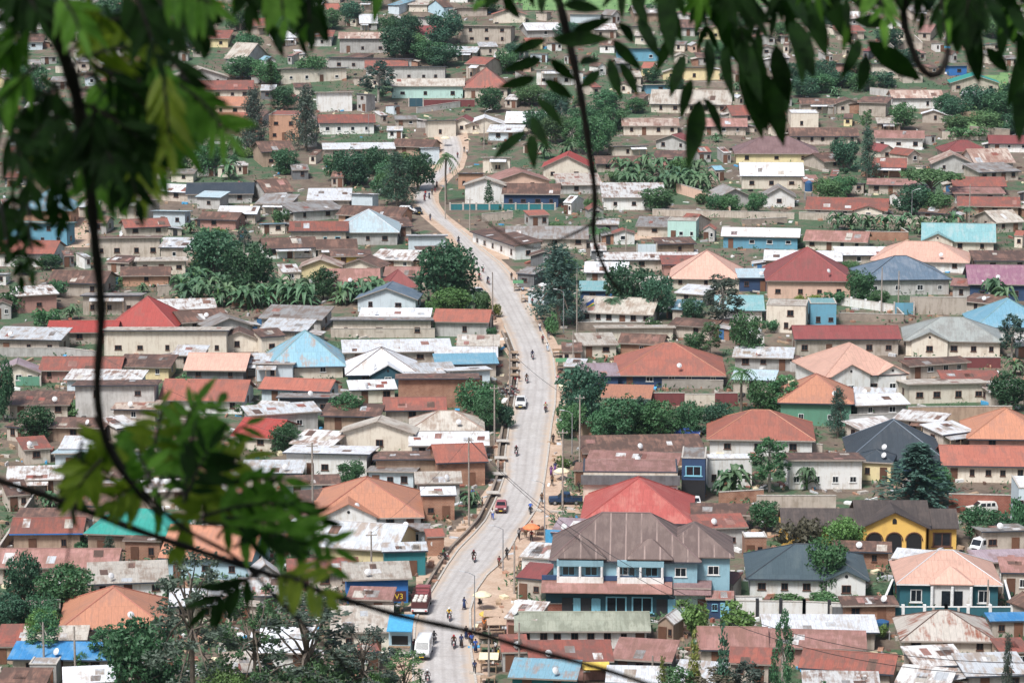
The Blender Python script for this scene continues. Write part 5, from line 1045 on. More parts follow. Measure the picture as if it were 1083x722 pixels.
    for leaf in ('dark', 'bluish', 'yellow'):
        proto('cypress' + leaf, 1.5, 6.2, [('trunk', mesh_of(limbs(random.Random(1), (0, 0, 1.2), [], .1), 'trunk', 'bark')), ('crown', mesh_of(crown(random.Random(8), bl, 1100, .3, .12, -1.2, .25), 'crown', 'l_' + leaf))])
    for v in range(2):
        r_ = random.Random(80 + v); bl = [((r_.uniform(-1.1, 1.1), r_.uniform(-1, 1), r_.uniform(.7, 1.7)), r_.uniform(.6, .95), .85) for _ in range(7)]
        for leaf in ('dark', 'mid', 'light', 'yellow', 'brownish'):
            proto(f'bush{v}{leaf}', 3.6, 2.7, [('stem', mesh_of(limbs(r_, (0, 0, .7), [b[0] for b in bl], .07), 'stem', 'bark')), ('foliage', mesh_of(crown(random.Random(v + 9), bl, 1100, .38, .22), 'foliage', 'l_' + leaf))])
    # banana: broad arching leaves
    for v in range(3):
        r_ = random.Random(90 + v); mb = MB(); mb.open = True
        for k in range(24):
            a = k * 2.4 + r_.uniform(-.3, .3); L = r_.uniform(1.5, 2.9); up = r_.uniform(.5, 2.3); bz = r_.uniform(.2, 1.7); d = Vector((math.cos(a), math.sin(a), 0)); sd_ = Vector((-d.y, d.x, 0)); prev = None
            for q in range(7):
                t = q / 6; c = Vector((0, 0, bz)) + d * L * t * .8 + Vector((0, 0, L * (up * t - 1.05 * t * t * up) * .75)); wd = .30 * math.sin(math.pi * (.08 + .9 * t)) + .03
                cur = (c - sd_ * wd + Vector((0, 0, .1)), c, c + sd_ * wd + Vector((0, 0, .1)))
                if prev:
                    mb.face([prev[0], prev[1], cur[1], cur[0]]); mb.face([prev[1], prev[2], cur[2], cur[1]])
                prev = cur
        st = MB(); st.tube([(0, 0, -.3), (.03, 0, 1), (0, 0, 2.1)], [.17, .14, .09], 7)
        proto(f'banana{v}', 3.9, 3.6, [('stem', mesh_of(st, 'stem', 'l_light')), ('foliage', mesh_of(mb, 'foliage', 'l_banana'))])
    for leaf in ('mid', 'banana'):
        r_ = random.Random(99); mb = MB(); mb.open = True
        for k in range(20):
            a = k * 2.4; up = r_.uniform(-.1, 1.4); L = r_.uniform(2.1, 2.6); d = Vector((math.cos(a), math.sin(a), 0)); sd_ = Vector((-d.y, d.x, 0)); pts = []
            for q in range(9): t = q / 8; pts.append(Vector((0, 0, 6)) + d * L * t * .9 + Vector((0, 0, L * (up * t * .7 - .85 * t * t))))
            for q in range(1, 9):
                for sg in (-1, 1):
                    p = pts[q]; tip = p + sd_ * sg * .62 * math.sin(math.pi * (.15 + .8 * q / 8)) + (p - pts[q - 1]) * .9 - Vector((0, 0, .25)); e = (p - pts[q - 1]) * .42; mb.face([p - e, p + e, tip])
        st = MB(); st.tube([(0, 0, -.5), (.1, 0, 2), (.12, 0, 4), (0, 0, 6)], [.26, .19, .17, .18], 8)
        proto('palm' + leaf, 5.0, 7.4, [('trunk', mesh_of(st, 'trunk', 'bark')), ('crown', mesh_of(mb, 'crown', 'l_' + leaf))])
    r_ = random.Random(77); bl = [((2.6 * math.cos(k * 2.4) * (k / 13) ** .5, 2.6 * math.sin(k * 2.4) * (k / 13) ** .5, 4.6 + r_.uniform(-.5, .5)), r_.uniform(.8, 1.2), .5) for k in range(14)]
    proto('umbrella', 7.5, 5.6, [('trunk', mesh_of(limbs(r_, (0, 0, 3), [b[0] for b in bl], .2), 'trunk', 'bark')), ('crown', mesh_of(crown(r_, bl, 2300, .45, .26), 'crown', 'l_mid'))])
make_protos()
NAMES = {'round': ('broadleaf_tree', 'tree', 'broad leafy trees'), 'airy': ('gum_tree', 'tree', 'tall airy trees'), 'thin': ('gum_tree', 'tree', 'tall airy trees'), 'casu': ('casuarina_tree', 'tree', 'feathery trees'), 'conifer': ('conifer_tree', 'tree', 'conifers'), 'cypress': ('cypress_tree', 'tree', 'slim cypresses'), 'bush': ('bush', 'bush', 'bushes'), 'banana': ('banana_plant', 'plant', 'banana plants'), 'palm': ('palm_tree', 'palm', 'palms'), 'umbrella': ('flat_topped_tree', 'tree', 'flat topped trees')}
LEAFW = {'dark': 'dark green', 'mid': 'green', 'light': 'light green', 'grey': 'grey green', 'bluish': 'bluish green', 'yellow': 'yellow green', 'brownish': 'brownish', 'banana': 'pale green'}
def T(kind, px, py, hp, wp, lab=None, n=None, rot=None):
    """a plant that stands at (px, py), hp tall and wp wide in the photograph"""
    parts, w0, h0 = PROTO[kind]; base = next(b for b in NAMES if kind.startswith(b)); nm, cat, grp = NAMES[base]
    loc = at(px, min(py, 769)); s = scale_at(py)
    o = empty(nm, loc, tr.uniform(0, 6.28) if rot is None else rot, cat, grp); kx, kz = wp / s / w0, hp / s / h0; o.scale = (kx, kx, kz)
    for pn, me in parts: part(o, pn, me, (0, 0, 0))
    leaf = next((LEAFW[l] for l in LEAFW if kind.endswith(l)), 'green'); m = hp / s
    word = {'round': 'round', 'airy': 'thin crowned', 'thin': 'open crowned', 'casu': 'feathery', 'conifer': 'tiered', 'cypress': 'slim pointed', 'bush': 'leafy', 'banana': 'broad leaved', 'palm': 'tufted', 'umbrella': 'flat topped'}[base]
    size = 'tall ' if (m > 8.5 or (base in ('bush', 'banana') and m > 3.6)) else 'small ' if (m < 4.5 and base not in ('bush', 'banana')) or m < 2 else ''
    later(o, f"{size}{word} {leaf} { {'round': 'tree', 'airy': 'tree', 'thin': 'tree', 'casu': 'tree', 'umbrella': 'tree', 'conifer': 'conifer', 'cypress': 'cypress', 'bush': 'bush', 'banana': 'banana plant', 'palm': 'palm'}[base]}", px, py - hp * .5, n, lab)
    return o
T('round0dark', 228, 300, 56, 58, 'big round dark green tree, higher of two side by side on the left slope', 'the big dark tree pair'); T('round1dark', 264, 317, 56, 50, 'big round dark green tree, lower of two side by side above banana plants')
T('round2dark', 471, 322, 64, 62, 'big round bluish tree hanging over the upper road bend', 'the big round roadside tree'); T('round0light', 476, 337, 32, 44, 'light green round tree in front of the big round roadside tree'); T('bush0mid', 508, 335, 26, 26, 'bush between the big roadside tree and the road edge')
T('casubluish', 591, 345, 86, 58, 'tall feathery dark tree beside the road, biggest of its kind', 'the tall feathery tree'); T('round1dark', 664, 333, 52, 50); T('round2dark', 696, 338, 46, 34); T('round0dark', 733, 342, 27, 26); T('airy0grey', 764, 350, 58, 44, 'tall thin crowned tree between peach and sea green roofs'); T('round1mid', 789, 382, 50, 34); T('airy1mid', 751, 378, 38, 24)
T('round0dark', 614, 450, 62, 50, 'dark leafy tree closest to the road beside the brick shops'); T('round1mid', 604, 462, 34, 30); T('round2dark', 657, 464, 44, 46); T('round0mid', 696, 464, 40, 42); T('round1dark', 728, 460, 34, 32); T('round2dark', 759, 459, 33, 32); T('round2mid', 638, 466, 32, 32); T('round1mid', 678, 462, 30, 30)
T('palmmid', 784, 438, 50, 34, 'palm with bushy head above the scarlet hip roof', 'the bushy palm'); T('round1mid', 806, 440, 38, 34); T('round1dark', 910, 320, 33, 32, 'round dark tree between the maroon and slate blue roofs'); T('round0mid', 930, 325, 18, 22); T('airy1bluish', 1070, 380, 48, 28); T('round2dark', 1066, 434, 38, 42); T('casubluish', 886, 462, 52, 24, 'slim dark feathery tree beside the green walled house'); T('airy0mid', 832, 442, 46, 36)
T('conifer', 970, 536, 68, 76, 'wide tiered dark conifer beside the yellow arched house', 'the wide conifer'); T('banana1', 776, 524, 32, 40); T('banana0', 764, 523, 26, 30); T('banana2', 853, 518, 26, 28); T('airy1mid', 814, 520, 58, 40); T('round1mid', 876, 628, 58, 46, 'round green tree standing before the dark green hip roof', 'the round tree before the villa'); T('bush0brownish', 846, 584, 36, 50, 'brownish bare looking bush before the dark shingle roof'); T('round2light', 892, 586, 38, 40)
T('round0dark', 1034, 572, 36, 40); T('bush1dark', 1062, 566, 24, 26); T('bush0mid', 1078, 568, 40, 24); T('bush0light', 735, 672, 36, 40); T('bush1light', 779, 668, 32, 38); T('bush1mid', 835, 640, 12, 36); T('bush0mid', 868, 641, 13, 44); T('bush1mid', 900, 642, 12, 36); T('bush0yellow', 860, 321, 9, 18); T('bush0mid', 884, 322, 14, 24); T('bush1yellow', 845, 320, 8, 14)
T('round0dark', 38, 466, 36, 38, 'dark round shrub tree near the left edge below the green fence'); T('round1dark', 4, 445, 62, 24); T('bush0mid', 48, 347, 20, 26); T('bush1mid', 14, 330, 26, 30); T('round2dark', 302, 478, 30, 30); T('round0mid', 366, 446, 30, 34); T('round1mid', 503, 448, 44, 40, 'green tree beside the brick block near the parked motorbikes', 'the tree by the brick block'); T('round2dark', 516, 455, 36, 28); T('bush0dark', 536, 452, 24, 26); T('round0dark', 342, 318, 34, 28); T('bush1mid', 340, 394, 12, 24); T('bush0dark', 318, 398, 10, 22)
T('round1mid', 372, 512, 24, 28); T('bush0mid', 195, 425, 26, 34); T('casubluish', 116, 592, 26, 16); T('bush1mid', 87, 584, 16, 20); T('round0dark', 26, 646, 62, 36, 'dark dense tree, leftmost of the clump below the long pink roof'); T('round1dark', 70, 648, 50, 62, 'dark dense tree, right hand one of the clump below the long pink roof'); T('round2dark', 10, 672, 44, 44); T('round1dark', 48, 672, 42, 40); T('airy0mid', 47, 705, 62, 32); T('round0light', 46, 690, 46, 34, 'yellowish green young tree before the orange hip roof'); T('airy1mid', 112, 712, 52, 36); T('round2light', 86, 716, 26, 20)
T('round0dark', 150, 745, 92, 74, 'large dark tree at the bottom edge right of the blue roof'); T('thin0grey', 205, 765, 190, 112, 'tallest airy grey green tree low in the picture', 'the tallest airy tree'); T('thin1grey', 325, 764, 136, 136, 'wide airy grey green tree at the bottom beside the white van'); T('thin0mid', 270, 766, 150, 80); T('round1mid', 345, 768, 72, 60); T('round2light', 238, 768, 62, 56); T('round0light', 396, 768, 56, 46); T('thin1mid', 428, 766, 80, 60); T('thin0grey', 385, 768, 110, 80)
T('cypressyellow', 734, 765, 100, 16); T('cypressdark', 764, 766, 108, 17, 'slim pointed dark cypress at the bottom edge below the pink roof'); T('airy1mid', 716, 768, 66, 38); T('airy0mid', 826, 768, 124, 22); T('airy1grey', 790, 768, 70, 44); T('airy0brownish', 755, 768, 60, 60); T('cypressyellow', 700, 767, 74, 14); T('airy1mid', 872, 768, 48, 24); T('casugrey', 1064, 762, 92, 14)
T('casugrey', 324, 160, 68, 32, 'tall grey green feathery tree, right one beside the orange two storey house'); T('casugrey', 268, 160, 66, 30, 'tall grey green feathery tree left of the orange two storey house'); T('round0dark', 300, 116, 24, 26); T('airy0bluish', 400, 108, 42, 34); T('round1dark', 372, 196, 36, 36); T('round0dark', 397, 186, 30, 26); T('casubluish', 420, 218, 56, 38); T('round2dark', 442, 202, 40, 36, 'round dark tree of the cluster that stands right next to the upper road', 'the upper tree cluster'); T('round1mid', 408, 206, 34, 30); T('round0mid', 356, 192, 30, 26); T('palmmid', 472, 216, 54, 26, 'palm standing in the dirt beside the upper road', 'the upper road palm'); T('cypressdark', 517, 219, 28, 10, 'little dark cypress before the white gable')
T('round0dark', 518, 119, 26, 26); T('round1dark', 471, 48, 34, 38, 'big round dark hilltop tree near the top', 'the round hilltop tree'); T('round2dark', 420, 64, 36, 36); T('round0dark', 452, 66, 22, 38); T('round1dark', 470, 70, 22, 36); T('round2dark', 432, 46, 30, 26); T('round0mid', 438, 60, 24, 30); T('round2mid', 536, 78, 24, 24); T('round0mid', 302, 184, 26, 28); T('bush0mid', 297, 240, 18, 18); T('round1dark', 412, 44, 26, 22); T('round0dark', 395, 10, 26, 26); T('round2dark', 372, 26, 24, 24); T('round0mid', 350, 32, 22, 24)
for i, (x, y) in enumerate([(660, 196), (676, 198), (690, 193), (704, 199), (720, 196), (735, 199), (748, 200), (668, 188), (698, 186), (728, 190), (712, 190), (665, 202), (683, 203), (697, 204), (714, 204), (728, 203), (741, 204), (656, 186), (684, 182), (720, 184), (738, 188)]): T(f'banana{i % 3}', x, y, 19, 26)
T('round0mid', 697, 224, 25, 36, 'round bright tree below the banana grove', 'the round tree under the bananas'); T('round1mid', 632, 164, 40, 40); T('airy0mid', 605, 162, 34, 24); T('round2mid', 588, 152, 30, 34); T('round0dark', 618, 140, 26, 34); T('round1mid', 648, 138, 24, 34); T('banana1', 600, 168, 18, 24); T('banana2', 575, 168, 18, 24); T('round2dark', 568, 142, 26, 30); T('round1dark', 590, 118, 22, 30); T('round0mid', 640, 118, 22, 34); T('bush0mid', 649, 192, 11, 18); T('round1mid', 560, 112, 22, 34); T('round2mid', 672, 120, 16, 22)
T('bush1mid', 745, 216, 14, 18); T('round0mid', 772, 228, 22, 24); T('round2mid', 756, 226, 20, 20); T('round1mid', 800, 226, 22, 22); T('round1dark', 715, 102, 20, 22); T('round0dark', 690, 88, 16, 20); T('casubluish', 917, 190, 54, 20, 'slim tall dark tree before the pale pink roof', 'the slim tall tree'); T('round2dark', 893, 180, 32, 30); T('umbrella', 984, 212, 32, 62, 'wide flat topped tree on the right slope', 'the flat topped tree'); T('round0dark', 966, 230, 34, 40); T('round1mid', 992, 232, 28, 34)
for i, (x, y) in enumerate([(900, 244), (918, 246), (936, 246), (955, 244), (974, 247), (992, 247), (1008, 243), (886, 243)]): T(f'banana{i % 3}', x, y, 19, 24)
T('round0mid', 955, 138, 28, 28); T('round1mid', 876, 216, 26, 32); T('round2mid', 893, 208, 22, 26); T('bush0mid', 1020, 148, 12, 38); T('round1dark', 1010, 128, 24, 34); T('round2dark', 1036, 122, 30, 40); T('round0dark', 1060, 128, 30, 40); T('round1mid', 1044, 140, 22, 36); T('round2dark', 1076, 116, 28, 36); T('round0mid', 1012, 140, 18, 30); T('round1dark', 1074, 142, 22, 30); T('round2dark', 1000, 120, 20, 26)
for i, (x, y, wd) in enumerate([(846, 88, 30), (868, 98, 32), (890, 92, 30), (850, 104, 30), (912, 96, 28), (934, 92, 26), (872, 86, 24), (905, 84, 26)]): T(['round0dark', 'round2mid', 'round1dark'][i % 3], x, y, 22 - (i % 3) * 3, wd)
for i, (x, y) in enumerate([(192, 314), (206, 318), (222, 316), (240, 322), (254, 326), (272, 322), (288, 318), (302, 322), (316, 318), (328, 322), (212, 306), (280, 310), (372, 320), (388, 322), (402, 320), (360, 322), (198, 320), (214, 322), (231, 324), (247, 318), (263, 327), (281, 324), (296, 314), (309, 324), (322, 325), (205, 309), (232, 312), (380, 316), (395, 316)]): T(f'banana{i % 3}', x, y, 23, 31)
T('banana1', 492, 334, 22, 28); T('banana0', 502, 344, 18, 24); T('bush0yellow', 523, 335, 14, 18); T('banana2', 1050, 322, 28, 34); T('banana1', 1062, 326, 24, 30); T('palmbanana', 1022, 240, 22, 20); T('palmbanana', 648, 338, 24, 24); T('palmmid', 634, 270, 30, 24); T('bush1mid', 584, 355, 24, 14); T('palmbanana', 632, 244, 20, 20)
for i, (x, y, h_, wd, k) in enumerate([(168, 46, 46, 30, 'casubluish'), (190, 52, 46, 26, 'casubluish'), (150, 62, 40, 30, 'round1dark'), (205, 46, 34, 26, 'round2dark'), (178, 20, 30, 30, 'round0dark'), (212, 18, 30, 26, 'round1dark'), (255, 84, 24, 34, 'round0mid'), (282, 90, 26, 30, 'round1mid'), (262, 60, 24, 30, 'round2mid'), (330, 84, 24, 34, 'round1mid'), (300, 36, 28, 30, 'round1dark'), (320, 12, 28, 30, 'round2dark'), (282, 16, 26, 30, 'round0dark'), (252, 32, 26, 26, 'round1mid'), (200, 160, 50, 40, 'round0mid'), (222, 185, 34, 34, 'round2mid'), (188, 185, 34, 30, 'round1mid'), (242, 190, 22, 24, 'banana1'), (252, 165, 22, 24, 'banana0'), (60, 200, 40, 40, 'round2dark'), (90, 180, 40, 40, 'round0dark'), (140, 190, 36, 36, 'round1dark'), (30, 110, 40, 40, 'round1mid'), (40, 20, 34, 44, 'round0dark'), (80, 40, 34, 44, 'round2dark'), (120, 30, 34, 40, 'round1dark'), (690, 18, 14, 20, 'round1mid'), (745, 24, 16, 24, 'round2mid'), (600, 40, 16, 26, 'round0dark'), (780, 36, 20, 28, 'round1mid'), (830, 44, 20, 28, 'round0mid'), (880, 30, 20, 28, 'round2dark'), (940, 52, 22, 30, 'round1dark'), (1000, 30, 20, 28, 'round0mid'), (1050, 40, 22, 30, 'round2mid'), (960, 70, 18, 26, 'round0dark'), (515, 14, 18, 24, 'round1mid'), (545, 62, 16, 22, 'round2dark'), (760, 62, 16, 22, 'round0mid'), (590, 255, 20, 20, 'round2mid'), (60, 315, 18, 22, 'bush0mid'), (130, 300, 14, 18, 'bush1mid'), (24, 290, 18, 24, 'round1mid'), (52, 285, 16, 24, 'round0dark'), (260, 440, 14, 20, 'bush0mid'), (80, 440, 16, 22, 'bush1mid'), (520, 360, 14, 12, 'bush0dark'), (440, 345, 12, 16, 'bush1mid'), (390, 352, 10, 18, 'bush0mid'), (815, 300, 16, 18, 'round0mid'), (840, 262, 14, 18, 'round1mid'), (900, 290, 14, 18, 'round2mid'), (1000, 330, 14, 18, 'bush0mid'), (1040, 350, 16, 20, 'round1mid'), (690, 350, 14, 16, 'bush1mid'), (735, 372, 20, 22, 'round0dark'), (815, 352, 14, 16, 'bush0mid'), (920, 440, 14, 18, 'bush1mid'), (905, 500, 14, 18, 'bush0mid'), (1000, 520, 16, 20, 'bush1mid'), (800, 600, 18, 24, 'bush0mid'), (690, 575, 14, 16, 'bush0light'), (770, 572, 22, 20, 'bush1mid'), (930, 676, 18, 18, 'bush0light'), (1020, 690, 14, 18, 'bush1mid'), (625, 225, 14, 16, 'bush0mid')]):
    T(k, x, y, h_, wd)
gr_ = random.Random(44); nb_ = 0
for _ in range(5000):
    if nb_ >= 95: break
    y = gr_.uniform(6, 600); x = gr_.uniform(5, 1078); s_ = scale_at(y); k = gr_.choice(['bush0mid', 'bush1mid', 'bush0dark', 'bush1light', 'round0mid', 'round1dark', 'round2mid', 'round1light', 'banana0', 'banana1', 'airy0mid', 'airy1bluish'])
    h_ = {'b': gr_.uniform(1.6, 3.2), 'r': gr_.uniform(3.5, 6.5), 'a': gr_.uniform(5, 8)}[k[0]] * s_; w_ = h_ * {'b': 1.35, 'r': 1.05, 'a': .55}[k[0]]; rd = road_at(y) if y > 131 else None
    if rd and rd[0] - 9 - w_ / 2 < x < rd[1] + 9 + w_ / 2: continue
    if covered(x - w_ / 2, x + w_ / 2, y - h_ * .6, y) > .16: continue
    T(k, x, y, h_, w_); nb_ += 1; CENSUS.append((x - w_ * .3, x + w_ * .3, y - h_ * .5, y))
# low growth on the open ground between the plots
def undergrowth():
    r_ = random.Random(8); mb = MB(); mb.open = True; n = 0
    for _ in range(60000):
        px, py = r_.uniform(-30, 1110), r_.uniform(-20, 760); rd = road_at(py) if py > 131 else None
        if rd and rd[0] - 26 < px < rd[1] + 26: continue
        g = any(a < px < c and b < py < d for a, b, c, d in GREEN)
        k = math.sin(px * .031) * math.cos(py * .045 + px * .013) + .5 * math.sin(px * .09 + py * .07)
        if not g and k < (.0 if py < 340 else .3): continue
        p = at(px, py)
        for _q in range(3 if g else 2):
            c = p + Vector((r_.uniform(-.8, .8), r_.uniform(-.8, .8), 0)); c.z = gz(c.y) + r_.uniform(.15, 1.0); leafcard(mb, c, rv(r_) + Vector((0, 0, .6)), rv(r_) + Vector((0, -.4, .6)), r_.uniform(.5, 1.0), r_.uniform(.25, .45))
        n += 1
        if n > 15000: break
    stuff(mb.build('undergrowth', 'l_weed'))
undergrowth()
# ------------------------------------------------------------------ vehicles
def wheel(root, x, y, r_=.32, wd=.22):
    t = MB(); t.disc((0, 0, 0), r_, (1, 0, 0), wd, 14); o = t.build('wheel', 'rubber', root); o.location = (x, y, r_)
    q = MB(); q.disc((0, 0, 0), r_ * .58, (1, 0, 0), wd + .03, 10); q.build('rim', 'steel', o)
def prism(mb, prof, hw0, hw1=None, mi=0):
    """a side profile (y, z) given width; hw1 narrows the points by height"""
    z0, z1 = min(p[1] for p in prof), max(p[1] for p in prof)
    w_ = lambda z: hw0 if hw1 is None else hw0 + (hw1 - hw0) * (z - z0) / (z1 - z0)
    mb.hexa([Vector((-w_(z), y, z)) for y, z in prof], [Vector((w_(z), y, z)) for y, z in prof], mi)
def bevelled(mb, name, mat, root, wd=.06):
    o = mb.build(name, mat, root); bm = bmesh.new(); bm.from_mesh(o.data); bmesh.ops.bevel(bm, geom=bm.edges[:], offset=wd, segments=2, affect='EDGES', clamp_overlap=True); bm.to_mesh(o.data); bm.free(); return o
CARS = {
 'van': dict(body=[(-2.2, .3), (2.2, .3), (2.2, 1.95), (-1.35, 1.98), (-1.95, 1.12), (-2.22, .95)], hw=.84, h1=.76, wy=(-1.35, 1.35), wind=((-1.93, 1.17), (-1.42, 1.86)), side=[(-1.2, .1), (.2, 1.3)], sz=(1.15, 1.75)),
 'pickup': dict(body=[(-2.5, .42), (2.5, .42), (2.5, 1.05), (.75, 1.05), (-.95, 1.08), (-2.45, 1.0)], hw=.88, h1=.84, cab=[(-1.15, 1.05), (.85, 1.05), (.65, 1.72), (-.45, 1.74)], wy=(-1.6, 1.55), wind=((-1.12, 1.1), (-.50, 1.69)), side=[(-.65, .1), (.15, .7)], sz=(1.15, 1.6)),
 'suv': dict(body=[(-2.2, .35), (2.2, .35), (2.25, 1.1), (-.95, 1.12), (-2.2, .98)], hw=.88, h1=.84, cab=[(-1.1, 1.08), (2.2, 1.08), (1.95, 1.75), (-.35, 1.76)], wy=(-1.4, 1.35), wind=((-1.05, 1.13), (-.42, 1.7)), side=[(-.5, .35), (.45, 1.1), (1.2, 1.8)], sz=(1.15, 1.62)),
 'sedan': dict(body=[(-2.1, .28), (2.1, .28), (2.1, .92), (1.3, .96), (-.95, .96), (-2.1, .82)], hw=.82, h1=.78, cab=[(-1.05, .94), (1.5, .94), (.95, 1.42), (-.35, 1.43)], wy=(-1.3, 1.3), wind=((-1.0, .98), (-.41, 1.38)), side=[(-.45, .25), (.33, .95)], sz=(1.0, 1.32)),
}
def car(kind, px, py, yaw, paint, name, cat, label, n=None):
    c = CARS[kind]; p = at(px, py, .10); r = empty(name, p, R(yaw), cat); mb = MB(); prism(mb, c['body'], c['hw'], c['h1'] if 'cab' not in c else None); bevelled(mb, 'body', paint, r)
    hw0, hw1 = c['hw'], c['h1']
    if 'cab' in c:
        m2 = MB(); prism(m2, c['cab'], hw0 - .03, hw0 - .17); bevelled(m2, 'cabin', paint, r, .05); hw0, hw1 = hw0 - .03, hw0 - .17; z0, z1 = c['cab'][0][1], max(q[1] for q in c['cab'])
    else: z0, z1 = .3, 1.98
    wz = lambda z: hw0 + (hw1 - hw0) * (z - z0) / (z1 - z0)
    (ya, za), (yb, zb) = c['wind']; nrm = Vector((0, -(zb - za), yb - ya)).normalized() * .02
    m3 = MB(); q = [Vector((-wz(za) + .1, ya, za)), Vector((wz(za) - .1, ya, za)), Vector((wz(zb) - .1, yb, zb)), Vector((-wz(zb) + .1, yb, zb))]; m3.hexa([v - nrm for v in q], [v + nrm for v in q]); m3.build('windscreen', 'glass', r)
    for sg in (-1, 1):
        for a, b in c['side']:
            m4 = MB(); s0, s1 = c['sz']; q = [Vector((sg * (wz(s0) + .012), a, s0)), Vector((sg * (wz(s0) + .012), b, s0)), Vector((sg * (wz(s1) + .012), b, s1)), Vector((sg * (wz(s1) + .012), a + .12, s1))]; off = Vector((sg * -.03, 0, 0)); m4.hexa([v + off for v in q], q); m4.build('side_window', 'glass', r)
        for y in c['wy']: wheel(r, sg * (c['hw'] - .1), y)
        yf = c['body'][-1][0]; hl = MB(); hl.box(sg * .62 - .15, sg * .62 + .15, yf - .05, yf + .1, .66, .82); hl.build('headlight', 'lamp_clear', r)
        tl = MB(); tl.box(sg * .68 - .1, sg * .68 + .1, c['body'][1][0] - .06, c['body'][1][0] + .04, .7, .95); tl.build('tail_light', 'lamp_red', r)
    bp = MB(); bp.box(-c['hw'] * .95, c['hw'] * .95, yf - .1, yf + .12, .34, .52); bevelled(bp, 'bumper', 'car_dark', r, .03)
    gr = MB(); gr.box(-.42, .42, yf - .04, yf + .1, .6, .8); gr.build('grille', 'black', r); pl = MB(); pl.box(-.25, .25, yf - .125, yf - .1, .38, .49); pl.build('number_plate', 'paint_yellow', r)
    if kind == 'pickup':
        bd = MB(); bd.box(-.7, .7, 1.0, 2.38, 1.04, 1.07); bd.build('load_bed', 'black', r)
    later(r, '', px, py - 8, n, label); return r
car('van', 448, 693, -4, 'car_white', 'parked_van', 'van', 'white delivery van stopped on the road beside the blue kiosk', 'the white van').scale = (1.12, 1.12, 1.12)
car('pickup', 551, 430, -3, 'car_white', 'pickup_truck', 'car', 'white pickup driving down the road past parked motorbikes', 'the white pickup')
car('sedan', 530, 540, -2, 'car_red', 'passenger_car', 'car', 'pinkish red car at the road edge by the stone ditch', 'the pinkish red car')
car('pickup', 598, 533, -88, 'car_navy', 'pickup_truck', 'car', 'dark navy pickup parked sideways beside the cream showroom', 'the parked dark pickup')
car('suv', 1038, 543, -78, 'car_cream', 'parked_car', 'car', 'pale cream SUV parked before the red brick wall')
car('sedan', 735, 536, -2, 'car_white', 'parked_car', 'car', 'white car inside the dark blue garage bay')
car('sedan', 442, 226, 10, 'car_dark', 'passenger_car', 'car', 'dark car climbing the upper road near the tree cluster', 'the dark upper car')
car('van', 1039, 583, -40, 'car_white', 'parked_van', 'van', 'white van peeping over the tan yard walls near the picture edge')
car('sedan', 640, 643, -88, 'car_white', 'parked_car', 'car', 'white car parked behind the brick wall of the teal shops')
car('sedan', 727, 462, 80, 'car_blue', 'parked_car', 'car', 'blue car parked under the row of dark trees'); car('sedan', 506, 312, 30, 'car_white', 'passenger_car', 'car', 'white car parked under the big round roadside tree')
car('suv', 432, 226, 80, 'car_white', 'parked_car', 'car', 'white car parked beside the dark upper car')
def truck(px, py, yaw):
    r = empty('cargo_truck', at(px, py, .1), R(yaw), 'truck')
    cb = MB(); prism(cb, [(1.6, .55), (3.1, .55), (3.1, 1.6), (2.85, 2.5), (1.6, 2.5)], 1.0, .93); bevelled(cb, 'cab', 'car_red', r)
    ch = MB(); ch.box(-3.0, 3.0, -.5, .5, 0, 0); ch = MB(); ch.box(-.45, .45, -2.9, 3.0, .5, .72); ch.build('chassis', 'black', r)
    bd = MB(); bd.box(-1.05, 1.05, -3.0, 1.5, .74, .86); bd.build('load_bed', 'steel', r)
    for x in (-1.05, 1.0): s_ = MB(); s_.box(x, x + .05, -3.0, 1.5, .87, 1.75); s_.build('side_board', 'crate_red', r)
    tg = MB(); tg.box(-1.0, 1.0, -3.05, -3.0, .87, 1.7); tg.build('tailgate', 'crate_red', r)
    fr = MB()
    for y in (-2.9, -1.5, 0, 1.4):
        fr.tube([(-1.02, y, 1.7), (-1.02, y, 2.7), (1.02, y, 2.7), (1.02, y, 1.7)], .045, 5)
    for x in (-1.02, 1.02): fr.tube([(x, -2.9, 2.3), (x, 1.4, 2.3)], .04, 5)
    fr.build('rack_frame', 'crate_red', r)
    bp = MB(); bp.box(-1.05, 1.05, -3.15, -3.0, .45, .74); bp.build('bumper', 'car_white', r)
    for x in (-.85, .85):
        for y in (-2.2, 2.3): wheel(r, x, y, .45, .34)
        tl = MB(); tl.box(x - .12, x + .12, -3.2, -3.15, .52, .66); tl.build('tail_light', 'lamp_red', r)
    later(r, '', px, py - 12, 'the loaded truck', 'maroon truck with rack frame, loaded with pale sacks, seen from behind')
    c, s_ = math.cos(R(yaw)), math.sin(R(yaw)); k = 0
    for iy in range(3):
        for ix in range(3):
            x, y = -.66 + ix * .66, -2.5 + iy * 1.2; mb = MB(); n = 8
            for i in range(5):
                pass
            mb.tube([(0, -.45, .0), (0, -.38, .0), (0, 0, .02), (0, .38, 0), (0, .45, 0)], [.12, .27, .31, .27, .12], 9)
            o = mb.build('grain_sack', 'sack', smooth=True); o.location = Vector((px, 0, 0)) * 0 + at(px, py, .1) + Vector((x * c - y * s_, x * s_ + y * c, 1.17 + (.55 if iy == 0 else .45))); o.rotation_euler = (0, 0, R(yaw)); o['category'] = 'sack'; o['group'] = 'sacks loaded on the truck'; o['label'] = 'bulging pale sack loaded on the maroon truck'
truck(446, 644, -4)
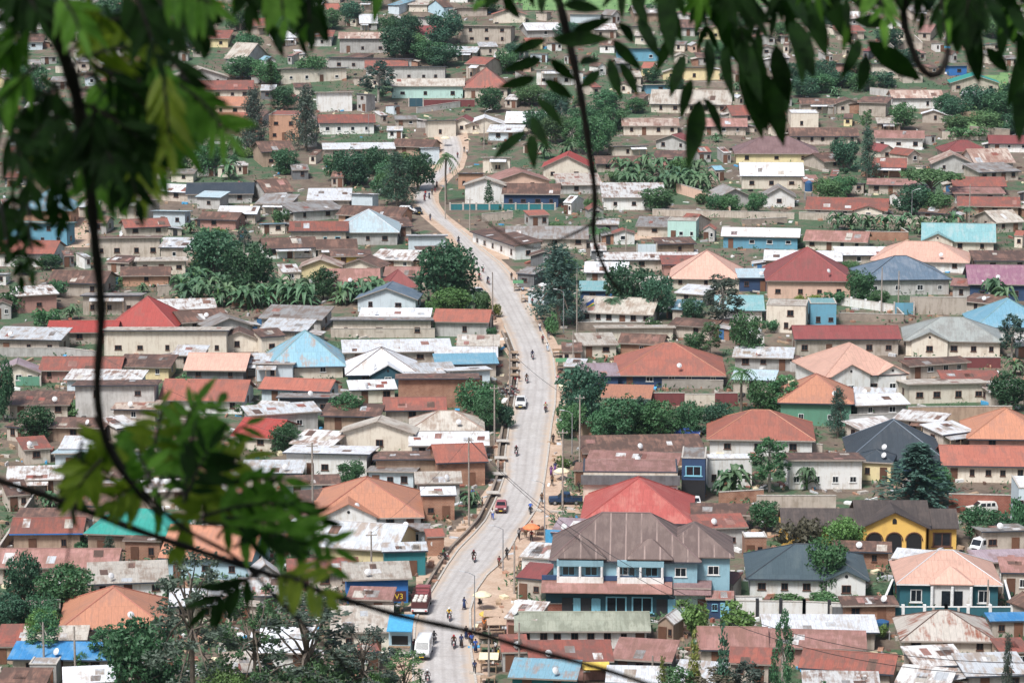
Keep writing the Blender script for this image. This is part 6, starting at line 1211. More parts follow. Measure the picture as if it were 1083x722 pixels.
# sacks need something to lie on: lower tier of goods
# ------------------------------------------------------------------ people
t = NT('cloth'); oi = t.n('ObjectInfo'); t.l(oi.outputs['Color'], t.b.inputs['Base Color']); t.b.inputs['Roughness'].default_value = .85; M['cloth'] = t.m
plain('skin', (.075, .035, .022), .55); plain('hair', (.012, .01, .009), .8)
def skinned(name, pts, edges, mat, sub=1, root=0):
    me = bpy.data.meshes.new(name); me.from_pydata([p[:3] for p in pts], edges, []); o = bpy.data.objects.new(name, me); COL.objects.link(o)
    md = o.modifiers.new('skin', 'SKIN'); md.use_smooth_shade = True
    for i, p in enumerate(pts): sv = me.skin_vertices[0].data[i]; sv.radius = (p[3], p[4] if len(p) > 4 else p[3]); sv.use_root = i == root
    sb = o.modifiers.new('sub', 'SUBSURF'); sb.levels = sub; sb.render_levels = sub
    dg = bpy.context.evaluated_depsgraph_get(); m2 = bpy.data.meshes.new_from_object(o.evaluated_get(dg)); m2.name = name; m2.materials.clear(); m2.materials.append(M[mat])
    bpy.data.objects.remove(o); bpy.data.meshes.remove(me); return m2
def limb_pts(pose):
    J = {'pelvis': (0, 0, .92), 'waist': (0, 0, 1.08), 'chest': (0, 0, 1.30), 'neck': (0, 0, 1.47), 'head': (0, -.02, 1.56), 'crown': (0, -.01, 1.68)}
    for sg, sd_ in ((-1, 'l'), (1, 'r')):
        J['hip' + sd_] = (sg * .10, 0, .88); J['sho' + sd_] = (sg * .19, 0, 1.40)
        if pose == 'stand': J['knee' + sd_] = (sg * .11, -.02, .48); J['ank' + sd_] = (sg * .12, .02, .08); J['toe' + sd_] = (sg * .13, -.13, .04); J['elb' + sd_] = (sg * .25, .03, 1.12); J['wri' + sd_] = (sg * .25, -.06, .88)
        elif pose == 'walk':
            f = sg; J['knee' + sd_] = (sg * .10, -.16 * f - .05, .50); J['ank' + sd_] = (sg * .10, -.30 * f + .08, .09 + (.04 if f < 0 else 0)); J['toe' + sd_] = (sg * .11, -.30 * f - .07, .04); J['elb' + sd_] = (sg * .25, .14 * f, 1.13); J['wri' + sd_] = (sg * .24, .10 * f - .14, .93)
        elif pose == 'carry':
            J['knee' + sd_] = (sg * .10, -.10 * sg - .04, .49); J['ank' + sd_] = (sg * .10, -.18 * sg + .05, .08); J['toe' + sd_] = (sg * .11, -.18 * sg - .10, .04)
            if sg > 0: J['elb' + sd_] = (.36, -.02, 1.52); J['wri' + sd_] = (.20, -.04, 1.72)
            else: J['elb' + sd_] = (-.25, .05, 1.12); J['wri' + sd_] = (-.24, -.08, .9)
        else:           # riding: seat .78 m high, hands forward on the bars
            J['knee' + sd_] = (sg * .24, -.38, .70); J['ank' + sd_] = (sg * .22, -.20, .30); J['toe' + sd_] = (sg * .23, -.36, .27); J['elb' + sd_] = (sg * .33, -.22, 1.12); J['wri' + sd_] = (sg * .30, -.46, 1.02)
    if pose == 'ride':
        for k in ('pelvis', 'hipl', 'hipr'): J[k] = (J[k][0], .05, .86)
        J['waist'] = (0, .05, 1.03); J['chest'] = (0, -.02, 1.25); J['neck'] = (0, -.05, 1.42); J['head'] = (0, -.08, 1.51); J['crown'] = (0, -.07, 1.63)
        for s_ in 'lr': J['sho' + s_] = (J['sho' + s_][0], -.03, 1.35)
    return J
POSE = {}
def make_pose(pose):
    J = limb_pts(pose); V = Vector; pts, ed, ix = [], [], {}
    def add(k, p, r_): ix[k] = len(pts); pts.append((*p, *(r_ if isinstance(r_, tuple) else (r_, r_))))
    rad = {'pelvis': (.13, .10), 'waist': (.12, .09), 'chest': (.145, .10), 'neck': .055, 'head': (.078, .09), 'crown': (.07, .08)}
    for k in ('pelvis', 'waist', 'chest', 'neck', 'head', 'crown'): add(k, J[k], rad[k])
    h = V(J['head']); add('nose', h + V((0, -.10, .02)), .022); ed.append((ix['head'], ix['nose']))
    for sg, k in ((-1, 'earl'), (1, 'earr')): add(k, h + V((sg * .09, .01, .02)), .02); ed.append((ix['head'], ix[k]))
    for a, b in (('pelvis', 'waist'), ('waist', 'chest'), ('chest', 'neck'), ('neck', 'head'), ('head', 'crown')): ed.append((ix[a], ix[b]))
    for s_ in 'lr':
        for k, r_ in (('hip', .085), ('knee', .06), ('ank', .042), ('toe', .035), ('sho', .062), ('elb', .042), ('wri', .03)): add(k + s_, J[k + s_], r_)
        for a, b in (('pelvis', 'hip' + s_), ('hip' + s_, 'knee' + s_), ('knee' + s_, 'ank' + s_), ('ank' + s_, 'toe' + s_), ('chest', 'sho' + s_), ('sho' + s_, 'elb' + s_), ('elb' + s_, 'wri' + s_)): ed.append((ix[a], ix[b]))
        w_ = V(J['wri' + s_]); d = (w_ - V(J['elb' + s_])).normalized(); sg = -1 if s_ == 'l' else 1
        if pose == 'ride': d = (d + V((0, -.5, -.1))).normalized()
        sd_ = V((0, -1, 0)) if pose != 'ride' else V((-sg, 0, 0)); sd_ = (sd_ - d * sd_.dot(d)).normalized()
        add('palm' + s_, w_ + d * .055, (.03, .02)); ed.append((ix['wri' + s_], ix['palm' + s_]))
        for q, (o_, L) in enumerate(((-.033, .062), (-.011, .075), (.011, .07), (.033, .055))):
            b = w_ + d * .10 + sd_ * o_; add(f'k{q}{s_}', b, .009); add(f't{q}{s_}', b + d * L + V((0, 0, -.012)), .008); ed += [(ix['palm' + s_], ix[f'k{q}{s_}']), (ix[f'k{q}{s_}'], ix[f't{q}{s_}'])]
        add('th' + s_, w_ + d * .07 + sd_ * -.055, .01); ed.append((ix['palm' + s_], ix['th' + s_]))
    body = skinned('body', pts, ed, 'skin')
    def chain(name, keys, rads, links, grow=.016):
        i2 = {k: i for i, k in enumerate(keys)}; return skinned(name, [(*J[k], r_[0] + grow, r_[1] + grow) for k, r_ in zip(keys, rads)], [(i2[a], i2[b]) for a, b in links], 'cloth')
    sl = {s_: V(J['sho' + s_]).lerp(V(J['elb' + s_]), .85) for s_ in 'lr'}; J['slvl'], J['slvr'] = sl['l'], sl['r']
    J['hem'] = V(J['pelvis']) + V((0, 0, -.02)); J['collar'] = V(J['chest']) + V((0, 0, .13))
    shirt = chain('shirt', ['hem', 'waist', 'chest', 'collar', 'shol', 'slvl', 'shor', 'slvr'], [(.135, .105), (.125, .095), (.15, .105), (.075, .06), (.066, .066), (.05, .05), (.066, .066), (.05, .05)], [('hem', 'waist'), ('waist', 'chest'), ('chest', 'collar'), ('chest', 'shol'), ('shol', 'slvl'), ('chest', 'shor'), ('shor', 'slvr')])
    J['cufl'] = V(J['knee' + 'l']).lerp(V(J['ankl']), .85); J['cufr'] = V(J['kneer']).lerp(V(J['ankr']), .85)
    trs = chain('trousers', ['pelvis', 'hipl', 'kneel', 'cufl', 'hipr', 'kneer', 'cufr'], [(.13, .10), (.09, .09), (.068, .068), (.056, .056), (.09, .09), (.068, .068), (.056, .056)], [('pelvis', 'hipl'), ('hipl', 'kneel'), ('kneel', 'cufl'), ('pelvis', 'hipr'), ('hipr', 'kneer'), ('kneer', 'cufr')])
    sk = MB(); z1 = J['pelvis'][2] + .1; z0 = .22
    sk.tube([(0, J['pelvis'][1], z1), (0, J['pelvis'][1], z1 - .25), (0, J['pelvis'][1], z0)], [.15, .19, .25], 12); skirt = mesh_of(sk, 'skirt', 'cloth', True)
    hm = MB(); c = V(J['head']) + V((0, .018, .055)); n = 10
    hm.tube([c + V((0, 0, -.07)), c + V((0, 0, -.02)), c + V((0, 0, .04)), c + V((0, 0, .085)), c + V((0, 0, .105))], [.088, .106, .10, .066, .02], n); hair = mesh_of(hm, 'hair', 'hair', True)
    hl = MB(); c = V(J['head']) + V((0, .0, .03)); hl.tube([c + V((0, 0, -.1)), c + V((0, 0, -.03)), c + V((0, 0, .05)), c + V((0, 0, .12)), c + V((0, 0, .15))], [.115, .135, .135, .09, .03], 12); helmet = mesh_of(hl, 'helmet', 'cloth', True)
    POSE[pose] = dict(body=body, shirt=shirt, trousers=trs, skirt=skirt, hair=hair, helmet=helmet)
for p_ in ('stand', 'walk', 'carry', 'ride'): make_pose(p_)
CW = {'dark blue': (.02, .04, .12), 'black': (.015, .015, .018), 'white': (.75, .74, .72), 'red': (.45, .04, .04), 'maroon': (.20, .03, .04), 'bright blue': (.04, .12, .45), 'yellow': (.75, .50, .05), 'green': (.06, .22, .09), 'purple': (.16, .06, .22), 'pink': (.70, .30, .32), 'grey': (.22, .22, .23), 'orange': (.70, .20, .04), 'brown': (.14, .075, .04), 'pale blue': (.40, .55, .70), 'khaki': (.36, .29, .17)}
def person(px, py, pose, top, low, face=0, skirt=False, helmet=None, label=None, dz=.1, parent_loc=None):
    P = POSE[pose]; p = parent_loc or at(px, py, dz); b = obj('person', P['body']); b.location = p; b.rotation_euler = (0, 0, R(face)); b['category'] = 'person'; b['group'] = 'people along the road'
    for k, c in (('shirt', top), ('skirt' if skirt else 'trousers', low)): o = part(b, k, P[k], (0, 0, 0)); o.color = (*CW[c], 1)
    if helmet: o = part(b, 'helmet', P['helmet'], (0, 0, 0)); o.color = (*CW[helmet], 1)
    else: part(b, 'hair', P['hair'], (0, 0, 0))
    act = {'stand': 'standing', 'walk': 'walking', 'carry': 'walking with one arm raised', 'ride': 'riding a motorbike'}[pose]
    later(b, f"person {act} in {top} top and {low} {'skirt' if skirt else 'trousers'}" + (f" with {helmet} helmet" if helmet else ''), px, py, None, label); return b
def motorbike_meshes():
    out = []
    def add(n, mb, m, sm=False): out.append((n, mesh_of(mb, n, m, sm)))
    for y in (-.66, .62):
        w_ = MB()
        w_.tube([(0, y + .27 * math.cos(a), .29 + .27 * math.sin(a)) for a in [i * math.pi / 8 for i in range(17)]], .045, 6, cap=False); add('wheel', w_, 'rubber', True)
        h_ = MB(); h_.disc((0, y, .29), .12, (1, 0, 0), .1, 10)
        for k in range(4): a = k * math.pi / 4; h_.tube([(0, y - .25 * math.cos(a), .29 - .25 * math.sin(a)), (0, y + .25 * math.cos(a), .29 + .25 * math.sin(a))], .012, 4)
        add('rim', h_, 'chrome')
    f = MB(); f.tube([(0, -.5, .78), (0, -.1, .62), (0, .3, .6), (0, .62, .29)], .045, 6); f.tube([(0, -.45, .75), (0, -.25, .35), (0, .15, .3), (0, .3, .6)], .035, 6); add('frame', f, 'black')
    e = MB(); e.box(-.15, .15, -.25, .15, .28, .55); add('engine', e, 'steel')
    t_ = MB(); t_.tube([(0, -.45, .78), (0, -.36, .83), (0, -.12, .84), (0, -.02, .76)], [.08, .14, .15, .09], 8); add('fuel_tank', t_, 'crate_red', True)
    s_ = MB(); s_.tube([(0, -.03, .77), (0, .1, .76), (0, .5, .8), (0, .62, .82)], [.09, .13, .13, .07], 8); add('seat', s_, 'black', True)
    k = MB()
    for x in (-.09, .09): k.tube([(x, -.66, .29), (x, -.5, .9)], .03, 6)
    add('fork', k, 'chrome'); b = MB(); b.tube([(-.36, -.38, 1.0), (-.12, -.5, .95), (.12, -.5, .95), (.36, -.38, 1.0)], .025, 6); add('handlebar', b, 'black')
    l = MB(); l.disc((0, -.62, .82), .1, (0, 1, 0), .12, 10); add('headlight', l, 'lamp_clear'); g = MB(); g.tube([(0, -.66 + .34 * math.cos(a), .29 + .34 * math.sin(a)) for a in (2.6, 2.1, 1.6, 1.1, .6)], [.06, .07, .07, .07, .06], 5); add('mudguard', g, 'car_red')
    x = MB(); x.tube([(.14, -.15, .32), (.17, .3, .3), (.18, .7, .38)], [.03, .04, .05], 6); add('exhaust', x, 'chrome'); return out
MBIKE = motorbike_meshes()
def motorbike(px, py, yaw, look, label=None, loc=None):
    r = empty('motorcycle', loc or at(px, py, .1), R(yaw), 'motorcycle', 'motorcycles on the road'); last = None
    for n, me in MBIKE:
        if n == 'rim': part(r, n, me, (0, 0, 0), parent=last)
        else: last = part(r, n, me, (0, 0, 0))
    later(r, look, px, py, None, label); return r
def rider(px, py, yaw, top, low, helmet, label):
    motorbike(px, py, yaw, '', 'motorbike under ' + label); person(px, py, 'ride', top, low, yaw, False, helmet, 'person ' + label)
rider(475, 656, 6, 'yellow', 'black', 'white', 'the rider in a yellow vest coming down the road'); rider(480, 685, 0, 'brown', 'black', 'red', 'the rider in brown nearest the walking group'); rider(459, 681, 172, 'black', 'grey', 'black', 'the rider in black passing beside the white van'); rider(452, 722, 5, 'grey', 'black', 'white', 'the grey rider with white helmet at the bottom edge')
rider(501, 594, 8, 'black', 'brown', 'maroon', 'the rider in black on the empty bend below the red car'); rider(561, 543, 176, 'bright blue', 'black', 'white', 'the rider in bright blue near the parked dark pickup'); rider(469, 592, 60, 'green', 'black', 'black', 'the rider in green waiting on the dirt by the ditch end')
rider(563, 380, 4, 'dark blue', 'grey', 'black', 'the rider in dark blue, highest on the straight road'); rider(557, 405, 2, 'brown', 'black', 'black', 'the rider in brown just above the white pickup'); rider(577, 436, 176, 'khaki', 'maroon', 'red', 'the rider in khaki passing the white pickup'); rider(546, 482, 0, 'black', 'black', 'maroon', 'the rider in black and maroon helmet below the pickup'); rider(516, 301, 20, 'dark blue', 'brown', 'black', 'the rider in dark blue by the big round tree'); rider(507, 297, 25, 'red', 'black', 'black', 'the rider in red by the big round tree')
rider(485, 258, 190, 'black', 'dark blue', 'black', 'the rider in black climbing above the road bend')
for i, (x, y, a) in enumerate([(531, 416, 70), (534, 420, 75), (538, 417, 60), (541, 421, 80), (537, 412, 65), (544, 416, 70)]): o = motorbike(x, y, a, '', 'parked motorbike in the packed cluster left of the white pickup'); o['group'] = 'motorcycles parked in a cluster'
for i, (x, y, a) in enumerate([(702, 648, 40), (709, 650, 70)]): motorbike(x, y, a, '', ['parked motorbike before the teal shop doors, nearer the doorway', 'parked motorbike before the teal shop doors, nearer the mural porch'][i])
PEOPLE = [(491, 645, 'walk', 'dark blue', 'dark blue', 120, 1), (507, 640, 'stand', 'brown', 'black', 60, 0), (488, 685, 'walk', 'dark blue', 'black', 0, 1), (499, 684, 'walk', 'bright blue', 'black', 10, 0), (503, 690, 'stand', 'bright blue', 'dark blue', 200, 1), (497, 681, 'walk', 'maroon', 'black', 0, 0), (493, 676, 'stand', 'black', 'dark blue', 0, 1), (502, 713, 'walk', 'dark blue', 'black', 180, 0), (434, 681, 'stand', 'black', 'black', 30, 0), (438, 690, 'stand', 'maroon', 'grey', 40, 0), (431, 686, 'stand', 'white', 'dark blue', 20, 0), (524, 692, 'stand', 'white', 'black', 300, 0), (521, 699, 'stand', 'grey', 'black', 280, 0), (527, 700, 'stand', 'yellow', 'brown', 280, 1),
 (549, 571, 'walk', 'grey', 'black', 170, 0), (556, 569, 'stand', 'khaki', 'brown', 20, 0), (562, 573, 'stand', 'maroon', 'black', 0, 0), (569, 566, 'stand', 'black', 'brown', 0, 0), (536, 592, 'walk', 'black', 'black', 180, 0), (528, 601, 'walk', 'maroon', 'brown', 180, 0), (521, 550, 'walk', 'white', 'bright blue', 0, 0), (573, 533, 'walk', 'brown', 'black', 0, 0), (583, 504, 'walk', 'purple', 'purple', 0, 1), (587, 500, 'walk', 'dark blue', 'purple', 180, 1), (584, 514, 'walk', 'brown', 'black', 0, 0), (500, 529, 'stand', 'bright blue', 'dark blue', 0, 0), (510, 538, 'stand', 'grey', 'brown', 90, 0), (612, 521, 'stand', 'black', 'black', 0, 0),
 (579, 372, 'walk', 'white', 'pale blue', 0, 0), (590, 406, 'walk', 'pink', 'white', 0, 1), (597, 446, 'walk', 'white', 'black', 0, 0), (591, 456, 'walk', 'khaki', 'maroon', 0, 0), (585, 470, 'walk', 'black', 'black', 180, 0), (574, 364, 'walk', 'maroon', 'black', 0, 0), (590, 441, 'carry', 'dark blue', 'black', 0, 1), (549, 404, 'stand', 'grey', 'maroon', 90, 0), (545, 408, 'stand', 'red', 'black', 60, 0), (541, 297, 'walk', 'black', 'brown', 0, 0), (545, 303, 'stand', 'brown', 'black', 0, 0), (576, 348, 'walk', 'dark blue', 'black', 0, 0), (581, 353, 'walk', 'maroon', 'maroon', 0, 1), (571, 351, 'walk', 'white', 'dark blue', 180, 0), (580, 359, 'walk', 'black', 'grey', 0, 0), (553, 312, 'walk', 'pale blue', 'black', 0, 0), (563, 324, 'walk', 'maroon', 'black', 180, 0), (570, 326, 'stand', 'khaki', 'brown', 0, 1), (511, 289, 'walk', 'white', 'maroon', 0, 0), (501, 288, 'walk', 'black', 'black', 0, 0), (499, 297, 'stand', 'maroon', 'dark blue', 0, 0),
 (458, 197, 'walk', 'black', 'brown', 0, 0), (462, 199, 'walk', 'maroon', 'black', 0, 1), (450, 209, 'walk', 'red', 'dark blue', 0, 0), (454, 211, 'walk', 'dark blue', 'black', 0, 1), (457, 207, 'walk', 'brown', 'black', 180, 0), (460, 204, 'walk', 'black', 'maroon', 0, 0), (449, 213, 'walk', 'maroon', 'maroon', 0, 1), (491, 162, 'stand', 'black', 'grey', 0, 0), (494, 165, 'walk', 'white', 'black', 0, 0), (455, 234, 'walk', 'black', 'dark blue', 0, 0), (476, 184, 'walk', 'pink', 'grey', 0, 0), (472, 196, 'walk', 'white', 'dark blue', 0, 0), (484, 168, 'walk', 'maroon', 'black', 180, 0), (794, 644, 'stand', 'black', 'dark blue', 0, 0), (512, 668, 'carry', 'orange', 'brown', 0, 1), (758, 646, 'walk', 'white', 'grey', 0, 0)]
for x, y, pose, a, b, f_, sk in PEOPLE: person(x, y, pose, a, b, f_, bool(sk))
# ------------------------------------------------------------------ poles, lamps, wires
POLE_TOP = {}
def utility_pole(px, py, hp, key=None, cross=True, lean=0):
    s = scale_at(py); h = hp / s; r = empty('utility_pole', at(px, py), R(tr.uniform(-15, 15)), 'pole', 'wooden utility poles'); mb = MB(); mb.tube([(0, 0, -.8), (lean * .5, 0, h * .5), (lean, 0, h)], [.16, .13, .10], 8); mb.build('pole', 'polewood', r)
    if cross:
        c = MB(); c.box(-.75 + lean, .75 + lean, -.17, -.08, h - .55, h - .43); c.build('crossarm', 'polewood', r)
        for x in (-.6, 0, .6): i = MB(); i.tube([(x + lean, -.12, h - .43), (x + lean, -.12, h - .22)], [.05, .035], 6); i.build('insulator', 'dish', r)
    if key: POLE_TOP[key] = at(px, py) + Vector((lean, -.12, h - .25))
    later(r, f"{'tall ' if h > 8 else ''}wooden utility pole{' with crossarm' if cross else ''}", px, py - hp * .4)
def street_lamp(px, py, hp, side=-1):
    s = scale_at(py); h = hp / s; r = empty('street_lamp', at(px, py), 0, 'street lamp', 'street lamps along the road'); mb = MB(); mb.tube([(0, 0, -.3), (0, 0, h * .5), (0, 0, h)], [.10, .08, .055], 8); mb.build('pole', 'steel', r)
    a = MB(); a.tube([(0, 0, h - .05), (side * .7, -.1, h + .35), (side * 1.3, -.15, h + .5)], .04, 6); a.build('arm', 'steel', r); l = MB(); l.hexa([Vector((side * x, y, z)) for x, y, z in ((1.25, -.28, h + .44), (1.95, -.24, h + .56), (1.95, -.08, h + .56), (1.25, -.04, h + .44))], [Vector((side * x, y, z)) for x, y, z in ((1.25, -.28, h + .56), (1.95, -.24, h + .66), (1.95, -.08, h + .66), (1.25, -.04, h + .56))]); l.build('lamp_head', 'dish', r)
    later(r, 'grey street lamp with curved arm', px, py - hp * .4)
street_lamp(502, 672, 66); street_lamp(532, 604, 46); street_lamp(576, 572, 62); street_lamp(596, 352, 44); street_lamp(605, 480, 44); street_lamp(964, 236, 34, 1); street_lamp(390, 144, 24); street_lamp(513, 140, 22, 1)
utility_pole(496, 556, 96, 'a'); utility_pole(595, 540, 88, 'b'); utility_pole(521, 345, 58, 'c', False); utility_pole(613, 492, 76, 'd'); utility_pole(523, 470, 64, 'e'); utility_pole(610, 362, 62, 'f', False); utility_pole(393, 618, 58, 'g'); utility_pole(544, 628, 56, None, False); utility_pole(539, 418, 50, 'h', False); utility_pole(606, 395, 46, 'i', False)
utility_pole(932, 330, 48, 'j', False); utility_pole(950, 322, 36, None, False); utility_pole(517, 722, 62, None, False); utility_pole(549, 716, 60, 'k', False); utility_pole(471, 232, 40, 'l', False); utility_pole(497, 245, 36, 'm'); utility_pole(512, 158, 34, None, False); utility_pole(1044, 655, 44, 'n', False); utility_pole(610, 330, 52, None, False); utility_pole(47, 716, 60, None, False); utility_pole(80, 722, 62, None, False); utility_pole(690, 722, 30, None, False); utility_pole(662, 265, 26, None, False); utility_pole(1025, 235, 40, None, False)
def cable(p0, p1, sag, label, rad=.03):
    pts = [p0.lerp(p1, i / 24) - Vector((0, 0, sag * 4 * (i / 24) * (1 - i / 24))) for i in range(25)]; mb = MB(); o0 = pts[0]; mb.tube([p - o0 for p in pts], rad, 5); o = mb.build('power_cable', 'wire'); o.location = o0; o['category'] = 'cable'; o['group'] = 'power cables'; o['label'] = label
far_pole = near(1130, 700, 250.0); far_pole2 = near(1135, 712, 250.0); 
cable(POLE_TOP['h'], POLE_TOP['d'] + Vector((0, 0, -1)), .8, 'thin cable crossing the road just above the white pickup'); cable(POLE_TOP['d'], POLE_TOP['b'], .6, 'cable running along the road between two roadside poles', .02)
cable(POLE_TOP['a'], far_pole, 9, 'upper of two long cables sagging across the ribbed brown roof', .035); cable(POLE_TOP['a'] + Vector((.4, 0, -.5)), far_pole2, 9.5, 'lower of two long cables sagging across the ribbed brown roof', .035)
cable(POLE_TOP['e'], POLE_TOP['a'], .8, 'cable between wooden poles on the ditch side of the road', .018); cable(POLE_TOP['c'], POLE_TOP['e'], .8, 'cable past the tree by the brick block', .018); cable(POLE_TOP['g'], POLE_TOP['a'], .8, 'cable from the pole at the blue shop up to the ditch pole', .02)
far3 = near(-60, 270, 420.0); cable(far3, near(330, 470, 400.0), 3, 'thin cable slanting across the left rooftops', .022)
def end_pole(p, label):
    g = gz(p.y); r = empty('utility_pole', (p.x, p.y, g), 0, 'pole', 'wooden utility poles'); mb = MB(); mb.tube([(0, 0, -.8), (0, 0, p.z - g + .3)], [.18, .12], 8); mb.build('pole', 'polewood', r); c = MB(); c.box(-.8, .8, -.06, .06, p.z - g - .25, p.z - g - .13); c.build('crossarm', 'polewood', r); r['label'] = label
end_pole(far_pole, 'wooden pole beyond the picture edge holding the two long cables'); end_pole(far3, 'wooden pole beyond the left edge holding the slanting cable'); end_pole(near(330, 470, 400.0), 'wooden pole behind the lower leaves holding the slanting cable')
# ------------------------------------------------------------------ roadside furniture
def parasol(px, py, hp, mat, label, n=None):
    s = scale_at(py); h = hp / s; r = empty('parasol', at(px, py), 0, 'parasol', 'market parasols'); mb = MB(); mb.tube([(0, 0, -.2), (0, 0, h)], .03, 6); mb.build('pole', 'steel', r); k = MB(); k.open = True
    for i in range(10):
        a, b = 2 * math.pi * i / 10, 2 * math.pi * (i + 1) / 10; P = lambda t, q, z: (q * math.cos(t), q * math.sin(t), z); k.face([P(a, 1.25, h - .5), P(b, 1.25, h - .5), P(b, .6, h - .12), P(a, .6, h - .12)]); k.face([P(a, .6, h - .12), P(b, .6, h - .12), (0, 0, h)]); k.face([P(a, 1.25, h - .65), P(b, 1.25, h - .65), P(b, 1.25, h - .5), P(a, 1.25, h - .5)])
    k.build('canopy', mat, r); later(r, '', px, py, n, label)
parasol(562, 572, 19, 'tarp_orange', 'orange parasol shading people at the road edge', 'the orange parasol'); parasol(510, 645, 21, 'tarp_cream', 'cream parasol beside the street lamp', 'the cream parasol'); parasol(517, 660, 16, 'tarp_yellow', 'small yellow parasol between the wooden stalls')
parasol(471, 155, 11, 'tarp_cream', 'white parasol at the top end of the visible road'); parasol(594, 508, 14, 'tarp_cream', 'pale parasol behind the parked dark pickup')
def stall(px, py, wd, tarp, label, yaw=0, roof=True):
    r = empty('market_stall', at(px, py, .04), R(yaw), 'market stall', 'wooden roadside stalls'); w_ = wd / scale_at(py) / 2
    tb = MB(); tb.box(-w_, w_, -.6, .6, .72, .80); tb.build('table_top', 'wood', r)
    for x in (-w_ + .08, w_ - .08):
        for y in (-.52, .52): g = MB(); g.box(x - .05, x + .05, y - .05, y + .05, -.2, .72); g.build('leg', 'wood', r)
    if roof:
        for x in (-w_ + .05, w_ - .05):
            for y in (-.66, .66): g = MB(); g.tube([(x, y, -.2), (x, y, 1.9 + .2 * y)], .035, 5); g.build('post', 'wood', r)
        t_ = MB(); t_.slab([(-w_ - .2, -.9, 1.76), (w_ + .2, -.9, 1.76), (w_ + .2, .9, 2.12), (-w_ - .2, .9, 2.12)], .04); t_.build('tarp', tarp, r)
    later(r, '', px, py, None, label)
for i, (x, y, w_, tp, rf, lb) in enumerate([(521, 664, 16, 'tarp_tan', 1, 'stall with tan tarp, first below the cream parasol'), (525, 673, 17, 'tarp_tan', 1, 'stall with tan tarp, second below the cream parasol'), (514, 680, 15, 'wood', 0, 'bare wooden table stall beside the walking group'), (516, 689, 16, 'wood', 0, 'bare wooden table stall beneath the leafless branch'), (515, 699, 15, 'wood', 0, 'bare wooden table stall below the people in white'), (517, 710, 17, 'tarp_cream', 1, 'stall with cream cover next to the turquoise lean-to'), (516, 722, 16, 'wood', 0, 'wooden table stall at the bottom edge by the kerb'), (572, 566, 13, 'tarp_tan', 1, 'stall with tan cover right of the orange parasol'), (570, 582, 12, 'wood', 0, 'low wooden table above the small white walled shop'), (555, 600, 12, 'tarp_tan', 1, 'stall with tan cover by the maroon roofed stall')]): stall(x, y, w_, tp, lb, tr.uniform(-8, 8), bool(rf))
for i, (x, y, w_) in enumerate([(556, 320, 9), (548, 308, 9), (571, 338, 10), (590, 378, 11), (594, 392, 11), (597, 420, 10)]): stall(x, y, w_, ['tarp_tan', 'tarp_green', 'tarp_cream'][i % 3], ['stall opposite the big round roadside tree', 'green covered stall near the white row house end', 'cream covered stall under the tall feathery tree', 'tan covered stall at the road edge below the flag house', 'green covered stall beside the flag house road edge', 'cream covered stall before the dark roadside trees'][i], 0, True)
def kiosk():
    r = empty('kiosk', at(423, 694, .04), R(-4), 'kiosk'); b = MB(); b.box(-1.35, 1.35, 0, 2.2, -.3, 3.6); b.build('wall', 'w_lblue', r); a = MB(); a.slab([(-1.5, -1.1, 3.5), (1.6, -1.1, 3.5), (1.6, 2.3, 4.7), (-1.5, 2.3, 4.7)], .1); a.build('awning', 'tarp_blue', r)
    w_ = MB(); w_.box(-1.0, 1.0, -.05, .02, 1.5, 2.6); w_.build('hatch', 'black', r); c = MB(); c.box(-1.3, 1.3, -.4, -.004, 1.2, 1.36); c.build('counter', 'wood', r); p = MB(); p.box(-1.2, 1.2, -.04, -.004, .2, 1.1); p.build('painted_panel', 'paint_white', r); later(r, '', 423, 670, 'the blue kiosk', 'small light blue kiosk with bright blue awning left of the white van')
kiosk()
def round_sign():
    r = empty('road_sign', at(458, 588), R(12), 'sign'); p = MB(); p.tube([(0, .05, -.3), (0, .05, 2.2)], .04, 6); p.build('pole', 'steel', r); d = MB(); d.disc((0, 0, 1.8), .55, (0, 1, 0), .05, 20); o = d.build('sign_face', 'paint_red', r); b = MB(); b.disc((0, -.04, 1.8), .36, (0, 1, 0), .02, 20); b.build('inner_disc', 'car_cream', o); later(r, '', 458, 575, 'the round red sign', 'round red ringed road sign beside the plain teal shop')
round_sign()
def awning_box():
    r = empty('blue_hoarding', at(585, 580), R(-14), 'hoarding'); b = MB(); b.box(-1.1, 1.1, -.08, .08, .7, 2.7); b.build('panel', 'tarp_blue', r)
    for x in (-.9, .9): q = MB(); q.tube([(x, .12, -.3), (x, .12, 2.6)], .05, 6); q.build('post', 'steel', r)
    later(r, '', 585, 570, None, 'plain blue hoarding panel beside the ribbed brown roof corner')
awning_box()
def gate(px, py, wd, hp, mat, label, marks=False):
    s = scale_at(py); w_, h = wd / s / 2, hp / s; r = empty('metal_gate', at(px, py), 0, 'gate')
    for sg in (-1, 1):
        b = MB(); b.box(min(0.02 * sg, sg * w_), max(0.02 * sg, sg * w_), -.04, .04, .05, h); o = b.build('gate_leaf', mat, r); q = MB(); q.box(sg * (w_ + .02), sg * (w_ + .3), -.15, .15, -.3, h + .2) if sg > 0 else q.box(-w_ - .3, -w_ - .02, -.15, .15, -.3, h + .2); q.build('gate_post', 'concrete', r)
        if marks: d = MB(); x = sg * w_ * .5; d.hexa([Vector((x - .5, -.06, h * .6)), Vector((x, -.06, h * .45)), Vector((x + .5, -.06, h * .6)), Vector((x, -.06, h * .75))], [Vector((x - .5, -.045, h * .6)), Vector((x, -.045, h * .45)), Vector((x + .5, -.045, h * .6)), Vector((x, -.045, h * .75))]); d.build('diamond_mark', 'paint_white', o)
    later(r, '', px, py, None, label)
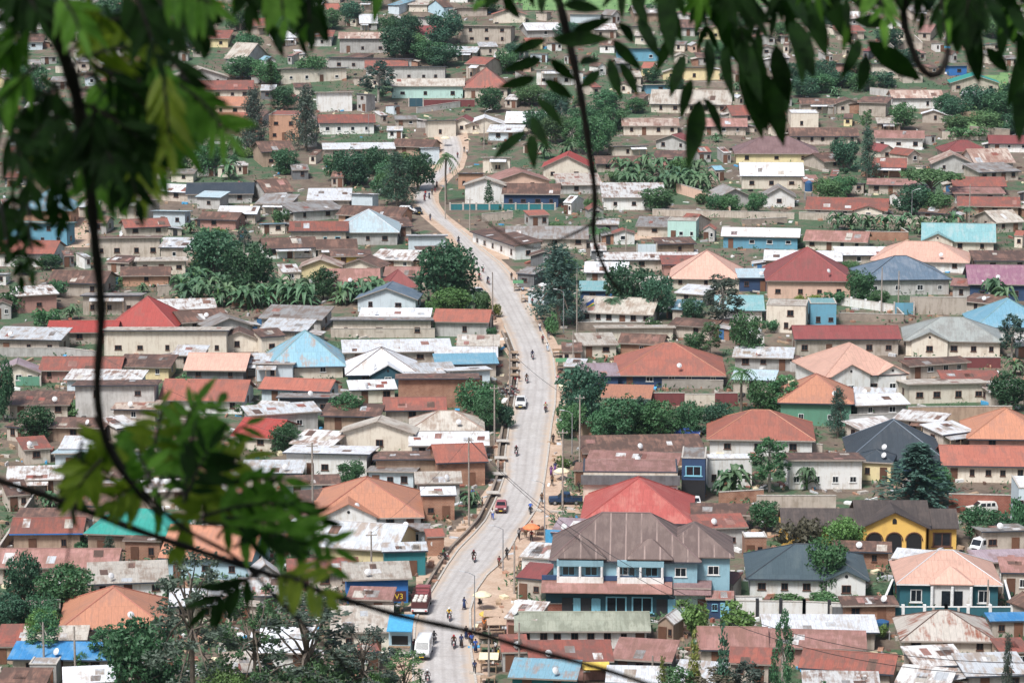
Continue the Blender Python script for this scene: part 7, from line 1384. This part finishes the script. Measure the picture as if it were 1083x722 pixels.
gate(555, 268, 20, 13, 'w_navy', 'dark navy gate with white diamond marks near the road bend', True); gate(684, 272, 19, 14, 'w_pblue', 'pale blue double gate beside the side road'); gate(956, 333, 19, 13, 'w_cyan', 'blue gate in the tall tan wall below the slate blue roof'); gate(1000, 657.5, 24, 14, 'w_dteal', 'dark gate set in the wall of the teal villa')
gate(440, 113, 14, 9, 'w_dteal', 'dark gate beside the maroon wall high on the slope'); gate(895, 655, 30, 14, 'w_dgrey', 'dark gate at the end of the white panelled wall'); gate(25, 408, 34, 10, 'w_green', 'dark green metal gate before the purple grey roofed house')
def tank(px, py, hp, label):
    s = scale_at(py); h = hp / s; r = empty('water_tank', at(px, py), 0, 'water tank', 'water tanks'); t_ = MB(); t_.tube([(0, 0, h * .45), (0, 0, h * .9), (0, 0, h * .97), (0, 0, h)], [.95, .95, .5, .25], 14); t_.build('tank', 'tank', r); f = MB(); f.box(-1, 1, -1, 1, h * .40, h * .44); f.build('platform', 'concrete', r)
    for x in (-.9, .9):
        for y in (-.9, .9): q = MB(); q.box(x - .08, x + .08, y - .08, y + .08, -.3, h * .4); q.build('leg', 'steel', r)
    later(r, '', px, py - hp, None, label)
tank(831, 197, 19, 'dark blue water tank on legs beside the white roofed house'); tank(855, 211, 20, 'dark blue water tank on legs above the small white gabled house'); tank(932, 674, 20, 'black water tank stand between the pink roofs and the streaked roof')
def flag():
    r = empty('flagpole', at(628, 340), 0, 'flag'); p = MB(); p.tube([(0, 0, -.3), (0, 0, 4.6)], [.06, .035], 7); p.build('pole', 'steel', r)
    for i, (m, z0, z1) in enumerate((('flag_green', 3.2, 3.5), ('paint_yellow', 3.5, 3.8), ('car_blue', 3.8, 4.5))):
        f = MB(); f.open = True
        for q in range(8):
            a, b = q / 8, (q + 1) / 8; P = lambda u, z: (.04 - 1.5 * u, .12 * math.sin(u * 7), z - u * .9); f.face([P(a, z0), P(b, z0), P(b, z1), P(a, z1)])
        f.build('flag_stripe', m, r)
    later(r, '', 626, 322, 'the flag', 'flagpole with blue, yellow and green flag before the beige roofed house')
flag()
for i, (x, y) in enumerate([(537, 393), (538, 400), (538, 384), (537, 376), (531, 470), (530, 488), (530, 505), (524, 525)]):
    s = scale_at(y); l, r_ = road_at(y); mb = MB(); mb.box(-1.0, 1.0, -.9, .9, 0, .1); o = mb.build('footbridge', 'concrete' if i > 3 else 'wood'); o.location = at(l - .75 * s, y, .62); o['category'] = 'footbridge'; o['group'] = 'little bridges over the ditch'; later(o, 'small slab bridge over the roadside ditch', l, y)
def tarp_sheet():
    mb = MB(); mb.slab([(-1.6, -.8, 1.9), (1.6, -.8, 1.9), (1.6, .8, 2.5), (-1.6, .8, 2.5)], .05); r = empty('tarp_shelter', at(630, 722), 0, 'shelter'); mb.build('tarp', 'tarp_yellow', r)
    for x in (-1.4, 1.4):
        for y in (-.7, .7): q = MB(); q.tube([(x, y, -.2), (x, y, 2.15 + .375 * y)], .04, 5); q.build('post', 'wood', r)
    r['label'] = 'yellow tarp shelter at the bottom edge below the long mossy roof'
tarp_sheet()
# ------------------------------------------------------------------ the tree the camera looks out from
nr = random.Random(17)
near_root = empty('overhanging_tree', (-2.6, 2.4, gz(2.4)), 0, 'tree'); NB = near_root.location.copy()
near_root['label'] = 'dark overhanging tree whose blurred leafy branches frame the whole view'
def nb_part(mb, name, mat, smooth=True):
    mb.v = [v - NB for v in mb.v]; return mb.build(name, mat, near_root, smooth)
LEAVES = {'near': MB(), 'near_halflit_tone': MB(), 'near_backlit_tone': MB()}
for q in LEAVES.values(): q.open = True
def leaflet(mb, base, d, nrm, L, wd):
    """a folded, pointed leaflet"""
    d = d.normalized(); nrm = (nrm - d * nrm.dot(d)).normalized(); b = nrm.cross(d); ts = (0, .12, .35, .62, .85, 1.0); ws = (.03, .6, 1.0, .88, .42, .0); k = len(mb.v); curl = nr.uniform(-.1, .25)
    for t_, w_ in zip(ts, ws):
        c = base + d * L * t_ - nrm * L * curl * t_ * t_; o = b * wd / 2 * w_; up = nrm * wd * .14 * w_
        mb.v += [c + o + up, c, c - o + up]
    for i in range(len(ts) - 1):
        a = k + i * 3
        for j in (0, 1): mb.f.append([a + j, a + j + 1, a + j + 4, a + j + 3]); mb.mi.append(0); mb.uv.append([(0, 0)] * 4)
def frond(p0, p1, n, L, wd, light=.0, sag=.04, spread=1.0):
    """a pinnate leaf from p0 to p1 with n pairs of leaflets"""
    ax = (p1 - p0); ln = ax.length; mid = (p0 + p1) / 2 - Vector((0, 0, sag * ln)); pts = [p0.lerp(mid, t_ / 6).lerp(mid.lerp(p1, t_ / 6), t_ / 6) for t_ in range(7)]
    LEAVES['near'].tube(pts, [.0022, .002, .0019, .0018, .0016, .0014, .001], 4, 1)
    view = Vector((nr.uniform(-.5, .5), -1, nr.uniform(-.2, .7))).normalized(); m = LEAVES['near_backlit_tone' if nr.random() < light else 'near']
    for i in range(n):
        t_ = .12 + .86 * (i + .5) / n; c = p0.lerp(mid, t_).lerp(mid.lerp(p1, t_), t_); d = ax.normalized(); sd_ = view.cross(d).normalized()
        for sg in (-1, 1):
            dd = d * nr.uniform(.35, .7) + sd_ * sg * spread * nr.uniform(.7, 1.05) + Vector((0, 0, -.35 * nr.random())) + view * nr.uniform(-.35, .35); k = (.72 + .5 * math.sin(math.pi * t_)) * nr.uniform(.85, 1.12)
            leaflet(m, c, dd, view + rv(nr) * .45, L * k, wd * k)
    leaflet(m, p1, ax, view + rv(nr) * .3, L * .95, wd * .95)
def branch(pix, d0, d1, r0, r1, name='branch'):
    n = len(pix); pts = [near(x, y, d0 + (d1 - d0) * i / (n - 1)) for i, (x, y) in enumerate(pix)]
    sm = []
    for i in range(n - 1):
        a, b, c, d = pts[max(i - 1, 0)], pts[i], pts[i + 1], pts[min(i + 2, n - 1)]
        for q in range(6):
            t_ = q / 6; sm.append(.5 * ((2 * b) + (c - a) * t_ + (2 * a - 5 * b + 4 * c - d) * t_ ** 2 + (3 * b - a - 3 * c + d) * t_ ** 3))
    sm.append(pts[-1]); m = MB(); N = len(sm); m.tube(sm, [(r0 + (r1 - r0) * i / (N - 1)) * (1 + .12 * math.sin(i * 1.7)) for i in range(N)], 8); nb_part(m, name, 'nearbark'); return sm
def fp(x0, y0, x1, y1, d, n, Lp, wp, light=0.0, sag=.04, spread=1.0, dd=0.0):
    """a frond drawn where the photograph has one, at its own distance d; leaflet size in photograph pixels"""
    k = d / F; frond(near(x0, y0, d), near(x1, y1, d + dd), n, Lp * k, wp * k, light, sag, spread)
# branches
tipL = branch([(-60, -420), (-20, -200), (20, -60), (52, 20), (78, 90), (92, 170), (100, 250), (107, 330), (103, 420), (118, 480), (150, 525), (170, 545)], 2.6, 3.1, .0095, .0024)
branch([(-420, 380), (-160, 455), (-10, 505), (60, 528), (150, 562), (240, 592), (330, 622), (420, 650), (500, 668), (560, 686), (640, 708), (720, 735)], 3.0, 3.6, .0045, .0030)
branch([(100, 440), (135, 500), (190, 555), (250, 590), (300, 640), (352, 690), (380, 722), (420, 770)], 3.1, 3.2, .003, .0014)
branch([(150, 525), (90, 500), (78, 540), (70, 600)], 3.1, 3.1, .0018, .0010, 'twig')
branch([(570, -160), (582, -40), (596, 20), (612, 90), (622, 150), (629, 205), (628, 250), (640, 285), (658, 312)], 4.2, 4.4, .0075, .0022)
branch([(629, 235), (600, 250), (560, 262), (505, 228)], 4.35, 4.4, .0025, .0010, 'twig')
branch([(955, -90), (958, -20), (956, 20), (966, 55), (978, 76), (992, 78), (1002, 58), (1001, 20), (994, -30)], 3.8, 3.9, .0052, .0045, 'tendril')
branch([(1300, -260), (1120, -120), (980, -75), (840, -50), (700, -65), (560, -80), (420, -100), (200, -150), (-120, -260)], 3.6, 3.9, .016, .010)
branch([(285, 60), (288, 100), (286, 150)], 3.0, 3.0, .002, .001, 'twig')
# fronds: the dark mass at the upper left, each one drooping
def droop(x0, y0, x1, y1, d, n, Lp, wp, mat='near', spread=.6):
    p0, p1 = near(x0, y0, d), near(x1, y1, d + nr.uniform(-.15, .15)); k = d / F; ax = p1 - p0; ln = ax.length; mid = (p0 + p1) / 2 + Vector((0, 0, .12 * ln)); m = LEAVES[mat]
    pts = [p0.lerp(mid, t_ / 6).lerp(mid.lerp(p1, t_ / 6), t_ / 6) for t_ in range(7)]; m.tube(pts, [.0022, .002, .0019, .0018, .0016, .0014, .001], 4, 1)
    view = Vector((nr.uniform(-.4, .4), -1, nr.uniform(0, .6))).normalized(); dn = Vector((0, 0, -1))
    for i in range(n):
        t_ = .15 + .83 * (i + .5) / n; c = p0.lerp(mid, t_).lerp(mid.lerp(p1, t_), t_); d_ = ax.normalized(); sd_ = view.cross(d_).normalized()
        for sg in (-1, 1):
            dd = d_ * nr.uniform(.5, .9) + sd_ * sg * spread * nr.uniform(.6, 1.1) + dn * nr.uniform(.2, .6) + view * nr.uniform(-.3, .3); q = (.75 + .4 * math.sin(math.pi * t_)) * nr.uniform(.8, 1.15); leaflet(m, c, dd, view + rv(nr) * .5, Lp * k * q, wp * k * q)
    leaflet(m, p1, ax + dn * ln * .3, view + rv(nr) * .3, Lp * k, wp * k)
for x0, y0, x1, y1, m in [(70, 60, 120, 20, 'near'), (75, 70, 150, 50, 'near'), (80, 80, 165, 85, 'near'), (84, 95, 175, 110, 'near'), (88, 110, 150, 150, 'near'), (90, 120, 120, 175, 'near'), (110, -20, 150, 40, 'near'), (130, -30, 165, 55, 'near'), (120, 0, 135, 80, 'near'), (150, -20, 160, 70, 'near'), (95, 80, 130, 130, 'near'), (100, 70, 170, 130, 'near'), (92, 130, 96, 180, 'near'), (60, 30, 20, 40, 'near'), (66, 60, 15, 80, 'near'), (74, 90, 20, 125, 'near'), (84, 120, 30, 150, 'near'), (-20, 80, 12, 150, 'near'), (-20, 110, 22, 165, 'near'), (40, -30, 20, 10, 'near'), (10, -30, 40, 15, 'near'), (150, 40, 215, 110, 'near'), (185, 80, 225, 125, 'near'), (160, 60, 190, 120, 'near_halflit_tone'), (150, 110, 168, 170, 'near_halflit_tone'), (110, 150, 128, 205, 'near_halflit_tone'), (92, 160, 112, 200, 'near_halflit_tone'), (38, 118, 44, 175, 'near_backlit_tone'), (94, -10, 98, 35, 'near_backlit_tone'), (104, 10, 106, 48, 'near_backlit_tone'), (60, -10, 84, 30, 'near_halflit_tone'), (140, 130, 150, 190, 'near'), (100, 110, 95, 165, 'near'), (110, 60, 110, 120, 'near'), (130, 80, 130, 140, 'near'), (30, 20, 5, 60, 'near'), (84, 130, 76, 170, 'near'), (150, 60, 140, 180, 'near'), (130, 60, 120, 190, 'near'), (100, 100, 80, 190, 'near'), (170, 60, 180, 150, 'near'), (190, 90, 240, 140, 'near'), (140, 20, 190, 70, 'near'), (-10, 150, 15, 215, 'near'), (20, 120, 35, 190, 'near'), (120, 130, 145, 210, 'near'), (60, 90, 55, 150, 'near'), (-20, 20, 10, 90, 'near'), (90, 30, 140, 20, 'near'), (150, 90, 195, 150, 'near_halflit_tone'), (100, 150, 92, 215, 'near_halflit_tone'), (50, 60, 40, 110, 'near'), (-10, -10, 30, -5, 'near'), (40, 70, 0, 110, 'near'), (150, -10, 195, 30, 'near'), (165, -10, 225, 5, 'near'), (130, 110, 150, 160, 'near')]:
    droop(x0, y0, x1, y1, nr.uniform(2.6, 3.2), nr.choice([5, 6, 7]), 45, 9.5, m if m != 'near' or nr.random() < .76 else nr.choice(['near_halflit_tone', 'near_halflit_tone', 'near_backlit_tone']), .7) if nr.random() < .72 or m != 'near' else None
for x0, y0, x1, y1, m in [(205, -50, 210, 15, 'near'), (212, 5, 216, 45, 'near'), (258, -60, 262, 5, 'near'), (278, -60, 284, 5, 'near'), (292, -40, 300, 20, 'near_halflit_tone'), (320, -50, 328, 25, 'near'), (310, -10, 318, 30, 'near_halflit_tone')]: droop(x0, y0, x1, y1, 3.3, 5, 38, 12, m)
for x0, y0, x1, y1 in [(12, 190, 22, 290), (28, 180, 34, 285), (60, 175, 62, 235), (0, 215, 8, 262)]: droop(x0, y0, x1, y1, 3.2, 6, 24, 9, 'near', 1.0)
def one(x0, y0, x1, y1, wp, d=4.0, mat='near'):
    p0, p1 = near(x0, y0, d), near(x1, y1, d + nr.uniform(-.12, .12)); leaflet(LEAVES[mat], p0, p1 - p0, Vector((nr.uniform(-.4, .4), -1, nr.uniform(0, .5))), (p1 - p0).length, wp * d / F)
Z5 = [(175, 95, 85, 125), (165, 140, 70, 170), (150, 185, 60, 210), (185, 140, 245, 195), (170, 190, 240, 235), (155, 235, 215, 295), (140, 280, 172, 345), (125, 312, 50, 375), (140, 320, 145, 395), (215, 12, 315, 20), (240, 75, 330, 45), (200, 95, 325, 92), (255, 155, 312, 125), (262, 210, 305, 165), (345, 55, 412, 112), (335, 95, 400, 172), (325, 140, 355, 238), (352, 150, 396, 222), (472, 85, 440, 172), (505, 130, 470, 232), (522, 188, 493, 282), (542, 238, 518, 392), (548, 235, 622, 335), (562, 95, 570, 202), (602, 105, 600, 212), (380, -10, 422, 62), (440, -20, 502, 102), (585, 20, 655, 180), (640, 120, 692, 335), (700, 175, 745, 355), (730, 125, 752, 272), (760, 45, 802, 172), (70, -5, 110, 45), (45, -20, 40, 30), (500, -30, 560, 50), (460, -40, 470, 130), (620, 60, 690, 250), (575, -20, 640, 70), (400, -40, 400, 30), (240, 100, 190, 90), (600, -20, 720, 60), (670, 100, 690, 280), (650, 170, 720, 330), (395, 40, 440, 130)]
for x0, y0, x1, y1 in Z5: q = 1 / 2.2556; one(500 + x0 * q, y0 * q, 500 + x1 * q, y1 * q, min(23, max(13, .31 * math.hypot(x1 - x0, y1 - y0) * q)), nr.uniform(3.9, 4.4))
Z6 = [(300, 140, 332, 335), (350, 60, 422, 255), (390, -10, 462, 185), (470, -20, 542, 150), (545, 62, 668, 78), (588, 128, 757, 252), (565, 125, 528, 225), (588, 175, 560, 295), (520, 50, 508, 165), (870, 5, 880, 185), (900, 50, 945, 272), (960, 150, 1042, 235), (955, -20, 1045, 105), (1088, 150, 1050, 335), (1078, 270, 1066, 432), (880, -40, 990, 40), (985, -40, 1080, 60), (1040, 20, 1095, 130), (420, -40, 520, 100), (510, -40, 600, 20), (850, -40, 862, 110), (930, -20, 935, 150), (1000, 20, 1075, 150), (340, -30, 400, 90), (780, -40, 790, 30), (1010, 60, 1020, 190), (310, 0, 372, 80), (560, -30, 640, 25), (1060, 100, 1100, 240), (905, -30, 912, 160)]
for x0, y0, x1, y1 in Z6: q = 1 / 2.983; one(720 + x0 * q, y0 * q, 720 + x1 * q, y1 * q, min(26, max(15, .34 * math.hypot(x1 - x0, y1 - y0) * q)), nr.uniform(3.6, 4.1), 'near_halflit_tone' if nr.random() < .08 else 'near')
for x0, y0, x1, y1 in [(392, -20, 404, 28), (402, -20, 398, 18), (425, -20, 448, 12), (436, -30, 412, 8), (510, 0, 502, 18), (530, -20, 512, 12), (268, -10, 268, 40), (300, -10, 336, 40), (284, 20, 300, 62), (318, 30, 322, 68), (300, 30, 292, 60), (255, -20, 244, 20), (336, 0, 346, 52), (328, -10, 326, 50)]: one(x0, y0, x1, y1, 12, 3.6, 'near' if nr.random() < .7 else 'near_halflit_tone')
for i in range(26):
    x = 640 + 450 * (i + nr.random()) / 26; y1 = nr.uniform(-15, 45) + (22 if 740 < x < 900 or x > 1010 else 0)
    droop(x + nr.uniform(-25, 25), -75, x, y1 - 25, nr.uniform(3.5, 4.2), nr.choice([5, 6]), 40, 9.5, 'near' if nr.random() < .85 else 'near_halflit_tone', .6)
for i in range(8): x = 500 + 130 * i / 7; droop(x + nr.uniform(-15, 15), -75, x, nr.uniform(-40, -12), 4.2, 4, 36, 11, 'near', .6)
# the lower left cluster, its sunlit look painted in by paler leaf colours
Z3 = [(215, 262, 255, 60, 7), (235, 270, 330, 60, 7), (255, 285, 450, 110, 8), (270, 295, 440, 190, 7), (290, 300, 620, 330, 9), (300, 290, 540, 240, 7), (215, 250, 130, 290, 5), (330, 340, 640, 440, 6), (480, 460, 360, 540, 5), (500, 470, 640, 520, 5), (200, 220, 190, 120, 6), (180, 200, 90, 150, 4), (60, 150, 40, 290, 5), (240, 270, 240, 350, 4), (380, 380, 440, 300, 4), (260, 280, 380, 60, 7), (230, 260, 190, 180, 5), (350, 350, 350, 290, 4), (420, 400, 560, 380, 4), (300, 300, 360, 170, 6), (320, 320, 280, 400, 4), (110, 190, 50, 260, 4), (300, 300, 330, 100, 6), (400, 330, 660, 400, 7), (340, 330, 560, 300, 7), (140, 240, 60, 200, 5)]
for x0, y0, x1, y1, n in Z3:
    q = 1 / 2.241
    for r_ in range(1): droop(60 + x0 * q, 400 + y0 * q, 60 + x1 * q, 400 + y1 * q, nr.uniform(3.0, 3.4), n, 37, 10.5, nr.choice(['near', 'near_halflit_tone', 'near_halflit_tone', 'near_backlit_tone', 'near_backlit_tone', 'near_backlit_tone']), .9)
# unseen crown above and behind the camera, thickened to shade the leaves in view
for _ in range(1500):
    a, rr = nr.uniform(0, 6.28), nr.uniform(0, 1) ** .5 * 4.2; p = Vector((rr * math.cos(a) - .2, .3 + rr * math.sin(a), .95 + nr.uniform(0, 1.8)))
    if p.y < -1.2 and nr.random() < .6: p.z = nr.uniform(-1.0, 2.6)
    if p.y > 0 and p.z < .3 * p.y + .7: p.z += .25 * p.y
    d = rv(nr); d.z = -abs(d.z) * .5; d.normalize(); frond(p, p + d * nr.uniform(.2, .35), 4, .14, .06, .03, .1)
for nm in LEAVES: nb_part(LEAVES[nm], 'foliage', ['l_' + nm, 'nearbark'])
tk = MB(); tk.tube([NB + Vector((0, 0, -.5)), NB + Vector((.02, 0, .6)), NB + Vector((.1, .05, 1.6)), NB + Vector((.5, .2, 2.6)), NB + Vector((1.2, .3, 3.3))], [.26, .2, .17, .14, .09], 10); nb_part(tk, 'trunk', 'bark')
for e in ((.6, 1.4, 2.9), (2.2, 1.0, 3.4), (3.6, 1.2, 3.3), (1.8, -1.0, 3.6), (3.2, -.6, 3.5)):
    b = MB(); s0 = NB + Vector((.5, .2, 2.6)); e = NB + Vector(e); b.tube([s0, s0.lerp(e, .5) + Vector((0, 0, .25)), e], [.09, .06, .025], 8); nb_part(b, 'branch', 'bark')
# ------------------------------------------------------------------ the hazy air
HAZE = True
if HAZE:
    hz = MB(); hz.box(-1700, 1700, -150, 2700, gz(340) - 8 - 30, 260); ho = hz.build('haze', []); ho.data.materials.clear()
    hm = bpy.data.materials.new('haze'); hm.use_nodes = True; hn = hm.node_tree; hn.nodes.remove(hn.nodes['Principled BSDF']); pv = hn.nodes.new('ShaderNodeVolumePrincipled'); pv.inputs['Color'].default_value = (.72, .86, 1.0, 1); pv.inputs['Density'].default_value = .00005; pv.inputs['Anisotropy'].default_value = .2
    hn.links.new(pv.outputs[0], hn.nodes['Material Output'].inputs['Volume']); ho.data.materials.append(hm); stuff(ho)
# ------------------------------------------------------------------ labels: each thing told apart by its look and by what stands next to it
def rel(px, py, lx, ly):
    dx, dy = px - lx, py - ly
    if abs(dx) > abs(dy) * 1.3: return 'right of' if dx > 0 else 'left of'
    return 'below' if dy > 0 else 'above'
USED = set()
for o, look, px, py, label in THINGS:
    if label: o['label'] = label; USED.add(label)
def words_(s_): return len(s_.split())
for o, look, px, py, label in THINGS:
    if label: continue
    c = sorted((math.hypot(px - lx, py - ly), ph, lx, ly) for ph, lx, ly, ow in LANDMARKS if ow is not o); done = None
    cand = [f"{look}, {'just ' if d < 38 else ''}{rel(px, py, lx, ly)} {ph}" for d, ph, lx, ly in c[:7]]
    sh = look.replace('small ', '').replace('long ', '').replace(' sloping', '').replace(' gabled', '').replace(' front', '').replace(' low', '').replace(' roof and ', ' roof, ')
    R2 = lambda i: f"{rel(px, py, c[i][2], c[i][3])} {c[i][1]}"
    cand += [f"{sh}, {R2(i)}, {R2(j)}" for j in range(1, 7) for i in range(j)] + [f"{sh.split(', ')[0].replace(' roof', ' roof')}, {R2(i)}, {R2(j)}" for j in range(1, 7) for i in range(j)]
    cand += [f"{look}, {R2(i)}" for i in range(7, 14)]
    done = next((q for q in cand if q not in USED and 4 <= words_(q) <= 16), None); k = 0
    while not done:
        q = f"{('second', 'third', 'fourth', 'fifth', 'sixth', 'seventh', 'eighth')[k // 14]} {sh}, {R2(k % 14)}"; k += 1
        if q not in USED and words_(q) <= 16: done = q
    USED.add(done); o['label'] = done
